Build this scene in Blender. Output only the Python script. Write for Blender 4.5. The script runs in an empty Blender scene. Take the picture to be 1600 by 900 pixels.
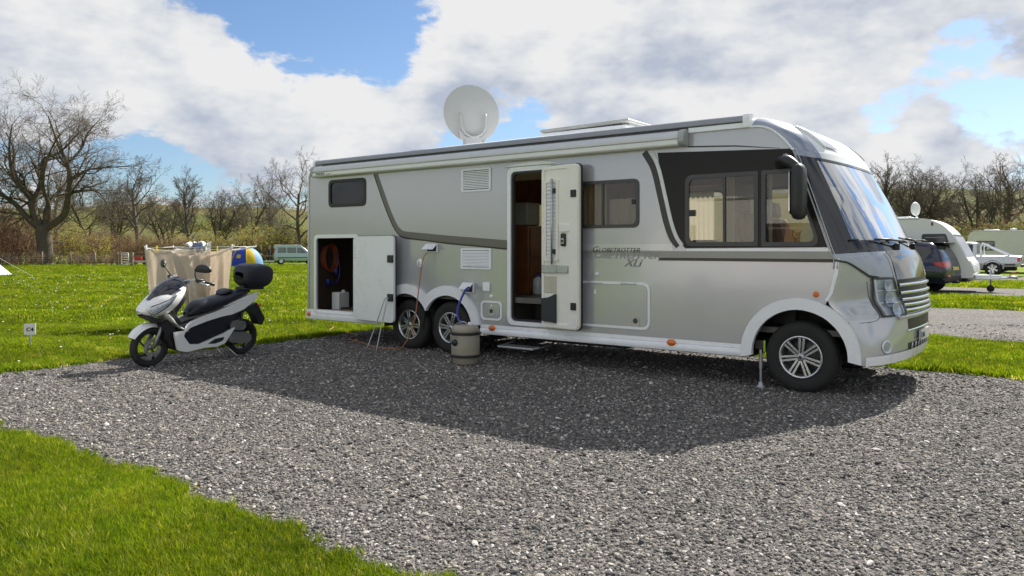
import bpy, bmesh, math, random
import numpy as np
from mathutils import Vector, Matrix
from mathutils.geometry import tessellate_polygon

SC = bpy.context.scene
C = SC.collection
R = math.radians
PI = math.pi

# ------------------------------------------------------------------ camera, sky, sun, exposure
cam = bpy.data.cameras.new('camera'); cam_o = bpy.data.objects.new('camera', cam); C.objects.link(cam_o)
cam.sensor_width = 36.0; cam.lens = 27.0                      # 1200 px focal length on a 1600 px wide frame
cam.shift_y = -(450 - 388) / 1600.0                            # level camera, horizon above the middle
cam_o.location = (0, 0, 1.5); cam_o.rotation_euler = (R(90), 0, 0)
cam.clip_start = 0.05; cam.clip_end = 6000
SC.camera = cam_o

SUN_AZ = (0.635, 0.772)                                        # horizontal direction towards the sun
SUN_EL = R(41)
world = bpy.data.worlds.new('World'); SC.world = world; world.use_nodes = True
EXPOSURE = 0.85

def build_world():
    nt = world.node_tree; N = nt.nodes; L = nt.links; N.clear()
    out = N.new('ShaderNodeOutputWorld'); bg = N.new('ShaderNodeBackground')
    bg.inputs['Strength'].default_value = 0.1
    L.new(bg.outputs[0], out.inputs[0])
    sky = N.new('ShaderNodeTexSky'); sky.sky_type = 'NISHITA'; sky.sun_disc = False
    sky.sun_elevation = SUN_EL; sky.sun_rotation = math.atan2(SUN_AZ[0], SUN_AZ[1])
    sky.air_density = 1.0; sky.dust_density = 0.6; sky.ozone_density = 2.0
    tc = N.new('ShaderNodeTexCoord')
    def vm(op, a, b=None):
        n = N.new('ShaderNodeVectorMath'); n.operation = op
        for i, v in enumerate((a, b)):
            if v is None: continue
            if isinstance(v, tuple): n.inputs[i].default_value = v
            else: L.new(v, n.inputs[i])
        return n
    def m(op, a, b=None, c=None):
        n = N.new('ShaderNodeMath'); n.operation = op
        for i, v in enumerate((a, b, c)):
            if v is None: continue
            if isinstance(v, (int, float)): n.inputs[i].default_value = v
            else: L.new(v, n.inputs[i])
        return n.outputs[0]
    d = vm('NORMALIZE', tc.outputs['Generated']).outputs[0]
    def noise(scale, vec, detail, rough, dist=0.0):
        n = N.new('ShaderNodeTexNoise'); n.noise_dimensions = '3D'
        n.inputs['Scale'].default_value = scale; n.inputs['Detail'].default_value = detail
        n.inputs['Roughness'].default_value = rough; n.inputs['Distortion'].default_value = dist
        L.new(vec, n.inputs['Vector']); return n.outputs['Fac']
    st = vm('MULTIPLY', d, (1.0, 1.0, 1.9)).outputs[0]
    st = vm('ADD', st, (3.1, 7.7, 1.3)).outputs[0]
    big = noise(3.2, st, 12, 0.58, 0.0)
    # the same field a little nearer the sun: the difference lights the sunward edges
    off = vm('ADD', st, (0.05 * SUN_AZ[0], 0.05 * SUN_AZ[1], 0.11)).outputs[0]
    big2 = noise(3.2, off, 5, 0.58, 0.0)
    fine = noise(8.0, st, 11, 0.64, 0.0)
    dens = m('ADD', big, m('MULTIPLY', m('SUBTRACT', fine, 0.5), 0.34))
    def blob(px, py, k, w):
        v = Vector(((px - 800) / 1200, 1, (388 - py) / 1200)).normalized()
        dt = vm('DOT_PRODUCT', d, tuple(v)).outputs['Value']
        return m('MULTIPLY', m('EXPONENT', m('MULTIPLY', m('SUBTRACT', dt, 1.0), k)), w)
    for b in CLOUD_BLOBS: dens = m('ADD', dens, blob(*b))
    def mr(v, a, b, c=0.0, e=1.0, kind='SMOOTHSTEP'):
        n = N.new('ShaderNodeMapRange'); n.interpolation_type = kind
        L.new(v, n.inputs[0])
        for i, x in zip((1, 2, 3, 4), (a, b, c, e)): n.inputs[i].default_value = x
        return n.outputs[0]
    mask = mr(dens, 0.43, 0.49)
    thick = mr(m('ADD', dens, m('MULTIPLY', m('SUBTRACT', big2, big), 2.4)), 0.43, 0.79, kind='LINEAR')
    ramp = N.new('ShaderNodeValToRGB'); L.new(thick, ramp.inputs[0])
    e = ramp.color_ramp.elements
    e[0].position = 0.0; e[0].color = (0.95, 0.95, 0.96, 1)
    e[1].position = 1.0; e[1].color = (0.53, 0.59, 0.71, 1)
    x = ramp.color_ramp.elements.new(0.28); x.color = (0.85, 0.87, 0.90, 1)
    x = ramp.color_ramp.elements.new(0.62); x.color = (0.70, 0.74, 0.82, 1)
    cl = vm('SCALE', ramp.outputs[0]); cl.inputs['Scale'].default_value = 4.95
    sk = vm('MULTIPLY', sky.outputs[0], SKY_TINT)
    mix = N.new('ShaderNodeMix'); mix.data_type = 'RGBA'
    L.new(mask, mix.inputs['Factor']); L.new(sk.outputs[0], mix.inputs['A']); L.new(cl.outputs[0], mix.inputs['B'])
    L.new(mix.outputs['Result'], bg.inputs['Color'])

SKY_TINT = (0.54, 0.615, 0.71)
CLOUD_BLOBS = [(430, 25, 260, -0.17), (590, 40, 420, -0.12), (250, 232, 700, -0.16), (840, 205, 900, -0.16), (1530, 130, 420, -0.17),
               (1360, 190, 1200, -0.10), (320, 120, 160, 0.17), (1010, 120, 90, 0.14), (60, 60, 250, 0.17), (1470, 230, 500, 0.12),
               (600, 215, 160, 0.10), (1080, 90, 60, 0.07), (880, 15, 900, -0.10), (1300, 185, 900, 0.08)]
build_world()
sun = bpy.data.lights.new('sun', 'SUN'); sun.energy = 5.0; sun.angle = R(0.53); sun.color = (1.0, 0.95, 0.87)
sun_o = bpy.data.objects.new('sun', sun); C.objects.link(sun_o)
_to = Vector((SUN_AZ[0] * math.cos(SUN_EL), SUN_AZ[1] * math.cos(SUN_EL), math.sin(SUN_EL)))
sun_o.rotation_euler = _to.to_track_quat('Z', 'Y').to_euler(); sun_o.location = (20, 25, 30)
vs = SC.view_settings; vs.view_transform = 'Standard'; vs.look = 'None'; vs.exposure = EXPOSURE; vs.gamma = 1; vs.use_curve_mapping = False
SC.cycles.max_bounces = 6; SC.cycles.transparent_max_bounces = 16; SC.cycles.use_denoising = True
SC.cycles.caustics_reflective = False; SC.cycles.caustics_refractive = False

# ------------------------------------------------------------------ materials
MT = {}
def mat(name, col, rough=0.5, metal=0.0, var=0.12, vscale=6.0, bump=0.0, bscale=60.0, coat=0.0, spec=0.5, emit=None, rvar=0.15, transl=None, sheen=0.0):
    if name in MT: return MT[name]
    mt = bpy.data.materials.new(name); mt.use_nodes = True; MT[name] = mt
    nt = mt.node_tree; N = nt.nodes; L = nt.links
    b = N['Principled BSDF']
    b.inputs['Roughness'].default_value = rough; b.inputs['Metallic'].default_value = metal
    b.inputs['Specular IOR Level'].default_value = spec
    b.inputs['Coat Weight'].default_value = coat; b.inputs['Coat Roughness'].default_value = 0.06
    if sheen: b.inputs['Sheen Weight'].default_value = sheen
    tc = N.new('ShaderNodeTexCoord')
    nz = N.new('ShaderNodeTexNoise'); nz.inputs['Scale'].default_value = vscale; nz.inputs['Detail'].default_value = 6; nz.inputs['Roughness'].default_value = 0.65
    L.new(tc.outputs['Object'], nz.inputs['Vector'])
    rp = N.new('ShaderNodeMapRange'); rp.inputs[1].default_value = 0.3; rp.inputs[2].default_value = 0.7
    rp.inputs[3].default_value = 1 - var; rp.inputs[4].default_value = 1 + var
    L.new(nz.outputs['Fac'], rp.inputs[0])
    vm = N.new('ShaderNodeVectorMath'); vm.operation = 'SCALE'; vm.inputs[0].default_value = col[:3]
    L.new(rp.outputs[0], vm.inputs['Scale']); L.new(vm.outputs[0], b.inputs['Base Color'])
    if rvar:
        rr = N.new('ShaderNodeMapRange'); rr.inputs[1].default_value = 0.3; rr.inputs[2].default_value = 0.7
        rr.inputs[3].default_value = max(0.02, rough * (1 - rvar)); rr.inputs[4].default_value = min(1, rough * (1 + rvar) + 0.02)
        L.new(nz.outputs['Fac'], rr.inputs[0]); L.new(rr.outputs[0], b.inputs['Roughness'])
    if bump:
        n2 = N.new('ShaderNodeTexNoise'); n2.inputs['Scale'].default_value = bscale; n2.inputs['Detail'].default_value = 5
        L.new(tc.outputs['Object'], n2.inputs['Vector'])
        bp = N.new('ShaderNodeBump'); bp.inputs['Strength'].default_value = bump; bp.inputs['Distance'].default_value = 0.01
        L.new(n2.outputs['Fac'], bp.inputs['Height']); L.new(bp.outputs[0], b.inputs['Normal'])
    if emit:
        b.inputs['Emission Color'].default_value = (*emit[:3], 1); b.inputs['Emission Strength'].default_value = emit[3]
    if transl:
        o = N['Material Output']; t = N.new('ShaderNodeBsdfTranslucent'); t.inputs[0].default_value = (*transl[:3], 1)
        mx = N.new('ShaderNodeMixShader'); mx.inputs[0].default_value = transl[3]
        L.new(b.outputs[0], mx.inputs[1]); L.new(t.outputs[0], mx.inputs[2]); L.new(mx.outputs[0], o.inputs[0])
    return mt

def glass(name, tint, ior=1.5, rough=0.015, boost=1.0):
    mt = bpy.data.materials.new(name); mt.use_nodes = True; MT[name] = mt
    N = mt.node_tree.nodes; L = mt.node_tree.links; N.clear()
    o = N.new('ShaderNodeOutputMaterial'); mx = N.new('ShaderNodeMixShader'); fr = N.new('ShaderNodeLayerWeight'); fr.inputs[0].default_value = 0.5
    t = N.new('ShaderNodeBsdfTransparent'); t.inputs[0].default_value = (*tint, 1)
    g = N.new('ShaderNodeBsdfGlossy'); g.inputs['Roughness'].default_value = rough; g.inputs['Color'].default_value = (0.95, 0.97, 1, 1)
    ml = N.new('ShaderNodeMath'); ml.operation = 'MULTIPLY'; ml.inputs[1].default_value = boost; ml.use_clamp = True
    r0 = ((ior - 1) / (ior + 1)) ** 2                            # Schlick, the same from both sides
    pw = N.new('ShaderNodeMath'); pw.operation = 'POWER'; pw.inputs[1].default_value = 5; L.new(fr.outputs['Facing'], pw.inputs[0])
    ma = N.new('ShaderNodeMath'); ma.operation = 'MULTIPLY_ADD'; ma.inputs[1].default_value = 1 - r0; ma.inputs[2].default_value = r0; L.new(pw.outputs[0], ma.inputs[0])
    L.new(ma.outputs[0], ml.inputs[0]); L.new(ml.outputs[0], mx.inputs[0])
    L.new(t.outputs[0], mx.inputs[1]); L.new(g.outputs[0], mx.inputs[2]); L.new(mx.outputs[0], o.inputs[0])
    return mt

def ramp_mat(name, stops, source='random', rough=0.8, transl=0.0, scale=1.0, spec=0.3, tmul=(1, 1, 1)):
    """colour picked for each instance (Object Info random) from a ramp, with a little noise on top"""
    mt = bpy.data.materials.new(name); mt.use_nodes = True; MT[name] = mt
    N = mt.node_tree.nodes; L = mt.node_tree.links; b = N['Principled BSDF']
    oi = N.new('ShaderNodeObjectInfo'); rp = N.new('ShaderNodeValToRGB'); L.new(oi.outputs['Random'], rp.inputs[0])
    el = rp.color_ramp.elements
    while len(el) < len(stops): el.new(0.5)
    for e, (p, c) in zip(el, stops): e.position = p; e.color = (*c, 1)
    col = rp.outputs[0]
    if source == 'field':                                     # also vary in patches over the ground
        ge = N.new('ShaderNodeNewGeometry'); nz = N.new('ShaderNodeTexNoise'); nz.inputs['Scale'].default_value = 0.55; nz.inputs['Detail'].default_value = 5; nz.inputs['Roughness'].default_value = 0.62
        L.new(ge.outputs['Position'], nz.inputs['Vector'])
        mr = N.new('ShaderNodeMapRange'); mr.inputs[1].default_value = 0.32; mr.inputs[2].default_value = 0.68; mr.inputs[3].default_value = 0.62; mr.inputs[4].default_value = 1.3
        L.new(nz.outputs['Fac'], mr.inputs[0])
        v = N.new('ShaderNodeVectorMath'); v.operation = 'SCALE'; L.new(col, v.inputs[0]); L.new(mr.outputs[0], v.inputs['Scale']); col = v.outputs[0]
        n2 = N.new('ShaderNodeTexNoise'); n2.inputs['Scale'].default_value = 1.9; n2.inputs['Detail'].default_value = 4; L.new(ge.outputs['Position'], n2.inputs['Vector'])
        m2 = N.new('ShaderNodeMapRange'); m2.inputs[1].default_value = 0.54; m2.inputs[2].default_value = 0.76; m2.inputs[4].default_value = 0.32; L.new(n2.outputs['Fac'], m2.inputs[0])
        mx2 = N.new('ShaderNodeMix'); mx2.data_type = 'RGBA'; L.new(m2.outputs[0], mx2.inputs['Factor']); L.new(col, mx2.inputs['A']); mx2.inputs['B'].default_value = (0.32, 0.31, 0.03, 1); col = mx2.outputs['Result']
    L.new(col, b.inputs['Base Color']); b.inputs['Roughness'].default_value = rough; b.inputs['Specular IOR Level'].default_value = spec
    if transl:
        t = N.new('ShaderNodeBsdfTranslucent'); mx = N.new('ShaderNodeMixShader'); mx.inputs[0].default_value = transl
        tm = N.new('ShaderNodeVectorMath'); tm.operation = 'MULTIPLY'; tm.inputs[1].default_value = tmul; L.new(col, tm.inputs[0])
        L.new(tm.outputs[0], t.inputs[0]); L.new(b.outputs[0], mx.inputs[1]); L.new(t.outputs[0], mx.inputs[2]); L.new(mx.outputs[0], N['Material Output'].inputs[0])
    return mt

silver = mat('silver_paint', (0.485, 0.49, 0.515), 0.20, 0.35, 0.014, 2.0, coat=0.5)
silver2 = mat('silver_paint_bright', (0.56, 0.565, 0.59), 0.2, 0.35, 0.014, 2.0, coat=0.6)
capblue = mat('blue_grey_cap', (0.30, 0.335, 0.40), 0.22, 0.4, 0.03, 2.0, coat=0.6)
bluesil = mat('bluish_silver_paint', (0.38, 0.41, 0.46), 0.26, 0.35, 0.04, 2.0, coat=0.7)
white = mat('white_gelcoat', (0.86, 0.875, 0.90), 0.28, 0, 0.03, 3.0, coat=0.3)
cream = mat('cream_plastic', (0.86, 0.84, 0.77), 0.42, 0, 0.03, 4.0)
blackp = mat('black_bronze_panel', (0.014, 0.0125, 0.011), 0.24, 0, 0.1, 2.0, spec=0.22)
gloss_black = mat('gloss_black', (0.012, 0.013, 0.017), 0.10, 0, 0.1, 3.0, coat=0.6)
black = mat('black_plastic', (0.018, 0.018, 0.020), 0.45, 0, 0.2, 10.0)
dgrey = mat('dark_grey_frame', (0.05, 0.052, 0.054), 0.38, 0, 0.1, 6.0)
rubber = mat('tyre_rubber', (0.020, 0.020, 0.019), 0.78, 0, 0.35, 9.0, bump=0.25, bscale=120)
alloy = mat('alloy', (0.62, 0.63, 0.64), 0.26, 0.9, 0.06, 8.0)
dalloy = mat('dark_alloy', (0.05, 0.05, 0.052), 0.4, 0.6, 0.1, 8.0)
chrome = mat('chrome', (0.82, 0.83, 0.84), 0.08, 1.0, 0.03, 6.0)
dchrome = mat('dark_chrome', (0.30, 0.295, 0.275), 0.07, 1.0, 0.05, 4.0)
railm = mat('blue_grey_rail', (0.29, 0.30, 0.325), 0.36, 0.4, 0.05, 6.0)
alu = mat('anodised_aluminium', (0.50, 0.51, 0.53), 0.34, 0.7, 0.05, 6.0)
taupe = mat('taupe_stripe', (0.16, 0.15, 0.135), 0.35, 0.2, 0.04, 4.0)
dline = mat('dark_stripe', (0.030, 0.027, 0.022), 0.32, 0, 0.08, 4.0)
orange = mat('orange_lens', (0.75, 0.16, 0.012), 0.2, 0, 0.1, 30.0, coat=0.5)
redlens = mat('red_lens', (0.55, 0.02, 0.02), 0.16, 0, 0.15, 30.0, coat=0.6)
wood = mat('cherry_wood', (0.20, 0.075, 0.028), 0.35, 0, 0.25, 5.0)
wood2 = mat('brown_board', (0.10, 0.055, 0.032), 0.6, 0, 0.3, 7.0)
plankm = mat('pale_timber', (0.36, 0.26, 0.15), 0.75, 0, 0.3, 9.0, bump=0.3)
postm = mat('weathered_timber', (0.20, 0.15, 0.10), 0.85, 0, 0.35, 5.0, bump=0.5, bscale=30)
floorm = mat('vinyl_floor', (0.10, 0.095, 0.085), 0.4, 0, 0.1, 6.0)
inwall = mat('interior_lining', (0.55, 0.50, 0.42), 0.6, 0, 0.05, 4.0)
dark = mat('dark_underbody', (0.018, 0.018, 0.018), 0.7, 0, 0.25, 4.0)
curtain = mat('curtain_cloth', (0.62, 0.54, 0.45), 0.85, 0, 0.06, 5.0, transl=(0.62, 0.55, 0.45, 0.35))
curtain_w = mat('white_net_curtain', (0.80, 0.79, 0.76), 0.85, 0, 0.05, 5.0, transl=(0.8, 0.8, 0.78, 0.55))
leather = mat('tan_leather', (0.30, 0.13, 0.05), 0.45, 0, 0.12, 8.0, bump=0.1)
leather_c = mat('cream_leather', (0.60, 0.54, 0.44), 0.5, 0, 0.06, 8.0)
beige = mat('beige_plastic', (0.34, 0.31, 0.24), 0.5, 0, 0.07, 8.0, bump=0.05)
towel_m = mat('oatmeal_towel', (0.74, 0.685, 0.62), 0.95, 0, 0.08, 14.0, bump=0.35, bscale=260, transl=(0.80, 0.71, 0.61, 0.5), sheen=0.3)
bluehose = mat('blue_hose', (0.025, 0.035, 0.30), 0.35, 0, 0.1, 8.0)
orangecab = mat('orange_cable', (0.26, 0.06, 0.02), 0.5, 0, 0.12, 8.0)
tancab = mat('tan_cable', (0.42, 0.24, 0.12), 0.5, 0, 0.1, 8.0)
bluepl = mat('blue_plastic', (0.02, 0.06, 0.35), 0.4)
navy = mat('navy_paint', (0.010, 0.014, 0.035), 0.20, 0.2, 0.06, 3.0, coat=0.8)
scw = mat('pearl_white_paint', (0.85, 0.85, 0.845), 0.2, 0.0, 0.02, 4.0, coat=0.7)
navyseat = mat('navy_vinyl', (0.010, 0.012, 0.022), 0.42, 0, 0.15, 14.0, bump=0.12, bscale=300)
smoke = mat('smoked_screen', (0.010, 0.012, 0.018), 0.09, 0, 0.1, 6.0, coat=0.8)
engm = mat('engine_alloy', (0.32, 0.33, 0.34), 0.38, 0.8, 0.12, 12.0, bump=0.1)
teal = mat('pale_teal_paint', (0.33, 0.45, 0.45), 0.3, 0.2, 0.04, 3.0, coat=0.5)
galv = mat('galvanised_steel', (0.42, 0.43, 0.44), 0.45, 0.7, 0.15, 12.0)
redp = mat('red_paint', (0.45, 0.02, 0.025), 0.35, 0, 0.1, 6.0)
yellowf = mat('yellow_nylon', (0.75, 0.52, 0.01), 0.6, 0, 0.06, 5.0, transl=(0.8, 0.55, 0.02, 0.3))
bluef = mat('blue_nylon', (0.012, 0.05, 0.42), 0.6, 0, 0.06, 5.0, transl=(0.02, 0.07, 0.5, 0.2))
lbluef = mat('pale_blue_nylon', (0.22, 0.42, 0.68), 0.6, 0, 0.06, 5.0, transl=(0.3, 0.5, 0.8, 0.3))
whitef = mat('white_nylon', (0.72, 0.74, 0.78), 0.6, 0, 0.05, 5.0, transl=(0.8, 0.8, 0.8, 0.3))
paperw = mat('white_plastic', (0.76, 0.77, 0.77), 0.42, 0, 0.03, 9.0)
yellowpl = mat('yellow_plastic', (0.65, 0.55, 0.03), 0.45)
platey = mat('yellow_number_plate', (0.75, 0.62, 0.12), 0.4, 0, 0.03)
platew = mat('white_number_plate', (0.72, 0.72, 0.66), 0.4, 0, 0.03)
inkm = mat('dark_ink', (0.02, 0.02, 0.025), 0.5)
inkg = mat('grey_ink', (0.16, 0.16, 0.155), 0.45)
inkp = mat('pale_grey_ink', (0.27, 0.27, 0.27), 0.4)
skin = mat('skin', (0.50, 0.30, 0.22), 0.6)
hairm = mat('grey_brown_hair', (0.16, 0.12, 0.09), 0.8)
cloth_k = mat('black_cloth', (0.012, 0.012, 0.016), 0.9)
cloth_b = mat('dark_blue_cloth', (0.018, 0.022, 0.045), 0.9)
bark = mat('bark', (0.085, 0.068, 0.05), 0.95, 0, 0.35, 2.2, bump=0.8, bscale=9)
bark2 = mat('grey_bark', (0.13, 0.112, 0.09), 0.95, 0, 0.3, 2.2)
twigm = mat('twigs', (0.12, 0.095, 0.07), 0.95, 0, 0.25, 0.6)
twig_r = mat('reddish_twigs', (0.16, 0.085, 0.06), 0.95, 0, 0.25, 0.6)
leafy = mat('willow_buds', (0.27, 0.235, 0.06), 0.8, 0, 0.35, 0.9, transl=(0.44, 0.38, 0.08, 0.55))
leafg = mat('dull_green_leaves', (0.125, 0.135, 0.045), 0.8, 0, 0.4, 0.9, transl=(0.26, 0.27, 0.07, 0.5))
leafb = mat('brown_leaves', (0.21, 0.135, 0.085), 0.85, 0, 0.35, 0.9, transl=(0.32, 0.20, 0.11, 0.5))
g_side = glass('tinted_acrylic', (0.80, 0.78, 0.72), 1.45, 0.012, 1.3)
g_screen = glass('windscreen_glass', (0.60, 0.66, 0.66), 1.52, 0.008, 9.0)
g_dark = glass('dark_tinted_glass', (0.10, 0.11, 0.12), 1.5, 0.02, 1.3)
g_clear = glass('clear_lens', (0.86, 0.89, 0.92), 1.45, 0.02, 1.0)
g_blue = mat('reflector_bowl', (0.70, 0.74, 0.80), 0.16, 0.35, 0.1, 20)

# ------------------------------------------------------------------ mesh helpers
def link(o, parent=None):
    C.objects.link(o)
    if parent is not None: o.parent = parent
    return o
def mesh_obj(name, V, F, m, parent=None, smooth=False, bev=0.0, seg=2, auto=None):
    me = bpy.data.meshes.new(name)
    me.from_pydata([tuple(v) for v in V], [], F)
    if bev or auto is not None:
        bm = bmesh.new(); bm.from_mesh(me)
        bmesh.ops.remove_doubles(bm, verts=bm.verts, dist=1e-5)
        if bev:
            ed = [e for e in bm.edges if len(e.link_faces) == 2 and e.calc_face_angle(0) > 0.5]
            if ed:
                rf_ = set(bmesh.ops.bevel(bm, geom=ed, offset=bev, segments=seg, profile=0.5, affect='EDGES', clamp_overlap=True)['faces'])
                for f in bm.faces: f.smooth = f in rf_
        bmesh.ops.recalc_face_normals(bm, faces=bm.faces)
        bm.to_mesh(me); bm.free()
    ms = m if isinstance(m, (list, tuple)) else [m]
    for x in ms: me.materials.append(x)
    if smooth:
        me.polygons.foreach_set('use_smooth', [True] * len(me.polygons))
        if bev or auto is not None: me.set_sharp_from_angle(angle=auto if auto else R(40))
    me.update()
    o = bpy.data.objects.new(name, me)
    return link(o, parent)

class MB:
    def __init__(s): s.v = []; s.f = []
    def add(s, V, F):
        n = len(s.v); s.v += [tuple(map(float, v)) for v in V]; s.f += [tuple(i + n for i in f) for f in F]; return s
    def box(s, a, b):
        (x0, y0, z0), (x1, y1, z1) = a, b
        return s.add([(x0, y0, z0), (x1, y0, z0), (x1, y1, z0), (x0, y1, z0), (x0, y0, z1), (x1, y0, z1), (x1, y1, z1), (x0, y1, z1)],
                     [(0, 3, 2, 1), (4, 5, 6, 7), (0, 1, 5, 4), (1, 2, 6, 5), (2, 3, 7, 6), (3, 0, 4, 7)])
    def grid(s, G, closed_u=False, flip=False):
        r = len(G); c = len(G[0]); V = [p for row in G for p in row]; F = []
        for i in range(r - 1):
            for j in range(c if closed_u else c - 1):
                q = (i * c + j, i * c + (j + 1) % c, (i + 1) * c + (j + 1) % c, (i + 1) * c + j)
                F.append(q[::-1] if flip else q)
        return s.add(V, F)
    def tube(s, P, r, n=8, cap=True, squash=None):
        P = [Vector(p) for p in P]; rs = r if isinstance(r, (list, tuple)) else [r] * len(P)
        up = None; G = []
        for i, p in enumerate(P):
            t = (P[min(i + 1, len(P) - 1)] - P[max(i - 1, 0)])
            t = t.normalized() if t.length > 1e-9 else Vector((0, 0, 1))
            if up is None:
                up = t.orthogonal().normalized()
            up = (up - t * up.dot(t)); up = up.normalized() if up.length > 1e-6 else t.orthogonal().normalized()
            w = t.cross(up)
            G.append([p + (up * math.cos(2 * PI * k / n) + w * math.sin(2 * PI * k / n)) * rs[i] for k in range(n)])
        b = len(s.v); s.grid(G, True)
        if cap:
            s.f.append(tuple(range(b + n - 1, b - 1, -1))); e = b + (len(P) - 1) * n; s.f.append(tuple(range(e, e + n)))
        return s
    def lathe(s, prof, n=24, axis='y', c=(0, 0, 0), a0=0.0, a1=2 * PI):
        """prof = [(radius, along)]"""
        G = []; full = abs(a1 - a0 - 2 * PI) < 1e-6
        for (r, h) in prof:
            row = []
            for k in range(n if full else n + 1):
                a = a0 + (a1 - a0) * k / n; x, y = r * math.cos(a), r * math.sin(a)
                p = {'y': (x, h, y), 'z': (x, y, h), 'x': (h, x, y)}[axis]
                row.append((p[0] + c[0], p[1] + c[1], p[2] + c[2]))
            G.append(row)
        return s.grid(G, full)
    def plate(s, outer, holes=(), y0=0.0, t=0.03, mp=None):
        """flat plate in (a, b) with holes, thickness t along the third axis; mp(a, b, c) -> point"""
        mp = mp or (lambda a, b, c: (a, c, b))
        loops = [list(outer)] + [list(h) for h in holes]
        tris = tessellate_polygon([[Vector((p[0], p[1], 0)) for p in l] for l in loops])
        flat = [p for l in loops for p in l]; n = len(flat)
        V = [mp(p[0], p[1], y0) for p in flat] + [mp(p[0], p[1], y0 + t) for p in flat]
        F = [tuple(q) for q in tris] + [tuple(i + n for i in reversed(q)) for q in tris]
        k = 0
        for l in loops:
            m = len(l)
            for i in range(m):
                a, b = k + i, k + (i + 1) % m; F.append((a, b, b + n, a + n))
            k += m
        return s.add(V, F)
    def xf(s, M):
        s.v = [tuple(M @ Vector(v)) for v in s.v]; return s
    def ob(s, name, m, parent=None, **k):
        return mesh_obj(name, s.v, s.f, m, parent, **k)

def rpoly(pts, r, n=5):
    """round the corners of a polygon; r may be a list"""
    out = []; N = len(pts)
    for i in range(N):
        p = Vector(pts[i]); a = Vector(pts[i - 1]) - p; b = Vector(pts[(i + 1) % N]) - p
        rr = r[i] if isinstance(r, (list, tuple)) else r
        rr = min(rr, a.length * 0.49, b.length * 0.49)
        if rr < 1e-4: out.append(tuple(p)); continue
        a = p + a.normalized() * rr; b = p + b.normalized() * rr
        for k in range(n + 1):
            t = k / n; out.append(tuple((1 - t) ** 2 * a + 2 * t * (1 - t) * p + t * t * b))
    return out
def rrect(x0, z0, x1, z1, r, n=5): return rpoly([(x0, z0), (x1, z0), (x1, z1), (x0, z1)], r, n)
def spline(pts, n=6):
    P = [np.array(p, float) for p in pts]; P = [2 * P[0] - P[1]] + P + [2 * P[-1] - P[-2]]; out = []
    for i in range(1, len(P) - 2):
        for k in range(n):
            t = k / n; a, b, c, d = P[i - 1:i + 3]
            out.append(tuple(.5 * (2 * b + (c - a) * t + (2 * a - 5 * b + 4 * c - d) * t * t + (3 * b - a - 3 * c + d) * t ** 3)))
    out.append(tuple(P[-2])); return out
def thing(name, label, cat, loc=(0, 0, 0), rz=0.0, group=None, rx=0.0):
    o = bpy.data.objects.new(name, None); o.empty_display_size = 0.2; link(o)
    o.location = loc; o.rotation_euler = (rx, 0, rz); return tag(o, label, cat, group)
def tag(o, label, cat, group=None):
    o['label'] = label; o['category'] = cat
    if group: o['group'] = group
    return o
def kind(o, k, label=None, cat=None):
    o['kind'] = k
    if label: o['label'] = label
    if cat: o['category'] = cat
    return o
def copy_tree(o, parent=None):
    c = o.copy(); C.objects.link(c); c.parent = parent
    for ch in list(o.children): copy_tree(ch, c)
    return c
def text(name, s, size, m, parent, M, extrude=0.0008, shear=0.0, sx=1.0, align='LEFT', offset=0.0):
    cu = bpy.data.curves.new(name, 'FONT'); cu.body = s; cu.size = size; cu.extrude = extrude; cu.shear = shear; cu.align_x = align; cu.offset = offset
    cu.materials.append(m); cu.resolution_u = 3
    t = bpy.data.objects.new('tmp', cu); C.objects.link(t)
    dg = bpy.context.evaluated_depsgraph_get(); me = bpy.data.meshes.new_from_object(t.evaluated_get(dg))
    bpy.data.objects.remove(t); o = bpy.data.objects.new(name, me); link(o, parent)
    o.matrix_local = M @ Matrix.Diagonal((sx, 1, 1, 1)); return o

P0 = Vector((2.975, 7.9, 0)); FW = Vector((.7965, -.6046, 0)); NW = Vector((.6046, .7965, 0))
MH_ANG = math.atan2(-.6046, .7965)
def veh(x, y): return ((x - P0.x) * FW.x + (y - P0.y) * FW.y, (x - P0.x) * NW.x + (y - P0.y) * NW.y)
def unveh(s, y, z=0.0): return P0 + FW * s + NW * y + Vector((0, 0, z))
def wob(a, b):                                                  # small smooth wobble for ragged edges
    return 0.045 * math.sin(a * 1.7 + b) + 0.035 * math.sin(a * 4.3 + 2 * b) + 0.03 * math.sin(a * 11.1 + 3 * b) + 0.02 * math.sin(a * 23.7 + b)

# ------------------------------------------------------------------ the ground
def hill(x, y):
    r = math.hypot(x, y); a = math.degrees(math.atan2(x, y))
    def sm(t): t = max(0, min(1, t)); return t * t * (3 - 2 * t)
    left = 15.0 + 1.5 * math.sin(a * 0.21) + 0.8 * math.sin(a * 0.7 + 1)
    right = 21.0 + 1.0 * math.sin(a * 0.33) + 0.5 * math.sin(a * 0.9)
    H = left + (right - left) * sm((a + 12) / 30.0)
    if abs(a) > 70: H *= 1 - 0.5 * sm((abs(a) - 70) / 60)
    z = H * sm((r - 92) / 210.0) + 5 * sm((r - 320) / 900.0)
    return z + 0.25 * math.sin(x * 0.05) * math.sin(y * 0.043) * sm((r - 60) / 120)

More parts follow.
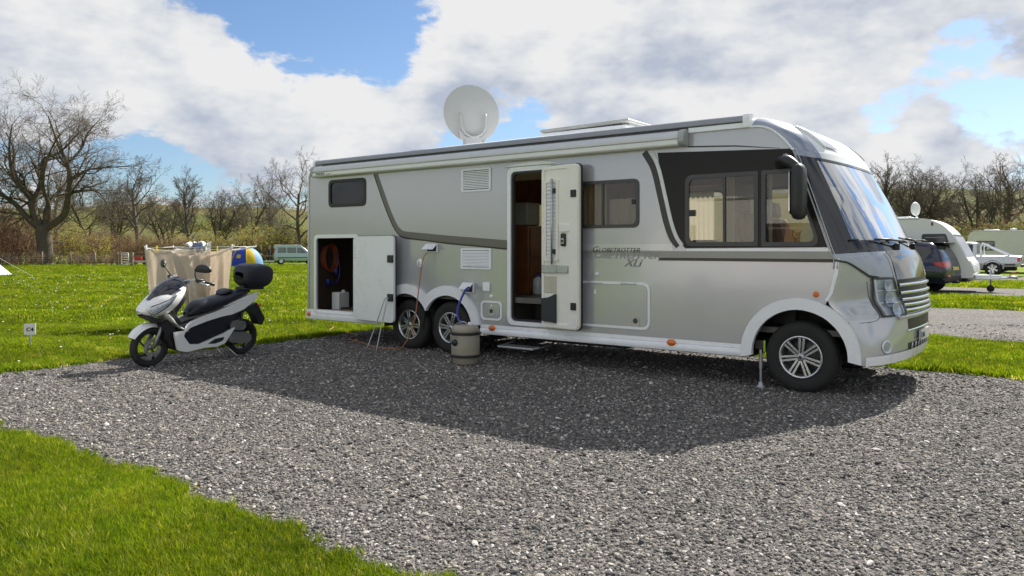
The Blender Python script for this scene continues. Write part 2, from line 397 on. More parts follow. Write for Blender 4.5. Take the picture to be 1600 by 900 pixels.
def field_mat(name, cols, hi):
    mt = bpy.data.materials.new(name); mt.use_nodes = True
    N = mt.node_tree.nodes; L = mt.node_tree.links; b = N['Principled BSDF']; b.inputs['Roughness'].default_value = 0.95; b.inputs['Specular IOR Level'].default_value = 0.1
    ge = N.new('ShaderNodeNewGeometry')
    def nz(s, d, r):
        n = N.new('ShaderNodeTexNoise'); n.inputs['Scale'].default_value = s; n.inputs['Detail'].default_value = d; n.inputs['Roughness'].default_value = r
        L.new(ge.outputs['Position'], n.inputs['Vector']); return n.outputs['Fac']
    a = nz(0.45, 8, 0.7); f = nz(14.0, 6, 0.7)
    ad = N.new('ShaderNodeMath'); ad.operation = 'MULTIPLY_ADD'; L.new(f, ad.inputs[0]); ad.inputs[1].default_value = 0.55
    mm = N.new('ShaderNodeMath'); mm.operation = 'MULTIPLY'; mm.inputs[1].default_value = 0.5; L.new(a, mm.inputs[0]); L.new(mm.outputs[0], ad.inputs[2])
    rp = N.new('ShaderNodeValToRGB'); L.new(ad.outputs[0], rp.inputs[0]); el = rp.color_ramp.elements
    while len(el) < len(cols): el.new(0.5)
    for e, (p, c) in zip(el, cols): e.position = p; e.color = (*c, 1)
    # the hills are rougher pasture: browner, in broad patches
    sep = N.new('ShaderNodeSeparateXYZ'); L.new(ge.outputs['Position'], sep.inputs[0])
    mr = N.new('ShaderNodeMapRange'); mr.inputs[1].default_value = 0.4; mr.inputs[2].default_value = 3.0; L.new(sep.outputs['Z'], mr.inputs[0])
    h = nz(0.028, 9, 0.68); r2 = N.new('ShaderNodeValToRGB'); L.new(h, r2.inputs[0]); el = r2.color_ramp.elements
    while len(el) < len(hi): el.new(0.5)
    for e, (p, c) in zip(el, hi): e.position = p; e.color = (*c, 1)
    mx = N.new('ShaderNodeMix'); mx.data_type = 'RGBA'; L.new(mr.outputs[0], mx.inputs['Factor']); L.new(rp.outputs[0], mx.inputs['A']); L.new(r2.outputs[0], mx.inputs['B'])
    L.new(mx.outputs['Result'], b.inputs['Base Color'])
    bp = N.new('ShaderNodeBump'); bp.inputs['Strength'].default_value = 0.7; bp.inputs['Distance'].default_value = 0.05; L.new(f, bp.inputs['Height']); L.new(bp.outputs[0], b.inputs['Normal'])
    return mt
grass_g = field_mat('pasture', [(0.25, (0.07, 0.115, 0.010)), (0.5, (0.14, 0.205, 0.014)), (0.75, (0.22, 0.28, 0.022))],
                    [(0.30, (0.05, 0.07, 0.017)), (0.46, (0.095, 0.108, 0.026)), (0.58, (0.125, 0.105, 0.040)), (0.72, (0.07, 0.09, 0.022))])
def gravel_mat():
    mt = bpy.data.materials.new('gravel'); mt.use_nodes = True
    N = mt.node_tree.nodes; L = mt.node_tree.links; b = N['Principled BSDF']; b.inputs['Roughness'].default_value = 0.9; b.inputs['Specular IOR Level'].default_value = 0.25
    ge = N.new('ShaderNodeNewGeometry')
    def vor(s):
        v = N.new('ShaderNodeTexVoronoi'); v.inputs['Scale'].default_value = s; L.new(ge.outputs['Position'], v.inputs['Vector']); return v
    v1 = vor(52); v2 = vor(115)
    def ramp(src, st):
        r = N.new('ShaderNodeValToRGB'); L.new(src, r.inputs[0]); el = r.color_ramp.elements
        while len(el) < len(st): el.new(0.5)
        for e, (p, c) in zip(el, st): e.position = p; e.color = (*c, 1)
        return r.outputs[0]
    s1 = N.new('ShaderNodeSeparateColor'); L.new(v1.outputs['Color'], s1.inputs[0])
    c1 = ramp(s1.outputs[0], [(0.0, (0.060, 0.058, 0.056)), (0.35, (0.105, 0.100, 0.095)), (0.7, (0.155, 0.144, 0.131)), (0.9, (0.22, 0.20, 0.178)), (1.0, (0.38, 0.355, 0.32))])
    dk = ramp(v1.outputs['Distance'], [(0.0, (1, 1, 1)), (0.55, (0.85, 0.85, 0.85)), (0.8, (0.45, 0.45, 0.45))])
    nz = N.new('ShaderNodeTexNoise'); nz.inputs['Scale'].default_value = 0.7; nz.inputs['Detail'].default_value = 6; L.new(ge.outputs['Position'], nz.inputs['Vector'])
    pt = ramp(nz.outputs['Fac'], [(0.3, (1.04, 1.04, 1.05)), (0.7, (1.34, 1.32, 1.28))])
    def mul(a, c):
        m = N.new('ShaderNodeMix'); m.data_type = 'RGBA'; m.blend_type = 'MULTIPLY'; m.inputs['Factor'].default_value = 1; L.new(a, m.inputs['A']); L.new(c, m.inputs['B']); return m.outputs['Result']
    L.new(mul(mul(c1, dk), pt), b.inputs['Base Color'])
    ad = N.new('ShaderNodeMath'); ad.operation = 'ADD'; L.new(v1.outputs['Distance'], ad.inputs[0]); L.new(v2.outputs['Distance'], ad.inputs[1])
    bp = N.new('ShaderNodeBump'); bp.invert = True; bp.inputs['Strength'].default_value = 0.7; bp.inputs['Distance'].default_value = 0.011; L.new(ad.outputs[0], bp.inputs['Height']); L.new(bp.outputs[0], b.inputs['Normal'])
    return mt
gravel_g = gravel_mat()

def build_ground():
    V = [(0, 0, 0)]; F = []; rad = [2, 4, 7, 11, 16, 22, 30, 40, 52, 66, 80, 92, 104, 118, 134, 152, 172, 194, 218, 244, 272, 302, 335, 375, 430, 520, 680, 950, 1400, 2200]; n = 144
    for r in rad:
        for k in range(n):
            a = 2 * PI * k / n; x, y = r * math.sin(a), r * math.cos(a); V.append((x, y, hill(x, y)))
    for k in range(n): F.append((0, 1 + (k + 1) % n, 1 + k))
    for i in range(len(rad) - 1):
        b = 1 + i * n
        for k in range(n): F.append((b + k, b + (k + 1) % n, b + n + (k + 1) % n, b + n + k))
    kind(mesh_obj('grass_field', V, F, grass_g, smooth=True), 'structure', 'green camping field rising to low pasture hills')
build_ground()

PITCHES = [(-5.6, 2.45, -8.05, 15), (6.3, 13.9, -8.2, 15), (19.5, 25.9, -8.2, 15), (32.3, 39.5, -8.2, 15), (-17.0, -8.7, -8.2, 15)]
def edge_lo(i, s): return PITCHES[i][0] + wob(s, i * 3.1)
def edge_hi(i, s): return PITCHES[i][1] + wob(s, i * 5.3 + 1)
def is_gravel(x, y):
    s, p = veh(x, y)
    for i, q in enumerate(PITCHES):
        if edge_lo(i, s) < p < edge_hi(i, s) and s > q[2] + wob(p, i + 9) and s < q[3]: return True
    return False
def build_pitch(i):
    y0, y1, s0, s1 = PITCHES[i]; ns = 240 if i == 0 else 120; ny = 60 if i == 0 else 16; G = []
    for a in range(ns + 1):
        s = s0 + (s1 - s0) * a / ns; row = []
        for k in range(ny + 1):
            t = k / ny; lo, hi = edge_lo(i, s), edge_hi(i, s); p = lo + (hi - lo) * t; ss = s + wob(p, i + 9) * max(0, 1 - a / (0.1 * ns))
            e = min(1, min(t, 1 - t) * 12, a / ns * 20)
            z = 0.005 + e * 0.007 * (1 + math.sin(p * 2.3 + ss) * math.sin(ss * 1.9 + 0.7 * p))
            row.append(unveh(ss, p, z))
        G.append(row)
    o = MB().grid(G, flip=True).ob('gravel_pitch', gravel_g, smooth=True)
    kind(o, 'structure', ['grey gravel pitch under the big motorhome', 'neighbouring gravel pitch beyond the narrow grass verge', 'gravel pitch under the dark car and white caravan', 'far gravel pitch under the silver pickup', 'gravel pitch behind the camera'][i])
for i in range(5): build_pitch(i)

# ------------------------------------------------------------------ the motorhome
W = 2.30
LK = np.array([
 (.580,.340,.880,.375,2.6),(.583,.430,.910,.480,2.6),(.545,.600,.925,.660,2.6),(.420,.800,.935,.860,2.6),(.270,.951,.930,1.000,2.6),
 (.310,1.150,.905,1.190,2.6),(.333,1.378,.850,1.390,2.6),(.284,1.494,.770,1.530,2.6),(.122,1.975,.565,1.960,2.6),(-.050,2.465,.330,2.385,2.6),
 (-.100,2.540,.265,2.500,2.8),(-.195,2.656,.140,2.640,3.2),(-.340,2.765,-.060,2.780,4.5),(-.520,2.800,-.480,2.930,9.),(-1.00,2.800,-1.00,2.975,12.),
 (-4.0,2.80,-4.0,2.985,12.),(-7.70,2.80,-7.70,2.975,12.),(-7.80,2.795,-7.82,2.945,12.),(-7.90,2.75,-7.94,2.86,12.),(-7.96,2.66,-8.01,2.72,12.),(-7.98,2.5,-8.04,2.52,12.),(-7.98,.38,-8.03,.38,12.)])
def lk(t):
    n = len(LK) - 1; t = min(max(t, 0), n); i = min(int(t), n - 1); x = t - i; p1, p2 = LK[i], LK[i + 1]
    if t >= 13: return p1 + (p2 - p1) * x
    p0 = LK[i - 1] if i > 0 else 2 * p1 - p2; p3 = LK[i + 2]
    return .5 * ((2 * p1) + (-p0 + p2) * x + (2 * p0 - 5 * p1 + 4 * p2 - p3) * x * x + (-p0 + 3 * p1 - 3 * p2 + p3) * x ** 3)
def surf0(t, u):
    a, b, c, d, p = lk(t); v = min(1, abs(2 * u - 1)); g = max(0, 1 - v ** p) ** .5
    return Vector((a + (c - a) * g, W * u, b + (d - b) * g))
def surf(t, u, off=0.0):
    q = surf0(t, u)
    if off:
        uu = min(max(u, 0.004), 0.996); e = 0.003
        nrm = (surf0(t + 0.05, uu) - surf0(t - 0.05, uu)).cross(surf0(t, uu + e) - surf0(t, uu - e))
        nrm = -nrm.normalized() if nrm.length > 1e-9 else Vector((1, 0, 0))
        if nrm.x < 0 and t < 9: nrm = -nrm
        q = q + nrm * off
    return q
def us(n, a=0.0, b=1.0): return [a + (b - a) * .5 * (1 - math.cos(PI * k / n)) for k in range(n + 1)]
def loft(name, ts, ul, m, parent, off=0.0, th=0.0):
    b = MB(); b.grid([[surf(t, u, off) for u in ul] for t in ts], flip=True)
    return b.ob(name, m, parent, smooth=True)
def patch(corners, nt, nu, off):
    """corners (t,u) : top-left, top-right, bottom-right, bottom-left"""
    a, b, c, d = [np.array(q, float) for q in corners]; G = []
    for i in range(nt + 1):
        y = i / nt; row = []
        for j in range(nu + 1):
            x = j / nu; q = (a * (1 - x) + b * x) * (1 - y) + (d * (1 - x) + c * x) * y; row.append(surf(q[0], q[1], off))
        G.append(row)
    return G
def mir(c): return [(t, 1 - u) for t, u in c]
def ribbon(a, b): return list(a) + list(b)[::-1]

mh = thing('motorhome', 'large silver-grey motorhome with its side door and rear hatch open', 'motorhome', P0, MH_ANG)

AR = [(-4.86, .37), (-5.675, .37)]; AF = (-.02, .385)
def arc(c, r, a0, a1, n=20): return [(c[0] + r * math.cos(R(a0 + (a1 - a0) * k / n)), c[1] + r * math.sin(R(a0 + (a1 - a0) * k / n))) for k in range(n + 1)]
def w_outline(far=False):
    o = [(-7.98, .50), (-7.98, 2.60), (-7.96, 2.68), (-7.90, 2.75), (-7.80, 2.795), (-7.7, 2.80), (-.52, 2.80)]
    o += [(float(lk(t)[0]), float(lk(t)[1])) for t in np.arange(12.8, 4.0, -.2)]
    ri = .50
    a = arc(AF, ri, 65, 172, 16); o += a
    o += [(-.53, .45)]
    # rear arches, front one first
    R2 = .49; h = .4075; ang = math.degrees(math.acos(h / R2))
    o += [(-4.38, .45)] + arc(AR[0], R2, 9, 180 - ang, 14) + arc(AR[1], R2, ang, 171, 14) + [(-6.17, .50)]
    return o
RWIN = rrect(-7.446, 2.157, -6.567, 2.597, .09)
GAR = rrect(-7.76, .45, -6.77, 1.68, .07)
DOOR = rrect(-3.74, .545, -3.10, 2.505, .08)
KWIN = rrect(-2.70, 1.745, -1.857, 2.322, .08)
CW1 = rpoly([(-1.276, 1.525), (-.445, 1.525), (-.445, 2.323), (-1.276, 2.323)], [.09, .02, .02, .09])
CW2 = rpoly([(-.41, 1.52), (.20, 1.52), (-.075, 2.325), (-.41, 2.326)], [.02, .12, .03, .02])
def shrink(poly, d):
    c = Vector((sum(p[0] for p in poly) / len(poly), sum(p[1] for p in poly) / len(poly))); x0 = min(p[0] for p in poly); x1 = max(p[0] for p in poly); z0 = min(p[1] for p in poly); z1 = max(p[1] for p in poly)
    kx = (x1 - x0 - 2 * d) / (x1 - x0); kz = (z1 - z0 - 2 * d) / (z1 - z0); cx, cz = (x0 + x1) / 2, (z0 + z1) / 2
    return [(cx + (p[0] - cx) * kx, cz + (p[1] - cz) * kz) for p in poly]
MB().plate(w_outline(), [RWIN, GAR, DOOR, KWIN, CW1, CW2], 0.0, .035).ob('side_wall', silver, mh)
FW1 = rrect(-1.15, 1.50, -.15, 2.33, .08); FW2 = rrect(-3.0, 1.50, -1.72, 2.33, .08); FW3 = rrect(-5.6, 1.75, -4.6, 2.3, .08)
MB().plate(w_outline(), [FW1, FW2, FW3], W - .035, .035).ob('side_wall', silver, mh)
# shell: rear wall, roof, front cap, nose, bumper
UL = us(44)
loft('rear_wall', list(np.linspace(17, 21, 17)), UL, silver, mh)
loft('roof', list(np.linspace(13, 17, 17)), UL, white, mh)
loft('front_cap', list(np.linspace(9.0, 13, 34)), us(40, .07, .93), white, mh)
for uu in ([0, .0008, .003, .007, .012, .02, .03, .042, .056, .07], [1, .9992, .997, .993, .988, .98, .97, .958, .944, .93]): loft('cap_side', list(np.linspace(9.0, 13, 34)), uu, capblue, mh)
loft('nose_panel', list(np.linspace(2.85, 6.7, 40)), UL, silver, mh)
bum = loft('bumper', list(np.linspace(0, 2.85, 26)), UL, silver2, mh)
loft('bumper_lip', list(np.linspace(-.0, 0.95, 8)), us(40, .002, .998), white, bum, .016)
loft('scuttle_panel', list(np.linspace(6.7, 7.12, 7)), UL, gloss_black, mh)
loft('pillar', list(np.linspace(7.12, 9.0, 20)), [0, .001, .004, .009, .015, .022, .03, .04], gloss_black, mh)
loft('pillar', list(np.linspace(7.12, 9.0, 20)), [.96, .97, .978, .985, .991, .996, .999, 1], gloss_black, mh)
ws = loft('windscreen', list(np.linspace(7.12, 9.0, 22)), us(40, .04, .96), g_screen, mh)
b = MB()
for tt in (7.14, 8.97):
    b.grid([[surf(tt + d, u, .004) for u in us(40, .04, .96)] for d in (-.05, .05)], flip=True)
b.ob('screen_seal', gloss_black, ws, smooth=True)
# near front pillar trim lines
for dx in (0, .035):
    MB().tube([Vector((float(lk(t)[0]) - .012 + dx, -.006, float(lk(t)[1]))) for t in np.linspace(5.6, 9.6, 26)], .006, 6).ob('door_seam_trim', alu, mh, smooth=True)
MB().plate(ribbon([(.34, 1.40), (.325, 1.25), (.275, 1.05), (.235, .975)], [(.375, 1.40), (.36, 1.25), (.31, 1.05), (.262, .965)]), [], -.007, .012).ob('wing_gap_trim', white, mh)
# bluish wing tops either side of the bonnet, and the dark line under them
lo = [(0, 6.06), (.008, 5.93), (.017, 5.78), (.035, 5.52), (.057, 5.28), (.09, 5.19), (.13, 5.15), (.172, 5.10)]
for s_ in (0, 1):
    f = (lambda u: u) if s_ == 0 else (lambda u: 1 - u)
    G = [[surf(t0 + (6.72 - t0) * k / 10, f(u), .013) for u, t0 in lo] for k in range(11)]
    MB().grid(G).ob('wing_top', bluesil, mh, smooth=True)
    G = [[surf(t0 - .10 + .11 * k / 2, f(u), .016) for u, t0 in lo[:6]] for k in range(3)]
    MB().grid(G).ob('wing_line', dline, mh, smooth=True)
# bonnet panel, grille
hd = MB().grid(patch([(6.75, .165), (6.75, .835), (5.02, .817), (5.02, .183)], 14, 30, .016)).ob('bonnet_panel', dchrome, mh, smooth=True)
gr = MB().grid(patch([(5.0, .180), (5.0, .820), (2.95, .785), (2.95, .215)], 10, 30, .009)).ob('grille', black, mh, smooth=True)
for k in range(5):
    t = 4.72 - k * .40; u0 = .185 + .006 * k
    pts = []; b = MB(); ring = []
    for u in np.linspace(u0, 1 - u0, 30):
        c = surf(t, u, .012); o = surf(t, u, .030); n = (o - c).normalized(); z = Vector((0, 0, 1))
        ring.append([c + n * (.020 * math.cos(a)) + z * (.0185 * math.sin(a)) + n * .004 for a in np.linspace(0, 2 * PI, 9)[:-1]])
    b.grid(ring, True).ob('slat', chrome, gr, smooth=True)
for u_ in (.17, .83):
    MB().tube([surf(t, u_ + (.03 if u_ < .5 else -.03) * (5.1 - t) / 2.2, .012) for t in np.linspace(6.6, 2.9, 20)], .012, 6).ob('grille_edge', silver2, gr, smooth=True)
# bumper openings
b = MB().grid(patch([(2.62, .245), (2.62, .755), (2.12, .745), (2.12, .255)], 4, 24, .004)).ob('air_intake', black, bum, smooth=True)
MB().tube([surf(2.06, u, .006) for u in np.linspace(.24, .76, 24)], .012, 6).ob('chrome_strip', chrome, bum, smooth=True)
MB().tube([surf(2.78, u, .008) for u in np.linspace(.16, .84, 30)], .022, 8).ob('bumper_bar', silver2, bum, smooth=True)
lw = MB().grid(patch([(1.36, .255), (1.36, .745), (.92, .73), (.92, .27)], 3, 24, .004)).ob('lower_intake', black, bum, smooth=True)
for u in (.30, .36, .42, .48, .54, .60, .66):
    MB().tube([surf(1.36, u, .012), surf(.92, u, .012)], .008, 6).ob('intake_bar', silver2, lw, smooth=True)
px = surf(1.65, .5).x + .02
np_o = MB().box((px, 1.15 - .26, .535), (px + .012, 1.15 + .26, .645)).ob('number_plate', platew, bum, bev=.003)
text('plate_lettering', 'CN60', .082, inkm, np_o, Matrix.Translation((px + .0135, 1.15 - .20, .558)) @ Matrix.Rotation(R(90), 4, 'Z') @ Matrix.Rotation(R(90), 4, 'X'))
MB().box((px + .0125, 1.15 - .258, .538), (px + .0135, 1.15 - .215, .642)).ob('plate_band', bluepl, np_o)
for s_ in (0, 1):
    f = (lambda u: u) if s_ == 0 else (lambda u: 1 - u)
    c = surf(1.42, f(.072), .006); n = (surf(1.42, f(.072), .03) - c).normalized(); M = Matrix.Translation(c) @ n.to_track_quat('Z', 'Y').to_matrix().to_4x4()
    fl = MB().lathe([(.0, -.012), (.04, -.010), (.052, .004), (.064, .008), (.068, -.004)], 20, 'z').xf(M).ob('fog_light', g_blue, bum, smooth=True)
    MB().lathe([(.0, .010), (.03, .009), (.053, .004)], 20, 'z').xf(M).ob('lens', g_clear, fl, smooth=True)
    hc = [(5.12, .065), (5.08, .159), (2.87, .211), (2.92, .075)]; hc = [(t, f(u)) for t, u in hc]
    hl = MB().grid(patch(hc, 12, 8, .007)).ob('headlight', mat('headlight_housing', (.62, .65, .70), .25, .25), mh, smooth=True)
    def hp(x, y, off):
        a, b_, c_, d_ = [np.array(q) for q in hc]; q = (a * (1 - x) + b_ * x) * (1 - y) + (d_ * (1 - x) + c_ * x) * y; return surf(q[0], q[1], off)
    for x, y, r in ((.50, .16, .056), (.48, .50, .074), (.52, .84, .070)):
        c = hp(x, y, .012); n = (hp(x, y, .05) - c).normalized(); M = Matrix.Translation(c) @ (n + Vector((.5, 0, 0))).normalized().to_track_quat('Z', 'Y').to_matrix().to_4x4()
        MB().lathe([(.004, -.004), (r * .5, .0), (r * .85, .014), (r, .030), (r * 1.04, .028)], 20, 'z').xf(M).ob('reflector', g_blue, hl, smooth=True)
        MB().lathe([(.0, r * .55), (r * .3, r * .5), (r * .5, r * .3), (r * .55, 0)], 14, 'z').xf(M).ob('bulb_lens', g_clear, hl, smooth=True)
    for y in (.27, .60):
        MB().tube([hp(x, y, .026) for x in np.linspace(.12, .92, 8)], .008, 6).ob('light_bar', chrome, hl, smooth=True)
    MB().tube([hp(x, y, .020) for x, y in ((.06, .02), (.10, .5), (.12, .97))], .014, 6).ob('indicator_strip', mat('white_strip', (.75, .76, .78), .25), hl, smooth=True)
    MB().grid(patch(hc, 10, 8, .045)).ob('lens', g_clear, hl, smooth=True)
    b = MB(); e = [hp(x, 0, .020) for x in np.linspace(0, 1, 6)] + [hp(1, y, .020) for y in np.linspace(.1, 1, 10)] + [hp(x, 1, .020) for x in np.linspace(.9, 0, 6)] + [hp(0, y, .020) for y in np.linspace(.9, 0, 10)]
    b.tube(e, .010, 6, cap=False).ob('lamp_surround', dgrey, hl, smooth=True)
# panel joint on the near wing, round the headlight
MB().tube([surf(t, u, .001) for t, u in ((2.78, .0), (2.72, .012), (2.72, .03), (2.76, .05), (2.88, .066))], .003, 5).ob('panel_joint', dgrey, mh)
MB().tube([surf(t, u, .001) for t, u in ((5.0, .05), (4.3, .058), (3.6, .064), (3.1, .068), (2.88, .066))], .003, 5).ob('panel_joint', dgrey, mh)
# roof marker fairings on the front cap, roof brand mark
for s_ in (0, 1):
    f = (lambda u: u) if s_ == 0 else (lambda u: 1 - u)
    fc = [(11.9, .10), (11.9, .14), (10.2, .25), (10.4, .13)]
    o = MB().grid(patch([(t, f(u)) for t, u in fc], 8, 5, .012)).ob('cap_scoop', bluesil, mh, smooth=True)
MB().tube([surf(t, .10 + .02 * (12 - t), .012) for t in np.linspace(12.2, 10.3, 12)], [.004, .012, .016, .018, .018, .018, .018, .018, .016, .014, .01, .004], 8).ob('cap_ridge', white, mh, smooth=True)

# side graphics
dp = [(-1.62, 2.605), (-.11, 2.535)] + [(float(lk(t)[0]) - .015, float(lk(t)[1])) for t in (9.6, 9.2, 8.8, 8.2, 7.6, 7.05)] + [(-1.28, 1.50)] + spline([(-1.33, 1.56), (-1.43, 1.75), (-1.53, 2.10), (-1.60, 2.45)], 4)
MB().plate(dp, [CW1, CW2], -.0035, .003).ob('cab_panel', blackp, mh)
def band(name, cen, w, m, y=-.004):
    c = spline(cen, 6); L_, R_ = [], []
    for i, p in enumerate(c):
        a = np.array(c[min(i + 1, len(c) - 1)]) - np.array(c[max(i - 1, 0)]); a = a / np.linalg.norm(a); n = np.array((-a[1], a[0]))
        L_.append(tuple(np.array(p) + n * w / 2)); R_.append(tuple(np.array(p) - n * w / 2))
    return MB().plate(ribbon(L_, R_), [], y, .003).ob(name, m, mh)
band('swoosh_stripe', [(-1.79, 2.625), (-1.67, 2.42), (-1.585, 2.10), (-1.51, 1.80), (-1.44, 1.62), (-1.36, 1.525)], .075, dline)
band('swoosh_stripe', [(-1.685, 2.61), (-1.60, 2.40), (-1.525, 2.10), (-1.45, 1.80), (-1.385, 1.63), (-1.315, 1.53)], .045, mat('white_vinyl', (.70, .71, .71), .3), -.0045)
up = [(-6.38, 2.637), (-6.27, 2.41), (-6.169, 2.198), (-6.05, 1.98), (-5.94, 1.81), (-5.85, 1.72), (-5.733, 1.668), (-5.3, 1.625), (-4.87, 1.581), (-4.3, 1.54), (-3.80, 1.50)]
dn = [(-6.309, 2.642), (-6.20, 2.42), (-6.099, 2.215), (-5.99, 2.01), (-5.88, 1.845), (-5.80, 1.78), (-5.706, 1.75), (-5.3, 1.717), (-4.87, 1.681), (-4.3, 1.642), (-3.80, 1.605)]
MB().plate(ribbon(spline(up, 4), spline(dn, 4)), [], -.004, .003).ob('body_stripe', taupe, mh)
MB().plate(ribbon(spline([(a, c - .022) if a > -5.8 else (a - .018, c - .008) for a, c in up], 4), spline(up, 4)), [], -.0045, .003).ob('body_stripe', dline, mh)
MB().plate(ribbon([(-3.10, 1.46), (-1.95, 1.41), (-1.55, 1.395), (.325, 1.395)], [(-3.10, 1.475), (-1.95, 1.475), (-1.55, 1.468), (.30, 1.468)]), [], -.004, .003).ob('belt_stripe', mat('pale_taupe_stripe', (.30, .295, .275), .35, .25, .03), mh)
MB().plate(ribbon([(-1.62, 1.36), (.335, 1.358)], [(-1.58, 1.393), (.335, 1.393)]), [], -.0045, .003).ob('belt_stripe', dline, mh)
MB().plate(ribbon([(-1.27, 1.470), (.295, 1.470)], [(-1.27, 1.497), (.283, 1.497)]), [], -.006, .006).ob('belt_trim', white, mh)
MB().plate(ribbon([(-2.65, 1.475), (-1.42, 1.475)], [(-2.65, 1.55), (-1.44, 1.55)]), [], -.005, .005).ob('belt_trim', silver2, mh)
MB().plate(ribbon([(-1.25, 2.636), (-.7, 2.602), (-.22, 2.545)], [(-1.25, 2.652), (-.7, 2.617), (-.22, 2.55)]), [], -.004, .003).ob('pin_stripe', dline, mh)
WM = lambda s, z, y=-.006: Matrix.Translation((s, y, z)) @ Matrix.Rotation(R(90), 4, 'X')
text('model_lettering', 'G', .105, inkm, mh, WM(-2.505, 1.452), shear=.35, sx=1.1)
text('model_lettering', 'LOBETROTTER', .078, inkm, mh, WM(-2.415, 1.452), shear=.35, sx=1.08)
text('model_lettering', 'GLOBETROTTER', .115, inkp, mh, WM(-2.66, 1.380, -.0045), shear=.3, sx=1.25, offset=-.0)
text('model_lettering', 'XLi', .13, inkg, mh, WM(-2.06, 1.285), shear=.4, sx=1.2)
text('model_lettering', 'XLi', .13, silver2, mh, WM(-2.06, 1.285, -.0075), shear=.4, sx=1.2, offset=-.0055)

# windows on the near side
def window(poly, splits, m_frame=dgrey, wd=.045, gl=g_side, y=-.012, par=mh, yin=.02):
    inner = shrink(poly, wd)
    fr = MB().plate(poly, [inner], y, .014).ob('window', m_frame, par, bev=.003, seg=1)
    MB().plate(shrink(poly, wd - .012), [], yin - .016, .006).ob('pane', gl, fr)
    x0, x1, z0, z1 = min(p[0] for p in inner), max(p[0] for p in inner), min(p[1] for p in inner), max(p[1] for p in inner)
    for sx in splits:
        MB().box((sx - .014, y, z0 - .004), (sx + .014, y + .016, z1 + .004)).ob('glazing_bar', m_frame, fr, bev=.003, seg=1)
    return fr
w1 = window(RWIN, [], black, .05, g_dark)
w2 = window(KWIN, [-2.35], dgrey, .04)
w3 = window(CW1, [-.82], dgrey, .045)
w4 = window(CW2, [], dgrey, .045)
MB().box((-1.90, -.02, 2.02), (-1.95, .0, 2.08)).ob('latch', black, w2, bev=.004)
MB().box((-1.23, -.02, 1.86), (-1.15, .0, 1.93)).ob('latch', black, w3, bev=.004)
for fp in (FW1, FW2, FW3):
    fr = MB().plate(fp, [shrink(fp, .04)], W - .002, .014).ob('window', dgrey, mh); MB().plate(shrink(fp, .03), [], W - .015, .006).ob('pane', g_side, fr)
def drape(name, s0, s1, z0, z1, y, m, n=40, amp=.02, fold=9, par=mh, bow=0.0):
    G = []
    for k in range(9):
        t = k / 8; z = z1 + (z0 - z1) * t; row = []
        for i in range(n + 1):
            x = i / n; wv = math.sin(x * fold * 2 * PI + .5 * math.sin(t * 3)) * amp * (.6 + .4 * t)
            row.append((s0 + (s1 - s0) * (x - bow * math.sin(t * PI) * (x - .5) * .6), y + wv, z))
        G.append(row)
    return MB().grid(G).ob(name, m, par, smooth=True)
drape('curtain', -7.42, -6.60, 2.16, 2.58, .08, mat('grey_blind', (.20, .205, .215), .8), fold=7)
drape('curtain', -2.72, -2.36, 1.75, 2.30, .10, curtain, fold=5)
drape('curtain', -2.34, -1.95, 1.75, 2.10, .14, curtain_w, fold=4)
drape('curtain', -2.30, -1.86, 1.60, 2.30, W - .07, curtain_w, fold=6)
drape('curtain', -2.95, -2.55, 1.45, 2.35, W - .09, curtain, fold=5)
drape('curtain', -.84, -.74, 1.50, 2.34, .09, curtain, fold=3, amp=.025)
drape('curtain', -.36, -.32, 1.50, 2.30, .07, curtain_w, fold=2, amp=.01)
# interior
b = MB().box((-6.6, .04, .78), (-.95, W - .04, .85)).ob('cabin_floor', floorm, mh)
MB().box((-.95, .12, .60), (.45, W - .12, .66)).ob('cab_floor', floorm, mh)
MB().box((-6.62, .04, .45), (-6.58, W - .04, 2.78)).ob('garage_bulkhead', wood2, mh)
MB().box((-6.55, .04, 2.60), (-.60, W - .04, 2.64)).ob('ceiling', inwall, mh)
MB().box((-3.80, .04, .50), (-3.04, .62, .545)).ob('entry_well', floorm, mh)
MB().box((-3.80, .62, .50), (-3.04, .65, .80)).ob('entry_riser', floorm, mh)
for s in (-3.83, -3.03): MB().box((s, .036, .46), (s + .025, .65, .85)).ob('entry_side', floorm, mh)
cabn = MB().box((-4.55, .62, .852), (-3.92, 1.30, 1.82)).ob('wardrobe', wood, mh, bev=.008)
MB().box((-3.918, .66, .90), (-3.900, 1.26, 1.36)).ob('cupboard_door', wood, cabn, bev=.005); MB().box((-3.918, .66, 1.38), (-3.900, 1.26, 1.78)).ob('cupboard_door', wood, cabn, bev=.005)
MB().lathe([(0, .0), (.012, .004), (.010, .02)], 10, 'x', (-3.905, .72, 1.70)).ob('knob', chrome, cabn)
MB().box((-4.30, .66, 1.825), (-3.97, .98, 2.15)).ob('appliance', mat('grey_box', (.36, .35, .34), .5), mh, bev=.02)
MB().box((-6.5, .04, .852), (-4.56, .62, 1.75)).ob('kitchen_unit', wood, mh, bev=.008)
MB().box((-3.02, .04, .852), (-2.0, .62, 1.62)).ob('kitchen_unit', wood, mh, bev=.008)
MB().box((-6.5, W - .65, .852), (-3.2, W - .04, 1.45)).ob('bench_seat', leather_c, mh, bev=.05)
MB().box((-6.5, W - .36, 2.2), (-3.1, W - .04, 2.598)).ob('overhead_locker', wood, mh, bev=.02)
MB().box((-2.9, W - .34, 2.36), (-1.2, W - .04, 2.598)).ob('overhead_locker', wood, mh, bev=.02)
MB().box((-3.0, .04, 2.36), (-1.2, .30, 2.598)).ob('overhead_locker', wood, mh, bev=.02)
MB().box((-2.95, W - .6, .852), (-1.75, W - .04, 1.42)).ob('bench_seat', leather_c, mh, bev=.05)
MB().box((-1.95, .10, .852), (-1.35, .55, 1.40)).ob('bench_seat', leather, mh, bev=.05)
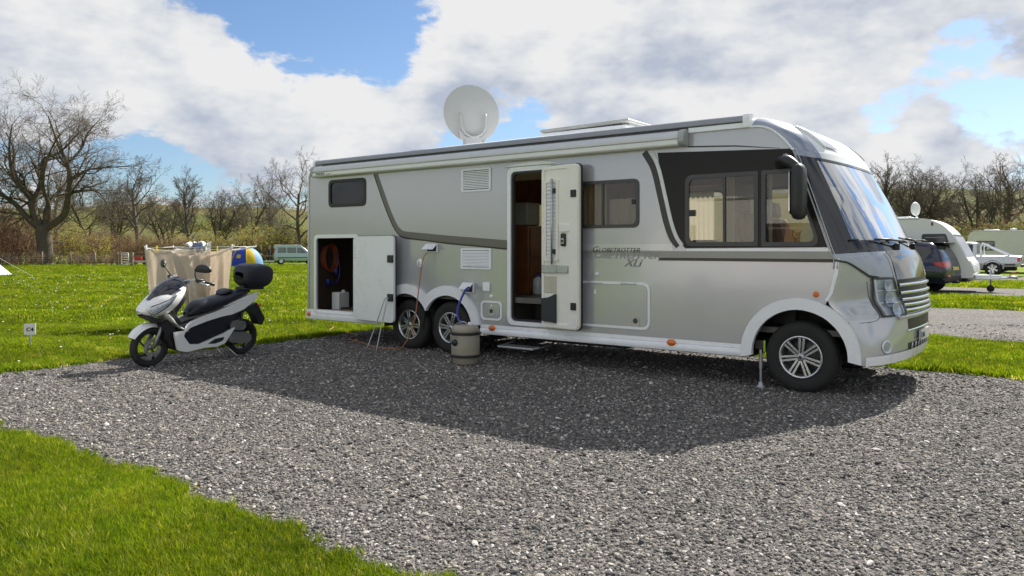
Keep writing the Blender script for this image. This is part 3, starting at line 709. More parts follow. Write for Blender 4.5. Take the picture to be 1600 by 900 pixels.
MB().box((-1.45, .55, .852), (-1.25, .95, 1.60)).ob('side_cabinet', wood, mh, bev=.02)
def seat(y, rot):
    t = MB()
    def lb(a, b_, bev): bm = MB().box(a, b_); return bm
    st = MB().box((-.62, y - .25, 1.12), (-.12, y + .25, 1.30)).ob('cab_seat', leather, mh, bev=.06, seg=3)
    bk = MB().box((-.08, -.25, 0), (.08, .25, .66)); bk.xf(Matrix.Translation((-.66, y, 1.22)) @ Matrix.Rotation(R(-12), 4, 'Y')); bk.ob('backrest', leather, st, bev=.07, seg=3)
    hr = MB().box((-.05, -.14, 0), (.05, .14, .20)); hr.xf(Matrix.Translation((-.82, y, 1.88)) @ Matrix.Rotation(R(-8), 4, 'Y')); hr.ob('headrest', leather, st, bev=.045, seg=3)
    MB().box((-.56, y - .18, .66), (-.18, y + .18, 1.13)).ob('seat_base', dgrey, st, bev=.02)
    MB().tube([(-.60, y - .30, 1.48), (-.36, y - .30, 1.50), (-.2, y - .30, 1.49)], .035, 8).ob('armrest', leather, st, smooth=True)
seat(.62, 0); seat(1.68, 0)
G = []
for t in np.linspace(0, 1, 12):
    x = -.02 + .70 * t; G.append([(x - (.35 * abs(2 * k / 14 - 1) ** 3) * t, .08 + (W - .16) * k / 14, 1.30 + .22 * math.sin(t * 2.0 + .2)) for k in range(15)])
MB().grid(G).ob('dashboard', mat('dash_plastic', (.10, .10, .098), .6), mh, smooth=True)
MB().box((-.03, .1, .9), (.06, W - .1, 1.34)).ob('dash_front', black, mh, bev=.03)
swh = MB().lathe([(.185 + .015 * math.cos(a), .015 * math.sin(a)) for a in np.linspace(0, 2 * PI, 9)], 26, 'x').xf(Matrix.Translation((-.12, 1.68, 1.42)) @ Matrix.Rotation(R(35), 4, 'Y')).ob('steering_wheel', black, mh, smooth=True)
MB().tube([(-.12, 1.68, 1.42), (.05, 1.68, 1.30)], .03, 8).ob('steering_column', black, swh)
# silver blind folded at the near side of the windscreen, sun visor
MB().box((-.02, .22, 2.26), (.10, 1.05, 2.34)).ob('sun_visor', inwall, mh, bev=.01)

# garage
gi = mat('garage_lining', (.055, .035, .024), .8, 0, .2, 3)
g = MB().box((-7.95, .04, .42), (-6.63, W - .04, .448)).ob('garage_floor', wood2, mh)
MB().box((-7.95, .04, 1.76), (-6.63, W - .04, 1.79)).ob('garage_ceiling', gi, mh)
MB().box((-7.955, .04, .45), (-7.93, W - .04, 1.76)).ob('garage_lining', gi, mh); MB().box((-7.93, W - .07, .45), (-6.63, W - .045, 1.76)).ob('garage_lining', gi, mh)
MB().plate(rrect(-7.80, .41, -6.73, 1.72, .09), [rrect(-7.745, .465, -6.785, 1.665, .06)], -.022, .024).ob('hatch_frame', white, mh, bev=.006)
M = Matrix.Translation((-6.757, -.055, 0)) @ Matrix.Rotation(R(-5.5), 4, 'Z')
gd = MB().plate(rrect(.0, .405, .985, 1.685, .07), [], -.03, .035).xf(M).ob('garage_hatch', white, mh, bev=.006)
MB().plate(rrect(.008, .398, .992, 1.692, .075), [rrect(.0, .412, .978, 1.678, .065)], .006, .016).xf(M).ob('hatch_edge', black, gd)
for z in (.775, 1.345): MB().box((.86, -.055, z - .055), (.985, -.028, z + .055)).xf(M).ob('latch', black, gd, bev=.008)
for z in (1.5, 1.45, 1.40, 1.35): MB().box((.03, -.0325, z), (.055, -.029, z + .012)).xf(M).ob('warning_mark', mat('pale_blue_ink', (.3, .4, .6), .5), gd)
MB().tube([M @ Vector((-.012, -.012, z)) for z in (.45, 1.64)], .012, 8).ob('hinge', white, gd)

# habitation door
MB().plate(rrect(-3.80, .49, -3.05, 2.565, .10), [rrect(-3.745, .54, -3.10, 2.51, .08)], -.020, .022).ob('door_frame', white, mh, bev=.006)
MB().plate(rrect(-3.752, .533, -3.094, 2.517, .085), [rrect(-3.715, .57, -3.13, 2.48, .07)], .0, .05).ob('door_seal', black, mh)
MB().plate(spline([(-3.85, 2.575), (-3.6, 2.605), (-3.25, 2.615), (-3.0, 2.58), (-2.92, 2.55)], 4) + [(-2.98, 2.565), (-3.05, 2.575)], [], -.035, .036).ob('drip_moulding', white, mh, bev=.004)
M = Matrix.Translation((-3.20, -.055, 0)) @ Matrix.Rotation(R(-9.5), 4, 'Z')
dr = MB().plate(rrect(0, .50, .635, 2.535, .075), [], -.02, .055).xf(M).ob('side_door', cream, mh, bev=.012, seg=3)
MB().plate(rrect(-.008, .492, .646, 2.543, .08), [rrect(.0, .503, .632, 2.532, .07)], .012, .026).xf(M).ob('door_edge', black, dr)
MB().plate(rrect(.012, .513, .622, 2.523, .07), [rrect(.05, .555, .48, 2.49, .05)], -.034, .016).xf(M).ob('door_rim', cream, dr, bev=.006)
bl = MB().plate(rrect(.06, 1.34, .30, 2.36, .02), [rrect(.095, 1.375, .265, 2.325, .01)], -.042, .024).xf(M).ob('blind_frame', cream, dr, bev=.004)
b = MB()
for k in range(20):
    z = 1.378 + k * .0473; MB().add([(.098, -.036, z + .004), (.262, -.036, z + .004), (.262, -.024, z + .046), (.098, -.024, z + .046), (.098, -.0215, z + .004), (.262, -.0215, z + .004)], [(0, 1, 2, 3), (0, 4, 5, 1)]).xf(M).ob('pleat', paperw, bl)
MB().tube([M @ Vector((.215, -.062, 1.30)), M @ Vector((.215, -.062, 2.37))], .013, 8).ob('grab_rail', alu, dr, smooth=True)
for z in (1.46, 2.22): MB().box((.215, -.06, z - .03), (.262, -.02, z + .03)).xf(M).ob('rail_bracket', black, dr, bev=.006)
MB().box((.345, -.048, 1.525), (.425, -.018, 1.685)).xf(M).ob('door_latch', black, dr, bev=.014); MB().box((.362, -.054, 1.555), (.408, -.046, 1.625)).xf(M).ob('latch_plate', alu, dr, bev=.006)
MB().box((.366, -.058, 1.575), (.402, -.052, 1.605)).xf(M).ob('latch_button', black, dr, bev=.004)
MB().box((.32, -.0385, 1.70), (.50, -.02, 1.80)).xf(M).ob('door_tray', cream, dr, bev=.008)
MB().box((.018, -.046, 1.19), (.27, -.018, 1.29)).xf(M).ob('trim_band', alu, dr, bev=.006); MB().box((.274, -.043, 1.195), (.46, -.018, 1.285)).xf(M).ob('trim_band', alu, dr, bev=.006)
MB().plate(spline([(.03, .87), (.10, .875), (.18, .895), (.26, .93)], 4) + [(.262, .57), (.03, .585)], [], -.056, .036).xf(M).ob('waste_bin', mat('dark_grey_bin', (.03, .036, .04), .5), dr, bev=.012)
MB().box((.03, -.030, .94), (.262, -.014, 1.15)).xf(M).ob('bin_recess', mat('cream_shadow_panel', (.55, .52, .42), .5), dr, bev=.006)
for z in (.79, 2.17): MB().box((.515, -.052, z - .045), (.60, -.018, z + .045)).xf(M).ob('latch', black, dr, bev=.008)
MB().plate(rpoly([(.55, .57), (.59, .57), (.57, .67)], .012), [], -.046, .014).xf(M).ob('hook', white, dr)

# service flaps, vents, lamps on the near side
def vent(s0, z0, s1, z1):
    f = MB().plate(rrect(s0, z0, s1, z1, .025), [rrect(s0 + .03, z0 + .025, s1 - .03, z1 - .025, .01)], -.016, .018).ob('vent', white, mh, bev=.004)
    MB().box((s0 + .02, -.003, z0 + .02), (s1 - .02, -.001, z1 - .02)).ob('vent_shadow_gap', black, f)
    n = 11
    for k in range(n):
        z = z0 + .032 + (z1 - z0 - .064) * (k + .5) / n
        MB().box((s0 + .028, -.013, -.0085), (s1 - .028, -.009, .0085)).xf(Matrix.Translation((0, 0, z)) @ Matrix.Translation((0, -.010, 0)) @ Matrix.Rotation(R(-28), 4, 'X') @ Matrix.Translation((0, .010, 0))).ob('slat', white, f)
vent(-4.62, 1.215, -4.08, 1.50); vent(-4.61, 2.28, -4.085, 2.595)
lk1 = MB().plate(rrect(-3.07, .545, -1.715, 1.10, .10), [rrect(-3.04, .575, -1.745, 1.07, .08)], -.012, .014).ob('locker_frame', white, mh, bev=.004)
MB().plate(rrect(-3.032, .583, -1.753, 1.062, .075), [], -.006, .008).ob('locker_flap', silver, lk1, bev=.002)
for s in (-2.45, -1.99): MB().tube([(s - .10, -.016, 1.088), (s + .10, -.016, 1.088)], .013, 8).ob('hinge', white, lk1, smooth=True)
lc = MB().plate(rrect(-1.95, .575, -1.855, .70, .02), [], -.012, .008).ob('lock', mat('beige_lock', (.5, .48, .42), .5), lk1, bev=.003); MB().lathe([(0, -.018), (.028, -.018), (.033, -.010)], 14, 'y', (-1.903, 0, .645)).ob('lock_barrel', dgrey, lc)
MB().plate(rpoly([(-2.475, .945), (-2.435, .945), (-2.455, 1.01)], .01), [], -.012, .008).ob('hook', white, lk1)
MB().lathe([(0, -.03), (.02, -.03), (.026, -.012), (.03, .0)], 14, 'y', (-2.43, 0, 1.185)).ob('door_holder', white, mh, smooth=True)
cf = MB().plate(rrect(-4.262, .53, -3.90, .79, .07), [rrect(-4.235, .555, -3.927, .765, .06)], -.012, .014).ob('toilet_flap_frame', white, mh, bev=.004)
MB().plate(rrect(-4.222, .565, -3.94, .755, .05), [], -.007, .009).ob('toilet_flap', silver, cf, bev=.002)
lc = MB().plate(rrect(-4.12, .595, -4.035, .70, .02), [], -.013, .008).ob('lock', mat('beige_lock', (.5, .48, .42), .5), cf, bev=.003); MB().lathe([(0, -.019), (.026, -.019), (.03, -.011)], 14, 'y', (-4.078, 0, .655)).ob('lock_barrel', dgrey, lc)
MB().plate(rpoly([(-4.095, .715), (-4.06, .715), (-4.0775, .75)], .008), [], -.012, .008).ob('hook', white, cf)
MB().lathe([(0, -.03), (.018, -.03), (.024, -.012), (.028, .0)], 14, 'y', (-4.08, 0, .85)).ob('door_holder', white, mh, smooth=True)
MB().box((-4.225, -.022, .915), (-4.10, .0, 1.04)).ob('socket_box', white, mh, bev=.012)
def flap(s, z, w=.17, h=.12, name='inlet_flap'):
    o = MB().box((s - w / 2, -.03, z - h / 2), (s + w / 2, 0, z + h / 2)).ob(name, white, mh, bev=.01)
    l = MB().box((-w / 2, -.008, -h), (w / 2, .0, 0)).xf(Matrix.Translation((s, -.03, z + h / 2)) @ Matrix.Rotation(R(-50), 4, 'X')).ob('lid', white, o, bev=.004)
    MB().box((s - w / 2 + .02, -.032, z - h / 2 + .015), (s + w / 2 - .02, -.029, z + h / 2 - .015)).ob('inlet_recess', black, o)
flap(-5.16, 1.50, .22, .12); flap(-4.47, .955, .19, .14)
lw_ = MB().lathe([(0, -.028), (.03, -.026), (.034, -.018), (.058, -.018), (.064, -.008), (.066, .0)], 20, 'y', (-5.41, 0, 1.285)).ob('filler_cap', white, mh, smooth=True)
MB().box((-5.425, -.034, 1.26), (-5.395, -.024, 1.31)).ob('key_lock', alu, lw_, bev=.004)
for s, z in ((-4.06, .425), (-1.441, .425), (-7.93, .42)):
    MB().lathe([(0, -.045), (.03, -.042), (.042, -.03), (.046, -.018)], 18, 'y').xf(Matrix.Translation((s, 0, z)) @ Matrix.Diagonal((1.25, 1, .85, 1))).ob('side_marker', orange, mh, smooth=True)
mk = MB().lathe([(0, -.022), (.022, -.018), (.03, -.006), (.032, 0)], 16, 'y', (.147, 0, 1.03)).ob('side_indicator', orange, mh, smooth=True)
# skirts
def skirt(s0, s1, z0, z1):
    pr = [(.02, z1), (-.008, z1 - .006), (-.012, z1 - .045), (-.004, z1 - .052), (-.018, z1 - .060), (-.026, z1 - .10), (-.018, z0 + .01), (.01, z0), (.06, z0)]
    G = [[(s, y, z) for y, z in pr] for s in np.linspace(s0, s1, 8)]
    return MB().grid(G, flip=True).ob('side_skirt', white, mh, smooth=True, auto=R(50))
skirt(-4.27, -.60, .33, .47); skirt(-8.0, -6.24, .335, .505)
G = [[(-8.0 - .03 * math.sin(PI * v), y, z) for y, z in [(yy, .335 + .165 * v) for yy in np.linspace(0, W, 12)]] for v in np.linspace(0, 1, 6)]
MB().grid(G).ob('rear_bumper', white, mh, smooth=True)
for y0 in (W - .01,):
    MB().box((-8.0, y0, .335), (-6.24, y0 + .02, .5)).ob('side_skirt', white, mh); MB().box((-4.27, y0, .335), (-.60, y0 + .02, .46)).ob('side_skirt', white, mh)
# wheel arch flares
fa = arc(AF, .605, -3, 184, 30); fb = arc(AF, .485, -1, 182, 30)
MB().plate(ribbon(fa, fb), [], -.045, .05).ob('wheel_arch', white, mh, bev=.016, seg=3)
Ro, Ri, h = .605, .468, .4075; ao = math.degrees(math.acos(h / Ro)); ai = math.degrees(math.acos(h / Ri))
oo = arc(AR[0], Ro, 8, 180 - ao, 22) + arc(AR[1], Ro, ao, 172, 22)[1:]; ii = arc(AR[0], Ri, 10, 180 - ai, 22) + arc(AR[1], Ri, ai, 170, 22)[1:]
MB().plate(ribbon(oo, ii), [], -.045, .05).ob('wheel_arch', white, mh, bev=.016, seg=3)
for c in (AF,): MB().plate(ribbon(fa, fb), [], W - .005, .05).ob('wheel_arch', white, mh)
MB().plate(ribbon(oo, ii), [], W - .005, .05).ob('wheel_arch', white, mh)
# underbody
b = MB().box((-7.9, .35, .36), (.30, W - .35, .52)).box((-7.9, .05, .38), (-6.3, .40, .44)).box((-4.2, .05, .39), (-.62, .40, .46)).box((-7.9, W - .4, .38), (-6.3, W - .05, .44)).box((-4.2, W - .4, .39), (-.62, W - .05, .46)).box((.3, .5, .36), (.72, W - .5, .6)).box((-3.6, .3, .26), (-2.2, .9, .36)).box((-7.6, 1.2, .25), (-6.6, 1.9, .36))
for c in (AR[0][0], AR[1][0]): b.tube([(c, .2, .37), (c, W - .2, .37)], .05, 8)
b.ob('chassis', dark, mh)
b = MB()
for cx, r0 in ((AF[0], .53), ):
    b.grid([[(cx + r0 * math.cos(a), y, .385 + r0 * math.sin(a)) for a in np.linspace(-.1, PI + .1, 20)] for y in (.01, .50)])
b.ob('wheel_well', dark, mh); MB().box((-.60, .50, .45), (.52, .52, .93)).ob('wheel_well_back', dark, mh); MB().box((-6.25, .45, .45), (-4.3, .47, .9)).ob('wheel_well_back', dark, mh); b = MB()
for cx in (AR[0][0], AR[1][0]): b.grid([[(cx + .50 * math.cos(a), y, .37 + .50 * math.sin(a)) for a in np.linspace(-.1, PI + .1, 20)] for y in (.01, .45)])
b.ob('wheel_well', dark, mh)
# wheels
def make_wheel():
    root = bpy.data.objects.new('wheel', None); link(root, mh)
    prof = [(.215, .012), (.235, .004), (.27, -.004), (.31, -.006), (.345, .004), (.362, .024), (.370, .045)]
    prof = prof + [(.372, .075), (.372, .15), (.370, .18), (.36, .205), (.34, .222), (.30, .228), (.24, .222), (.21, .21)]
    MB().lathe(prof, 56, 'y').ob('tyre', rubber, root, smooth=True)
    b = MB()
    for row, (y0, y1) in enumerate(((.018, .066), (.080, .145), (.159, .207))):
        for k in range(44):
            a0 = 2 * PI * (k + .5 * (row % 2)) / 44; r0, r1 = .362 if row != 1 else .368, .3755 if row == 1 else .3715
            for kk in (0,):
                a1 = a0 + 2 * PI / 44 * .72
                P = []
                for r, y, a in ((r0, y0, a0), (r0, y1, a0 + .03), (r0, y1, a1 + .03), (r0, y0, a1), (r1, y0, a0), (r1, y1, a0 + .03), (r1, y1, a1 + .03), (r1, y0, a1)):
                    rr = r - (.010 if (row == 0 and y == y0) or (row == 2 and y == y1) else 0); P.append((rr * math.cos(a), y, rr * math.sin(a)))
                b.add(P, [(4, 5, 6, 7), (0, 1, 5, 4), (1, 2, 6, 5), (2, 3, 7, 6), (3, 0, 4, 7)])
    b.ob('tread', rubber, root)
    MB().lathe([(.222, .002), (.220, -.004), (.205, -.003), (.196, .010), (.192, .03), (.186, .10), (.186, .2)], 48, 'y').ob('rim', alloy, root, smooth=True)
    MB().lathe([(.0, .075), (.12, .075), (.186, .10)], 32, 'y').ob('brake_disc', dalloy, root, smooth=True)
    for k in range(7):
        for d in (-1, 1):
            a = 2 * PI * k / 7 + PI / 2; P = []
            def q(r, w, y): c_, s_ = math.cos(a), math.sin(a); return (r * c_ - w * s_, y, r * s_ + w * c_)
            P = [q(.035, d * .004, .012), q(.035, d * .026, .012), q(.20, d * .034, .004), q(.20, d * .008, .004), q(.035, d * .004, .045), q(.035, d * .026, .045), q(.20, d * .034, .035), q(.20, d * .008, .035)]
            MB().add(P, [(0, 1, 2, 3), (7, 6, 5, 4), (0, 4, 5, 1), (1, 5, 6, 2), (2, 6, 7, 3), (3, 7, 4, 0)]).ob('spoke', alloy, root, bev=.003, seg=1)
    MB().lathe([(.0, -.004), (.030, -.003), (.040, .008), (.044, .03)], 24, 'y').ob('hub_cap', alu, root, smooth=True)
    MB().lathe([(.0, -.006), (.016, -.006), (.018, -.003)], 16, 'y').ob('hub_badge', dgrey, root)
    return root
wh = make_wheel(); wh.location = (AR[0][0], .035, .373); wh.rotation_euler = (0, .3, 0)
for x, y, rz, ry in ((AR[1][0], .035, 0, .75), (AF[0], .035, 0, .06), (AR[0][0], W - .035, PI, 0), (AR[1][0], W - .035, PI, .5), (AF[0] + .0, W - .035, PI, .2)):
    c = copy_tree(wh, mh); c.location = (x, y, .373); c.rotation_euler = (0, ry, rz)
# awning, roof rail, roof kit
def extr(name, prof, s0, s1, m, par, n=2, **k):
    G = [[(s, y, z) for y, z in prof] for s in (s0, s1)]
    b = MB().grid(G, True, flip=True); c = len(prof); b.f += [tuple(range(c)), tuple(range(2 * c - 1, c - 1, -1))]
    return b.ob(name, m, par, **k)
aw = extr('awning', rpoly([(.0, 2.648), (-.02, 2.648), (-.115, 2.648), (-.136, 2.668), (-.124, 2.725), (0, 2.725)], [0, .01, .015, .012, .004, 0]), -7.70, -1.31, mat('awning_cream', (.74, .745, .73), .4, 0, .03), mh, smooth=True, auto=R(30))
extr('awning_cassette', rpoly([(0, 2.727), (-.136, 2.727), (-.138, 2.755), (-.115, 2.805), (-.06, 2.83), (0, 2.83)], [0, .004, .02, .04, .03, 0]), -7.715, -1.30, mat('awning_grey', (.60, .61, .63), .35, .2, .03), aw, smooth=True, auto=R(30))
for s0, s1 in ((-7.745, -7.70), (-1.31, -1.235)):
    extr('end_cap', rpoly([(0, 2.645), (-.10, 2.65), (-.142, 2.69), (-.15, 2.75), (-.13, 2.81), (-.07, 2.838), (0, 2.838)], .02), s0, s1, mat('end_cap_grey', (.40, .41, .42), .4), aw, bev=.006)
text('awning_lettering', 'THULE', .055, inkm, aw, Matrix.Translation((-7.62, -.1365, 2.674)) @ Matrix.Rotation(R(78), 4, 'X'), sx=1.3, offset=.002)
text('awning_lettering', 'omnistor', .028, inkg, aw, Matrix.Translation((-7.36, -.1365, 2.674)) @ Matrix.Rotation(R(78), 4, 'X'), sx=1.2)
rl = extr('roof_rail', rpoly([(.10, 2.945), (.0, 2.935), (-.035, 2.90), (-.038, 2.862), (.0, 2.855), (.05, 2.86)], [.01, .03, .02, .01, .01, .01]), -7.76, -.60, railm, mh, smooth=True, auto=R(40))
extr('rail_gap', [(.02, 2.852), (-.020, 2.852), (-.020, 2.835), (.02, 2.835)], -7.6, -1.25, dgrey, rl)
extr('rail_trim', rpoly([(.02, 2.852), (-.026, 2.85), (-.03, 2.795), (.0, 2.785), (.02, 2.79)], .006), -1.23, -.60, white, rl, bev=.003)
extr('end_cap', rpoly([(.10, 2.955), (-.02, 2.945), (-.048, 2.90), (-.045, 2.79), (.02, 2.782)], .015), -.60, -.53, white, rl, bev=.008)
extr('end_cap', rpoly([(.10, 2.955), (-.02, 2.945), (-.045, 2.90), (-.045, 2.80), (.02, 2.79)], .015), -7.80, -7.75, white, rl, bev=.008)
MB().tube([(-7.955, -.004, .50), (-7.955, -.004, 2.62), (-7.94, -.004, 2.69), (-7.89, -.004, 2.755), (-7.80, -.006, 2.79)], .018, 8).ob('corner_trim', white, mh, smooth=True)
MB().tube([Vector((float(lk(t)[0]), -.004, float(lk(t)[1]))) for t in np.linspace(9.3, 13, 22)] + [Vector((-.56, -.004, 2.80))], .014, 8).ob('cap_trim', white, mh, smooth=True)
# dish
ds = bpy.data.objects.new('satellite_dish', None); link(ds, mh); ds.location = (-5.40, 1.16, 2.98)
Md = Matrix.Translation((0, 0, .66)) @ Matrix.Rotation(R(52), 4, 'Z') @ Matrix.Rotation(R(-10), 4, 'X')
dm = mat('dish_grey', (.50, .505, .51), .5, 0, .04, 3)
prof = [(0, .0), (.15, .008), (.3, .030), (.42, .058), (.475, .075), (.482, .068), (.48, .060), (.42, .045), (.3, .018), (.15, -.006), (0, -.014)]
MB().lathe(prof, 48, 'y').xf(Md @ Matrix.Diagonal((.93, 1, 1.0, 1))).ob('reflector_dish', dm, ds, smooth=True, auto=R(60))
Mb = Md
U = [(-.20, -.05, -.04), (-.19, -.045, -.22), (-.15, -.045, -.34), (-.07, -.04, -.40), (.0, -.04, -.415), (.07, -.04, -.40), (.15, -.045, -.34), (.19, -.045, -.22), (.20, -.05, -.04)]
MB().tube([Mb @ Vector(p) for p in spline(U, 4)], .017, 8).ob('back_frame', dm, ds, smooth=True)
MB().plate(rpoly([(-.23, -.30), (-.12, -.42), (.12, -.42), (.23, -.30), (.20, -.46), (.12, -.52), (-.12, -.52), (-.20, -.46)], .03), [], -.035, .03).xf(Mb).ob('back_bracket', dm, ds)
for x in (-.15, .15): MB().tube([Mb @ Vector((x, -.02, -.46)), Mb @ Vector((x * .9, .0, -.70))], .022, 8).ob('mast', dm, ds, smooth=True)
MB().tube([Mb @ Vector((.0, .0, -.50)), Mb @ Vector((.02, .32, -.60))], .015, 8).ob('feed_arm', dm, ds, smooth=True)
MB().lathe([(0, 0), (.22, 0), (.24, .03), (.20, .10), (.08, .13), (0, .13)], 28, 'z', (0, 0, -.06)).ob('turntable', white, ds, smooth=True)
# rooflight
rf = MB().box((-3.60, .45, 2.95), (-2.28, 1.15, 3.06)).ob('rooflight', white, mh, bev=.02)
MB().box((-.68, -.33, 0), (.68, .33, .05)).xf(Matrix.Translation((-2.94, .80, 3.075)) @ Matrix.Rotation(R(-1.0), 4, 'Y')).ob('rooflight_dome', mat('grey_acrylic', (.46, .46, .44), .35), rf, bev=.018)
MB().box((-2.40, .55, 3.05), (-2.28, 1.05, 3.125)).ob('rooflight_hinge', alu, rf, bev=.01)
# mirror
mr_ = bpy.data.objects.new('wing_mirror', None); link(mr_, mh)
G = []
for p, rx_, rz_ in ((( -.20, -.02, 2.385), .075, .060), ((-.17, -.12, 2.395), .065, .058), ((-.11, -.20, 2.395), .062, .055), ((-.03, -.26, 2.365), .06, .055), ((.04, -.28, 2.30), .06, .06), ((.055, -.28, 2.22), .062, .062)):
    G.append(Vector(p))
MB().tube(spline(G, 3), [.055 + .004 * math.sin(k) for k in range(len(spline(G, 3)))], 10).ob('mirror_arm', black, mr_, smooth=True)
G = []
for z, k in ((1.785, .3), (1.80, .72), (1.84, .95), (1.95, 1), (2.1, 1), (2.22, 1), (2.29, .9), (2.33, .6), (2.345, .2)):
    row = []
    for a in np.linspace(0, 2 * PI, 17)[:-1]:
        ca, sa = math.cos(a), math.sin(a); ex = math.copysign(abs(ca) ** .6, ca); ey = math.copysign(abs(sa) ** .6, sa)
        row.append((.062 + .065 * ex * k - .02 * (2.3 - z) * .3, -.28 + .115 * ey * k, z))
    G.append(row)
mb_ = MB().grid(G, True).ob('mirror_housing', black, mr_, smooth=True)
MB().plate(rrect(-.37, 1.84, -.19, 2.27, .03), [], -.004, .004, mp=lambda a, b_, c: (-.006 + c, a, b_)).ob('mirror_glass', chrome, mr_)
MB().lathe([(0, -.03), (.05, -.028), (.06, -.01), (.062, 0)], 16, 'y', (-.21, 0, 2.385)).ob('mirror_mount', black, mr_, smooth=True)
MB().tube([(-.17, -.05, 2.45), (-.15, -.08, 2.468), (-.12, -.10, 2.468), (-.10, -.12, 2.45)], .008, 6).ob('mirror_loop', alu, mr_)
# wipers
for u0, u1 in ((.30, .12), (.66, .46)):
    w = MB().tube([surf(6.98, u0, .02), surf(7.06, u0 + .01, .07), surf(7.13, (u0 + u1) / 2, .06), surf(7.17, u1, .045)], [.013, .012, .009, .007], 6).ob('wiper', black, mh, smooth=True)
    MB().tube([surf(7.14, u0 - .02, .035), surf(7.20, u1 - .09, .030)], .010, 6).ob('wiper_blade', black, w)
    MB().tube([surf(7.16, (u0 + u1) / 2, .06), surf(7.16, u0 - .04, .045)], .006, 6).ob('wiper_link', black, w)
    c = surf(6.95, u0, .01); MB().box(tuple(c - Vector((.02, .03, .04))), tuple(c + Vector((.03, .03, .035)))).ob('wiper_pivot', black, w, bev=.012)
# step, jack
st = MB().box((-3.72, -.34, .228), (-3.16, -.14, .252)).ob('entrance_step', alu, mh, bev=.006)
for k in range(5): MB().box((-3.70, -.33 + k * .038, .2525), (-3.18, -.31 + k * .038, .256)).ob('tread_strip', dgrey, st)
for s in (-3.74, -3.14): MB().tube([(s, -.20, .24), (s + .05, -.02, .27), (s + .03, .15, .36)], .014, 6).ob('step_arm', black, st, smooth=True)
MB().box((-3.70, .06, .33), (-3.10, .14, .375)).ob('step_carrier', black, st, bev=.01)
jk = MB().tube([(-.44, .06, .06), (-.44, .06, .22)], .014, 10).tube([(-.44, .06, .22), (-.44, .06, .46)], .020, 10).ob('levelling_jack', galv, mh, smooth=True, auto=R(40))
MB().lathe([(0, 0), (.05, 0), (.05, .012), (.03, .03), (.022, .06)], 20, 'z', (-.44, .06, .013)).ob('jack_foot', galv, jk, smooth=True)
MB().box((-.405, .03, .40), (-.385, .06, .52)).ob('jack_hose', mat('lime_plastic', (.35, .55, .02), .5), jk, bev=.006)
MB().box((-.50, .03, .42), (-.40, .14, .52)).ob('jack_body', black, jk, bev=.01)

# ------------------------------------------------------------------ scooter
from mathutils.bvhtree import BVHTree
def hull(st, n=20, ex=.75):
    """st = [(cx, cz, dx, dz, w)] rings in the xz plane widened along y"""
    G = []
    for cx, cz, dx, dz, w in st:
        row = []
        for k in range(n):
            a = 2 * PI * k / n; c, s = math.cos(a), math.sin(a); c = math.copysign(abs(c) ** ex, c); s = math.copysign(abs(s) ** ex, s)
            row.append((cx + dx * c, w * s, cz + dz * c))
        G.append(row)
    b = MB().grid(G, True); e = len(G) * n
    b.f += [tuple(range(n)), tuple(range(e - 1, e - n - 1, -1))]; return b
def smooth_st(st, n=3): return [tuple(q) for q in spline(st, n)]
def bvh(b): return BVHTree.FromPolygons([Vector(v) for v in b.v], b.f)
def cast_patch(tree, corners, side, nx=8, nz=6, off=.006, axis='y'):
    """bilinear patch in (a, z) dropped on a hull from the side (axis y) or from behind (axis x)"""
    a, b_, c, d = [np.array(q, float) for q in corners]; G = []; last = 0.0
    for i in range(nz + 1):
        y = i / nz; row = []
        for j in range(nx + 1):
            x = j / nx; q = (a * (1 - x) + b_ * x) * (1 - y) + (d * (1 - x) + c * x) * y
            if axis == 'y': h = tree.ray_cast(Vector((q[0], side * 5, q[1])), Vector((0, -side, 0)))
            else: h = tree.ray_cast(Vector((side * 9, q[0], q[1])), Vector((-side, 0, 0)))
            if h[0] is not None: last = h[0].y if axis == 'y' else h[0].x
            row.append((q[0], last + side * off, q[1]) if axis == 'y' else (last + side * off, q[0], q[1]))
        G.append(row)
    return MB().grid(G)

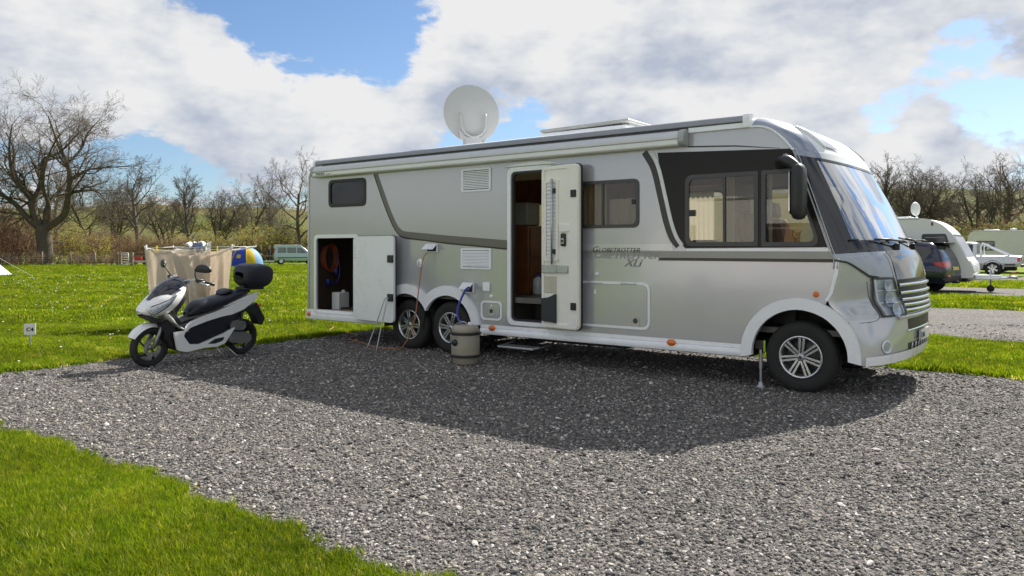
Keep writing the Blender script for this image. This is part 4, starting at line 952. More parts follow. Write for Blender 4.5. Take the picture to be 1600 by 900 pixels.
def build_scooter():
    ang = math.atan2(-.84094, -.54113)
    t = thing('scooter', 'white motor scooter with dark seat and top box on its stand', 'scooter', (-3.82, 10.78, .012), ang, rx=R(-4))
    P = lambda b, n, m, par=t, **k: b.ob(n, m, par, **k)
    def wheel(x, r, w, front):
        root = bpy.data.objects.new('wheel', None); link(root, t); root.location = (x, 0, r + .002)
        a = np.linspace(0, 2 * PI, 15)[:-1]; ri = r - .075
        pr = [((r + ri) / 2 + (r - ri) / 2 * math.copysign(abs(math.cos(q)) ** .8, math.cos(q)), w / 2 * math.sin(q)) for q in a]; pr.append(pr[0])
        MB().lathe(pr, 40, 'y').ob('tyre', rubber, root, smooth=True)
        MB().lathe([(ri + .012, -w * .36), (ri - .006, -w * .3), (ri - .014, 0), (ri - .006, w * .3), (ri + .012, w * .36), (ri + .008, 0), (ri + .012, -w * .36)], 40, 'y').ob('rim', dalloy, root, smooth=True)
        for k in range(5):
            q = 2 * PI * k / 5 + .3; c, s = math.cos(q), math.sin(q); c2, s2 = math.cos(q + .35), math.sin(q + .35)
            MB().tube([(.02 * c, .0, .02 * s), (.10 * c, .012, .10 * s), (ri * c2, .0, ri * s2)], [.016, .012, .014], 6).ob('spoke', dalloy, root, smooth=True)
        MB().lathe([(0, -.05), (.032, -.05), (.036, 0), (.032, .05), (0, .05)], 16, 'y').ob('hub', engm, root, smooth=True)
        if front:
            d = MB().plate([(.110 * math.cos(q), .110 * math.sin(q)) for q in np.linspace(0, 2 * PI, 37)[:-1]], [[(.065 * math.cos(q), .065 * math.sin(q)) for q in np.linspace(0, 2 * PI, 25)[:-1]]] + [[(.088 * math.cos(q0) + .010 * math.cos(q), .088 * math.sin(q0) + .010 * math.sin(q)) for q in np.linspace(0, 2 * PI, 9)[:-1]] for q0 in np.linspace(0, 2 * PI, 11)[:-1]], .058, .004)
            d.ob('brake_disc', galv, root); MB().box((-.10, .05, .02), (-.05, .085, .10)).ob('brake_caliper', dgrey, root, bev=.01)
        return root
    wheel(1.365, .252, .095, True); wheel(0.0, .252, .115, False)
    # fork and front mudguard
    for y in (-.085, .085): P(MB().tube([(1.365, y, .245), (1.30, y, .41), (1.235, y * .9, .60)], [.026, .024, .020], 10), 'fork_leg', engm, smooth=True)
    G = []
    for a in np.linspace(R(28), R(148), 22):
        f = (a - R(28)) / R(120); rr = .282 + .022 * math.sin(PI * f) + (.03 * (1 - f) ** 3); w = .078 * (.45 + .55 * math.sin(PI * min(1, f * 1.3 + .12)) ** .6)
        G.append([(1.365 + (rr - .05 * (v ** 4)) * math.cos(a), w * v, .254 + (rr - .05 * (v ** 4)) * math.sin(a)) for v in np.linspace(-1, 1, 11)])
    P(MB().grid(G), 'front_mudguard', scw, smooth=True)
    P(MB().plate(rpoly([(1.30, .56), (1.16, .48), (1.18, .40), (1.27, .44)], .02), [], -.09, .18), 'mudguard_bracket', black, bev=.02)
    # front fairing
    fb = hull(smooth_st([(.93, .985, .010, .018, .07), (1.02, .945, .045, .060, .15), (1.13, .88, .072, .098, .205), (1.25, .80, .085, .115, .215), (1.36, .735, .075, .095, .185), (1.46, .70, .050, .060, .13), (1.525, .695, .012, .018, .05)]), 24, .85)
    fa_ = P(fb, 'front_fairing', scw, smooth=True); tr = bvh(fb)
    for s in (1, -1):
        cast_patch(tr, [(1.515, .752), (1.13, .925), (1.25, .79), (1.42, .650)], s, 14, 8, .002).ob('lamp_surround', dgrey, t, smooth=True)
        hl = cast_patch(tr, [(1.50, .745), (1.16, .905), (1.27, .80), (1.42, .665)], s, 14, 8, .004).ob('headlight', mat('scooter_lamp', (.68, .70, .73), .18, .3, .35, 40), t, smooth=True)
        cast_patch(tr, [(1.49, .738), (1.18, .895), (1.27, .805), (1.42, .672)], s, 12, 6, .014).ob('lens', g_clear, hl, smooth=True)
        MB().lathe([(0, .02), (.03, .022), (.045, .03), (.05, .028)], 16, 'y', (1.395, s * .10 if s > 0 else -.16, .705)).ob('reflector', g_blue, hl, smooth=True)
    P(hull(smooth_st([(1.52, .655, .005, .01, .04), (1.45, .635, .03, .035, .12), (1.36, .60, .04, .05, .14), (1.28, .57, .03, .05, .12)]), 18), 'chin_panel', black, smooth=True)
    # legshield, floor tunnel
    P(hull(smooth_st([(1.30, .69, .05, .045, .14), (1.235, .665, .085, .065, .195), (1.17, .585, .10, .085, .205), (1.08, .505, .10, .07, .20), (.98, .455, .07, .05, .185), (.92, .43, .04, .03, .16)]), 22, .8), 'leg_shield', scw, smooth=True)
    P(hull(smooth_st([(.96, .97, .02, .03, .08), (1.0, .88, .045, .05, .15), (1.08, .78, .05, .05, .17), (1.13, .68, .05, .05, .16), (1.02, .56, .05, .05, .13)]), 18), 'inner_shield', black, smooth=True)
    P(MB().plate(rpoly([(1.22, .60), (1.30, .55), (1.14, .22), (1.05, .18), (1.04, .40)], .03), [], -.13, .26), 'inner_leg', black, bev=.02)
    P(hull(smooth_st([(1.10, .34, .05, .10, .12), (.95, .35, 0, .13, .14), (.70, .40, 0, .16, .14), (.45, .46, 0, .15, .13), (.25, .52, 0, .12, .12), (.05, .66, 0, .10, .11), (-.10, .77, 0, .05, .09)]), 18), 'frame_cover', black, smooth=True)
    for s in (1, -1):
        def sp(k0, k1, x0=1.1, x1=-.15): return lambda a, b_, c: (a, s * (k0 + (k1 - k0) * (x0 - a) / (x0 - x1) + c), b_)
        P(MB().plate(rpoly([(1.16, .44), (1.10, .205), (.965, .172), (.69, .195), (.50, .19), (.385, .225), (.225, .425), (.40, .36), (.79, .25), (.935, .268), (1.025, .385), (.99, .45)], .02), [], 0, .035, mp=sp(.165, .125)), 'lower_cover', scw, bev=.012)
        P(MB().plate(rpoly([(1.025, .385), (.93, .475), (.69, .535), (.477, .572), (.286, .565), (.36, .45), (.40, .37), (.784, .255), (.933, .272)], .02), [], 0, .02, mp=sp(.155, .125)), 'side_panel', navyseat, bev=.008)
        P(MB().plate(rpoly([(1.03, .40), (.97, .52), (.90, .56), (.777, .60), (.5, .665), (.278, .735), (.02, .825), (-.165, .845), (-.15, .795), (.08, .655), (.28, .60), (.45, .585), (.69, .542), (.93, .48)], .018), [], 0, .034, mp=sp(.165, .095)), 'tail_panel', scw, bev=.012)
        P(MB().plate(rpoly([(.42, .71), (.15, .80), (-.08, .875), (-.17, .885), (-.18, .86), (.0, .832), (.30, .735)], .012), [], 0, .030, mp=sp(.15, .10)), 'grab_rail', scw, bev=.01)
        P(MB().plate(rpoly([(.66, .245), (.55, .235), (.43, .26), (.40, .31), (.55, .30)], .015), [], 0, .03, mp=sp(.168, .140)), 'footpeg', black, bev=.008)
        P(MB().tube([(.30, s * .12, .30), (.10, s * .125, .36), (.10, s * .12, .62)], .022, 8), 'shock_absorber', black, smooth=True)
    # seat and pad
    P(hull(smooth_st([(.885, .63, 0, .025, .05), (.83, .665, 0, .07, .095), (.74, .71, 0, .095, .13), (.62, .735, 0, .095, .15), (.47, .765, 0, .085, .155), (.33, .80, 0, .08, .15), (.18, .85, 0, .06, .14), (.02, .888, 0, .038, .12), (-.06, .895, 0, .02, .09)]), 22, .8), 'seat', navyseat, smooth=True)
    P(hull(smooth_st([(.40, .875, 0, .01, .05), (.36, .89, 0, .03, .10), (.29, .91, 0, .035, .11), (.23, .915, 0, .02, .09), (.21, .915, 0, .006, .05)]), 16), 'backrest_pad', navyseat, smooth=True)
    # screen
    G = []; c = spline([(1.425, .850), (1.34, .955), (1.23, 1.05), (1.12, 1.115), (1.045, 1.135)], 4); n = len(c)
    for i, (x, z) in enumerate(c):
        f = i / (n - 1); w = .095 + .10 * math.sin(PI * (.12 + .68 * f)); G.append([(x - .15 * v * v * (.5 + f * .3), w * v, z - .07 * v * v) for v in np.linspace(-1, 1, 13)])
    P(MB().grid(G), 'screen', smoke, smooth=True)
    # bars, mirrors
    P(MB().tube(spline([(.86, -.36, 1.075), (.965, -.22, 1.10), (1.02, -.08, 1.06), (1.03, 0, 1.04), (1.02, .08, 1.06), (.965, .22, 1.10), (.86, .36, 1.075)], 4), .013, 8), 'handlebar', galv, smooth=True)
    P(hull(smooth_st([(1.10, 1.02, .02, .02, .06), (1.04, 1.04, .03, .035, .10), (.98, 1.05, .02, .03, .08)]), 14), 'instrument_cowl', black, smooth=True)
    for s in (1, -1):
        P(MB().tube([(.865, s * .355, 1.077), (.80, s * .46, 1.055)], .019, 10), 'grip', black, smooth=True)
        P(MB().box((.86, s * .30 - .03, 1.07), (.95, s * .30 + .03, 1.12)), 'switch_cluster', black, bev=.012)
        P(MB().tube([(.93, s * .30, 1.085), (.93, s * .38, 1.07), (.885, s * .47, 1.05)], .008, 6), 'brake_lever', alu, smooth=True)
        P(MB().tube(spline([(.93, s * .27, 1.11), (.97, s * .29, 1.18), (.985, s * .34, 1.235)], 4), .008, 6), 'mirror_stalk', black, smooth=True)
        b = hull(smooth_st([(-.115, -.012, 0, .012, .01), (-.08, 0, 0, .042, .028), (0, .008, 0, .054, .034), (.07, .0, 0, .042, .028), (.105, -.02, 0, .015, .012)]), 16)
        P(b.xf(Matrix.Translation((.95, s * .42, 1.255)) @ Matrix.Rotation(-s * R(62), 4, 'Z')), 'mirror', black, smooth=True)
    # top box
    rk = P(MB().box((-.28, -.11, .915), (.05, .11, .948)), 'luggage_rack', black, bev=.01)
    tb = hull(smooth_st([(.075, 1.12, 0, .04, .09), (.06, 1.12, 0, .11, .145), (.0, 1.112, 0, .155, .175), (-.08, 1.105, 0, .170, .19), (-.22, 1.105, 0, .172, .19), (-.32, 1.11, 0, .15, .18), (-.385, 1.12, 0, .11, .155), (-.41, 1.12, 0, .06, .11)]), 26, .55)
    tbx = P(tb, 'top_box', navyseat, smooth=True); tt = bvh(tb)
    P(hull(smooth_st([(.030, 1.13, 0, .008, .170), (.0, 1.13, 0, .009, .184), (-.08, 1.13, 0, .009, .196), (-.22, 1.13, 0, .009, .196), (-.32, 1.13, 0, .009, .186), (-.392, 1.13, 0, .009, .155), (-.417, 1.13, 0, .008, .095)]), 26, .62), 'lid_seam', black, tbx, smooth=True)
    P(MB().tube([(.02, 0, .955), (-.25, 0, .955)], .05, 8), 'box_foot', black, tbx)
    # tail
    P(MB().plate(rpoly([(-.02, .66), (-.19, .73), (-.345, .49), (-.295, .395), (-.245, .415), (-.16, .56)], .02), [], -.075, .15), 'rear_mudguard', black, bev=.012)
    P(hull(smooth_st([(-.10, .80, 0, .03, .08), (-.17, .80, 0, .03, .075), (-.20, .80, 0, .012, .05)]), 14), 'tail_light', redlens, smooth=True)
    P(MB().tube([(-.21, .07, .69), (-.22, .12, .70)], .018, 8), 'rear_indicator', orange, smooth=True)
    # engine
    def cap(name, a, b_, r, y0, y1, m):
        d = Vector((b_[0] - a[0], b_[1] - a[1])); n = Vector((-d.y, d.x)).normalized(); th = math.atan2(n.y, n.x); o = [(a[0] + r * math.cos(th + PI * k / 8), a[1] + r * math.sin(th + PI * k / 8)) for k in range(9)] + [(b_[0] + r * math.cos(th + PI + PI * k / 8), b_[1] + r * math.sin(th + PI + PI * k / 8)) for k in range(9)]
        return P(MB().plate(o, [], y0, y1 - y0), name, m, bev=.014, seg=2)
    cap('transmission_case', (.25, .285), (.02, .262), .072, .085, .165, engm)
    cap('engine_cover', (.23, .45), (.10, .44), .062, .06, .150, engm)
    P(MB().box((.05, .03, .36), (.30, .10, .55)), 'air_filter', engm, bev=.03)
    P(MB().box((.20, -.12, .20), (.60, .10, .46)), 'engine_block', dalloy, bev=.03)
    cap('exhaust', (.18, .27), (-.22, .36), .058, -.22, -.11, dgrey)
    P(MB().tube([(.50, .10, .21), (.40, .20, .02)], [.014, .012], 8), 'side_stand', galv, smooth=True)
    P(MB().tube([(.30, .09, .16), (.18, .16, .03), (.12, .17, .018)], .012, 8), 'centre_stand', galv, smooth=True)
build_scooter()

# ------------------------------------------------------------------ washing line
def build_washing():
    cx, cy = -5.85, 14.45
    t = thing('rotary_airer', 'white rotary washing line with raised arms behind the scooter', 'clothes airer', (cx, cy, 0))
    cor = [Vector((-6.70 - cx, 14.0 - cy, 1.515)), Vector((-5.07 - cx, 14.0 - cy, 1.535)), Vector((-5.0 - cx, 15.0 - cy, 1.54)), Vector((-6.62 - cx, 15.0 - cy, 1.53))]
    MB().tube([(0, 0, 0), (0, 0, 1.62)], .02, 10).ob('pole', alu, t, smooth=True)
    MB().lathe([(0, .06), (.05, .05), (.055, 0), (.03, -.03)], 14, 'z', (0, 0, 1.58)).ob('hub', paperw, t, smooth=True)
    for c in cor: MB().tube([(0, 0, 1.36), c * .99, c + Vector((0, 0, .025))], .011, 6).ob('arm', paperw, t, smooth=True)
    for k in (1, .72, .45):
        for i in range(4):
            a, b_ = cor[i].copy(), cor[(i + 1) % 4].copy(); a = Vector((a.x * k, a.y * k, 1.36 + (a.z - 1.36) * k)); b_ = Vector((b_.x * k, b_.y * k, 1.36 + (b_.z - 1.36) * k)); m_ = (a + b_) / 2 - Vector((0, 0, .012))
            MB().tube([a, m_, b_], .0045, 5).ob('line', paperw, t)
    rnd = random.Random(4)
    def towel(label, x0, x1, y, ztop, zbot, seed, sag=.03, y2=None, taper=0.0, skew=0.0, amp=.035, fold=2.6):
        r = random.Random(seed); p1, p2 = r.uniform(0, 6), r.uniform(0, 6); nx, nz = 46, 34; G = []
        for i in range(nz + 1):
            f = i / nz; row = []
            for j in range(nx + 1):
                u = j / nx; edge = sag * math.sin(PI * u) * (1 - .6 * f)
                xx = x0 + (x1 - x0) * (.5 + (u - .5) * (1 - taper * f)) + skew * f
                zt = ztop[0] + (ztop[1] - ztop[0]) * u; zb = zbot[0] + (zbot[1] - zbot[0]) * u
                z = zt - edge + (zb - zt) * f
                yy = y + ((y2 if y2 is not None else y) - y) * u + amp * (.25 + .75 * f) * (math.sin(u * fold * 2 * PI + p1 + 1.3 * f) + .45 * math.sin(u * fold * 4.3 * PI + p2 - 2 * f)) + .015 * math.sin(f * 5 + u * 3 + p2)
                row.append((xx, yy, z))
            G.append(row)
        o = MB().grid(G).ob('towel', towel_m, smooth=True)
        s = o.modifiers.new('thickness', 'SOLIDIFY'); s.thickness = .006
        # top edge folded over the line
        tag(o, label, 'towel', 'towels hung on the washing line'); return o
    towel('oatmeal towel at the left end of the washing line', -6.70, -5.90, 14.0, (1.505, 1.475), (.60, .60), 1, .02, 14.38, .03, .06, .065, 2.2)
    towel('oatmeal towel hanging lowest, in the middle of the washing line', -6.16, -5.52, 13.88, (1.455, 1.49), (.42, .36), 2, .10, 14.06, .42, .13, .095, 1.6)
    towel('oatmeal towel at the right end of the washing line', -5.86, -5.08, 14.30, (1.46, 1.525), (.60, .66), 3, .05, 13.98, .03, -.05, .080, 2.4)
    for k, (x, z, m, lab) in enumerate(((-6.47, 1.50, yellowpl, 'yellow clothes peg near the left end of the line'), (-5.37, 1.50, yellowpl, 'yellow clothes peg above the right-hand towel'), (-6.66, 1.52, paperw, 'white clothes peg at the far left corner of the line'), (-5.10, 1.53, paperw, 'white clothes peg at the right corner of the line'))):
        b = MB().box((x - .008, 13.965, z - .05), (x + .008, 13.978, z + .045)).box((x - .008, 13.99, z - .05), (x + .008, 14.003, z + .045)).box((x - .007, 13.974, z + .0), (x + .007, 13.995, z + .012))
        tag(b.ob('clothes_peg', m), lab, 'clothes peg')
    r = random.Random(8); G = []
    for i in range(13):
        G.append([(-6.02 + .40 * j / 16 + .02 * math.sin(i * 2.1), 14.25 + .10 * math.sin(j * .9 + i), 1.58 + .05 * math.sin(j * 1.3) - .014 * abs(i - 6) * (1 + .5 * math.sin(j)) ) for j in range(17)])
    o = MB().grid(G).ob('small_garment', mat('white_cotton', (.74, .74, .74), .9, 0, .05, 9, transl=(.8, .8, .8, .3)), smooth=True); tag(o, 'small white garment bunched over the middle of the washing line', 'garment')
    G = [[(-5.86 + .16 * j / 8, 14.16 + .015 * math.sin(j * 2 + i), 1.60 - .012 * i + .01 * math.sin(j)) for j in range(9)] for i in range(9)]
    tag(MB().grid(G).ob('small_garment', mat('blue_white_print', (.20, .24, .50), .9, 0, .6, 40), smooth=True), 'little blue patterned garment at the top of the washing line', 'garment')
build_washing()

# ------------------------------------------------------------------ small things round the motorhome
def V_(s, y, z): return tuple(unveh(s, y, z))
t = thing('water_barrel', 'beige rolling water barrel with black bands beside the rear wheels', 'water barrel', unveh(-4.08, -.54, .012), MH_ANG)
MB().lathe([(0, 0), (.150, 0), (.163, .012), (.166, .09), (.178, .11), (.184, .14), (.182, .38), (.178, .40)], 40, 'z').ob('drum', beige, t, smooth=True, auto=R(50))
MB().lathe([(.168, .405), (.176, .42), (.170, .465), (.150, .490), (.08, .500), (0, .502)], 40, 'z').ob('lid', beige, t, smooth=True, auto=R(50))
for z in (.108, .395): MB().lathe([(.170, -.016), (.196, -.016), (.203, -.008), (.203, .008), (.196, .016), (.170, .016)], 40, 'z', (0, 0, z)).ob('roller_band', black, t, smooth=True, auto=R(40))
kn = MB().lathe([(.0, -.215), (.032, -.213), (.042, -.200), (.045, -.17)], 20, 'y', (-.02, 0, .285)).ob('tap_cap', black, t, smooth=True)
MB().box((-.075, -.222, .268), (-.01, -.205, .292)).ob('tap_lever', black, kn, bev=.006)
MB().box((-.06, -.1835, .345), (.04, -.1815, .352)).ob('moulded_mark', mat('grey_brown_ink', (.2, .18, .14), .6), t); MB().box((-.07, -.1845, .222), (.05, -.1825, .228)).ob('moulded_mark', mat('pale_ink', (.5, .48, .42), .6), t)
MB().tube(spline([(-.05, -.04, .50), (-.04, -.05, .535), (.03, -.05, .54), (.06, -.03, .50)], 4), .009, 6).ob('handle', galv, t, smooth=True)
MB().lathe([(.03, 0), (.03, .02), (.02, .035), (0, .035)], 14, 'z', (.05, .03, .50)).ob('filler_cap', paperw, t, smooth=True)
h = MB().tube([V_(*p) for p in spline([(-4.40, -.05, .955), (-4.385, -.13, .965), (-4.40, -.18, .92), (-4.425, -.24, .80), (-4.415, -.32, .66), (-4.30, -.42, .55), (-4.14, -.50, .515)], 5)], .015, 8).ob('water_hose', bluehose, smooth=True)
tag(h, 'blue hose running from the wall inlet down to the water barrel', 'hose')
c = MB().tube([V_(*p) for p in spline([(-5.20, -.075, 1.43), (-5.235, -.12, 1.36), (-5.275, -.14, 1.1), (-5.315, -.15, .8), (-5.37, -.15, .5), (-5.45, -.15, .27), (-5.57, -.15, .12), (-5.68, -.15, .03), (-5.85, -.14, .022), (-6.12, -.18, .022), (-6.5, -.02, .022), (-6.88, .13, .022), (-7.25, .25, .022), (-7.44, .47, .022), (-7.62, .75, .022), (-8.0, .85, .022), (-8.15, .60, .04), (-8.5, .9, .05), (-8.8, 1.2, .05), (-9.6, 1.6, .04), (-11, 2.4, .04)], 6)], .0085, 7).ob('power_cable', mat('orange_tan_cable', (.44, .17, .07), .5, 0, .15, 3), smooth=True)
tag(c, 'orange power cable hanging from the wall socket and trailing over the gravel', 'cable')
u = MB().tube([V_(*p) for p in spline([(-5.99, -.52, .012), (-5.93, -.38, .40), (-5.885, -.27, .72), (-5.865, -.24, .772), (-5.835, -.24, .772), (-5.815, -.28, .72), (-5.77, -.42, .40), (-5.73, -.57, .012)], 5)], .009, 8).ob('tubular_prop', galv, smooth=True)
tag(u, 'thin bent metal prop leaning against the open rear hatch', 'prop')
# pitch sign
t = thing('pitch_sign', 'small white pitch sign reading C4 on a short stake in the grass', 'sign', (-7.12, 11.35, 0), R(14))
MB().box((-.012, -.008, 0), (.012, .008, .26)).ob('stake', galv, t, bev=.002); MB().plate(rrect(-.077, .225, .077, .385, .01), [], -.022, .012).ob('plate', paperw, t, bev=.002)
text('lettering', 'C4', .075, inkm, t, Matrix.Translation((-.048, -.0235, .278)) @ Matrix.Rotation(R(90), 4, 'X'), sx=1.1, offset=.0025)
# garage contents
b = MB(); rr = random.Random(3)
for k in range(6):
    a = .14 + .015 * rr.random(); b.tube([V_(-7.90 + .012 * k, .34 + a * math.sin(q) + .01 * k, 1.34 - .20 * math.cos(q) * (1 + .04 * k)) for q in np.linspace(0, 2 * PI, 25)], .0095, 6, cap=False)
o = b.ob('cable_coil', orangecab, smooth=True); tag(o, 'coil of orange cable hung inside the open rear hatch', 'cable'); o['kind'] = 'thing'
b = MB().tube([V_(*p) for p in spline([(-7.84, .48, 1.42), (-7.80, .52, 1.2), (-7.80, .50, 1.0), (-7.82, .44, .92), (-7.84, .30, .95)], 5)], .009, 6); o = b.ob('blue_lead', bluehose, smooth=True); tag(o, 'thin blue lead dangling below the orange coil in the hatch', 'lead')
for p, l in (((-7.82, .46, 1.10), 'upper blue plug beside the hanging cable coil'), ((-7.84, .30, .93), 'lower blue plug hanging inside the open hatch')):
    o = MB().lathe([(0, -.05), (.022, -.05), (.026, -.01), (.034, .0), (.034, .05), (.028, .055), (0, .055)], 14, 'z').xf(Matrix.Translation(V_(*p))).ob('plug', bluepl, smooth=True); tag(o, l, 'plug')
t = thing('canister', 'white canister standing on the floor of the open hatch', 'canister', unveh(-7.66, .42, .47), MH_ANG)
MB().box((-.09, -.12, 0), (.09, .12, .30)).ob('body', paperw, t, bev=.02); MB().lathe([(.03, 0), (.03, .03), (0, .035)], 12, 'z', (0, .06, .30)).ob('cap', paperw, t)
for k, (s, y, l, rz, lab) in enumerate(((-7.28, .22, .80, .05, 'pale timber plank at the front of the hatch floor'), (-7.36, .40, .62, -.12, 'shorter plank lying behind the front one in the hatch'))):
    o = MB().box((-l / 2, -.07, 0), (l / 2, .07, .035)).ob('plank', plankm, bev=.004); o.location = unveh(s, y, .452); o.rotation_euler = (0, 0, MH_ANG + rz); tag(o, lab, 'plank')
o = hull(smooth_st([(-.16, 0, 0, .03, .05), (-.10, .03, 0, .09, .10), (.0, .04, 0, .12, .12), (.09, .02, 0, .08, .10), (.14, 0, 0, .03, .05)]), 16).ob('bag', mat('grey_bag', (.20, .20, .21), .8, 0, .3, 12), smooth=True); o.location = unveh(-6.98, .34, .53); o.rotation_euler = (0, 0, MH_ANG); tag(o, 'grey soft bag at the front corner inside the hatch', 'bag')
t = thing('water_bottle', 'translucent plastic jug with blue cap just inside the side door', 'bottle', unveh(-3.83, .74, .853), MH_ANG)
MB().lathe([(0, 0), (.07, 0), (.078, .015), (.078, .18), (.07, .215), (.03, .24), (.025, .26)], 22, 'z').ob('jug', mat('milky_plastic', (.62, .65, .66), .35, 0, .03), t, smooth=True); MB().lathe([(.03, .25), (.03, .285), (0, .287)], 16, 'z').ob('cap', bluepl, t, smooth=True)

# ------------------------------------------------------------------ vehicles and tents further off
def car_hull(st, n=6):
    """st = [(x, zbottom, zbelt, zroof, halfwidth, roof halfwidth)]"""
    G = []
    for x, zb, zl, zr, w, wr in spline(st, n):
        half = [(w * .80, zb), (w * .95, zb + .03), (w, zb + .16), (w * 1.005, (zb + zl) / 2), (w, zl - .03), (w * .975, zl), (wr + (w * .975 - wr) * .45, zl + (zr - zl) * .5), (wr, zr - min(.07, (zr - zl) * .3)), (wr * .90, zr - min(.02, (zr - zl) * .1)), (wr * .5, zr)]
        row = [(x, y, z) for y, z in half] + [(x, -y, z) for y, z in half[::-1]]
        G.append(row)
    b = MB().grid(G, True); m = len(G[0]); e = len(G) * m
    b.f += [tuple(range(m))[::-1], tuple(range(e - m, e))]; return b
def car_wheel(parent, x, y, r, w, side, spokes=5, rm=alloy):
    root = bpy.data.objects.new('wheel', None); link(root, parent); root.location = (x, y, r + .01); s = side
    MB().lathe([(r * .62, s * w * .5), (r * .8, s * w * .52), (r * .96, s * w * .45), (r, s * w * .3), (r, -s * w * .3), (r * .9, -s * w * .5), (r * .6, -s * w * .5)], 32, 'y').ob('tyre', rubber, root, smooth=True)
    MB().lathe([(r * .66, s * w * .5), (r * .62, s * w * .48), (r * .58, s * w * .2), (0, s * w * .18)], 28, 'y').ob('rim', dalloy, root, smooth=True)
    for k in range(spokes):
        a = 2 * PI * k / spokes + .4; c_, s_ = math.cos(a), math.sin(a); q = lambda rr, ww, yy: (rr * c_ - ww * s_, yy, rr * s_ + ww * c_)
        P = [q(.02, -.035, s * w * .46), q(.02, .035, s * w * .46), q(r * .64, .05, s * w * .48), q(r * .64, -.05, s * w * .48), q(.02, -.035, s * w * .3), q(.02, .035, s * w * .3), q(r * .64, .05, s * w * .3), q(r * .64, -.05, s * w * .3)]
        MB().add(P, [(0, 1, 2, 3), (7, 6, 5, 4), (0, 4, 5, 1), (1, 5, 6, 2), (2, 6, 7, 3), (3, 7, 4, 0)]).ob('spoke', rm, root)
    return root
def arch_patch(tr, x, z, r, side, m, par, name='wheel_arch', r0=None):
    G = []
    for rr in (r0 or r * .985, r * 1.12):
        row = []
        for a in np.linspace(0, PI, 19):
            h = tr.ray_cast(Vector((x + rr * math.cos(a), side * 5, z + rr * math.sin(a))), Vector((0, -side, 0))); y = h[0].y if h[0] is not None else side * .9
            row.append((x + rr * math.cos(a), y + side * .012, z + rr * math.sin(a)))
        G.append(row)
    return MB().grid(G).ob(name, m, par, smooth=True)
def well(tr, x, z, r, side, par):
    pts = [(x + r * math.cos(a), z + r * math.sin(a)) for a in np.linspace(-.25, PI + .25, 22)]
    V = []
    for q in pts + [(x, z)]:
        h = tr.ray_cast(Vector((q[0], side * 5, q[1])), Vector((0, -side, 0))); V.append((q[0], (h[0].y if h[0] is not None else side * .85) + side * .007, q[1]))
    n = len(pts); return MB().add(V, [(i, i + 1, n) for i in range(n - 1)]).ob('wheel_well', dark, par)

def build_suv():
    o = Vector((13.45, 25.35, 0)) + NW * .92
    t = thing('parked_car', 'dark navy estate car parked in front of the white caravan', 'car', (o.x, o.y, .012), MH_ANG + PI - R(11))
    st = [(-.98, .45, .70, .76, .80, .72), (-.95, .40, .86, .92, .90, .80), (-.88, .36, 1.02, 1.12, .95, .80), (-.74, .33, 1.08, 1.40, .965, .74), (-.52, .32, 1.09, 1.64, .97, .70), (-.2, .32, 1.09, 1.70, .97, .70), (.7, .32, 1.07, 1.74, .97, .72), (1.7, .32, 1.04, 1.71, .97, .72), (2.25, .32, 1.02, 1.48, .97, .74), (2.75, .32, 1.0, 1.10, .96, .82), (3.5, .34, .92, .98, .93, .80), (3.85, .40, .72, .78, .82, .7)]
    b = car_hull(st, 5); body = b.ob('body', navy, t, smooth=True, auto=R(55)); tr = bvh(b)
    for c in ([(-.58, 1.50), (.28, 1.60), (.28, 1.13), (-.36, 1.13)], [(.34, 1.60), (1.20, 1.60), (1.20, 1.11), (.34, 1.13)], [(1.26, 1.60), (1.80, 1.58), (2.35, 1.10), (1.26, 1.10)]):
        for s in (1, -1): cast_patch(tr, c, s, 8, 5, .006).ob('side_window', gloss_black, t, smooth=True)
    cast_patch(tr, [(-.58, 1.56), (.58, 1.56), (.68, 1.16), (-.68, 1.16)], -1, 8, 6, .006, 'x').ob('rear_window', mat('dark_screen', (.03, .036, .045), .06, 0, .1, 3, coat=.8), t, smooth=True)
    for s in (1, -1):
        cast_patch(tr, [(s * .93, 1.06), (s * .45, 1.05), (s * .45, .90), (s * .94, .86)], -1, 8, 5, .010, 'x').ob('tail_light', redlens, t, smooth=True)
        cast_patch(tr, [(-.90, 1.05), (-.62, 1.02), (-.70, .93), (-.92, .87)], s, 6, 4, .010).ob('tail_light', redlens, t, smooth=True)
        cast_patch(tr, [(s * .80, .62), (s * .50, .62), (s * .50, .56), (s * .80, .56)], -1, 4, 2, .010, 'x').ob('rear_reflector', redlens, t)
        for x in (0, 2.86): arch_patch(tr, x, .37, .40, s, navy, t); well(tr, x, .37, .40, s, t); car_wheel(t, x, s * .86, .36, .24, s, 5)
        MB().tube([(-.35, s * .66, 1.72), (-.2, s * .67, 1.76), (1.4, s * .68, 1.78), (1.6, s * .68, 1.74)], .018, 6).ob('roof_rail', black, t, smooth=True)
    cast_patch(tr, [(-.85, .58), (.85, .58), (.78, .42), (-.78, .42)], -1, 8, 3, .008, 'x').ob('lower_bumper', black, t, smooth=True)
    cast_patch(tr, [(-.27, .88), (.27, .88), (.27, .77), (-.27, .77)], -1, 3, 2, .012, 'x').ob('number_plate', platey, t)
    MB().box((-.82, -.55, 1.655), (-.45, .55, 1.685)).ob('roof_spoiler', navy, t, bev=.012)
    MB().tube([(-.85, 0, .36), (-1.08, 0, .36), (-1.10, 0, .46)], .025, 8).ob('tow_bar', black, t)
build_suv()

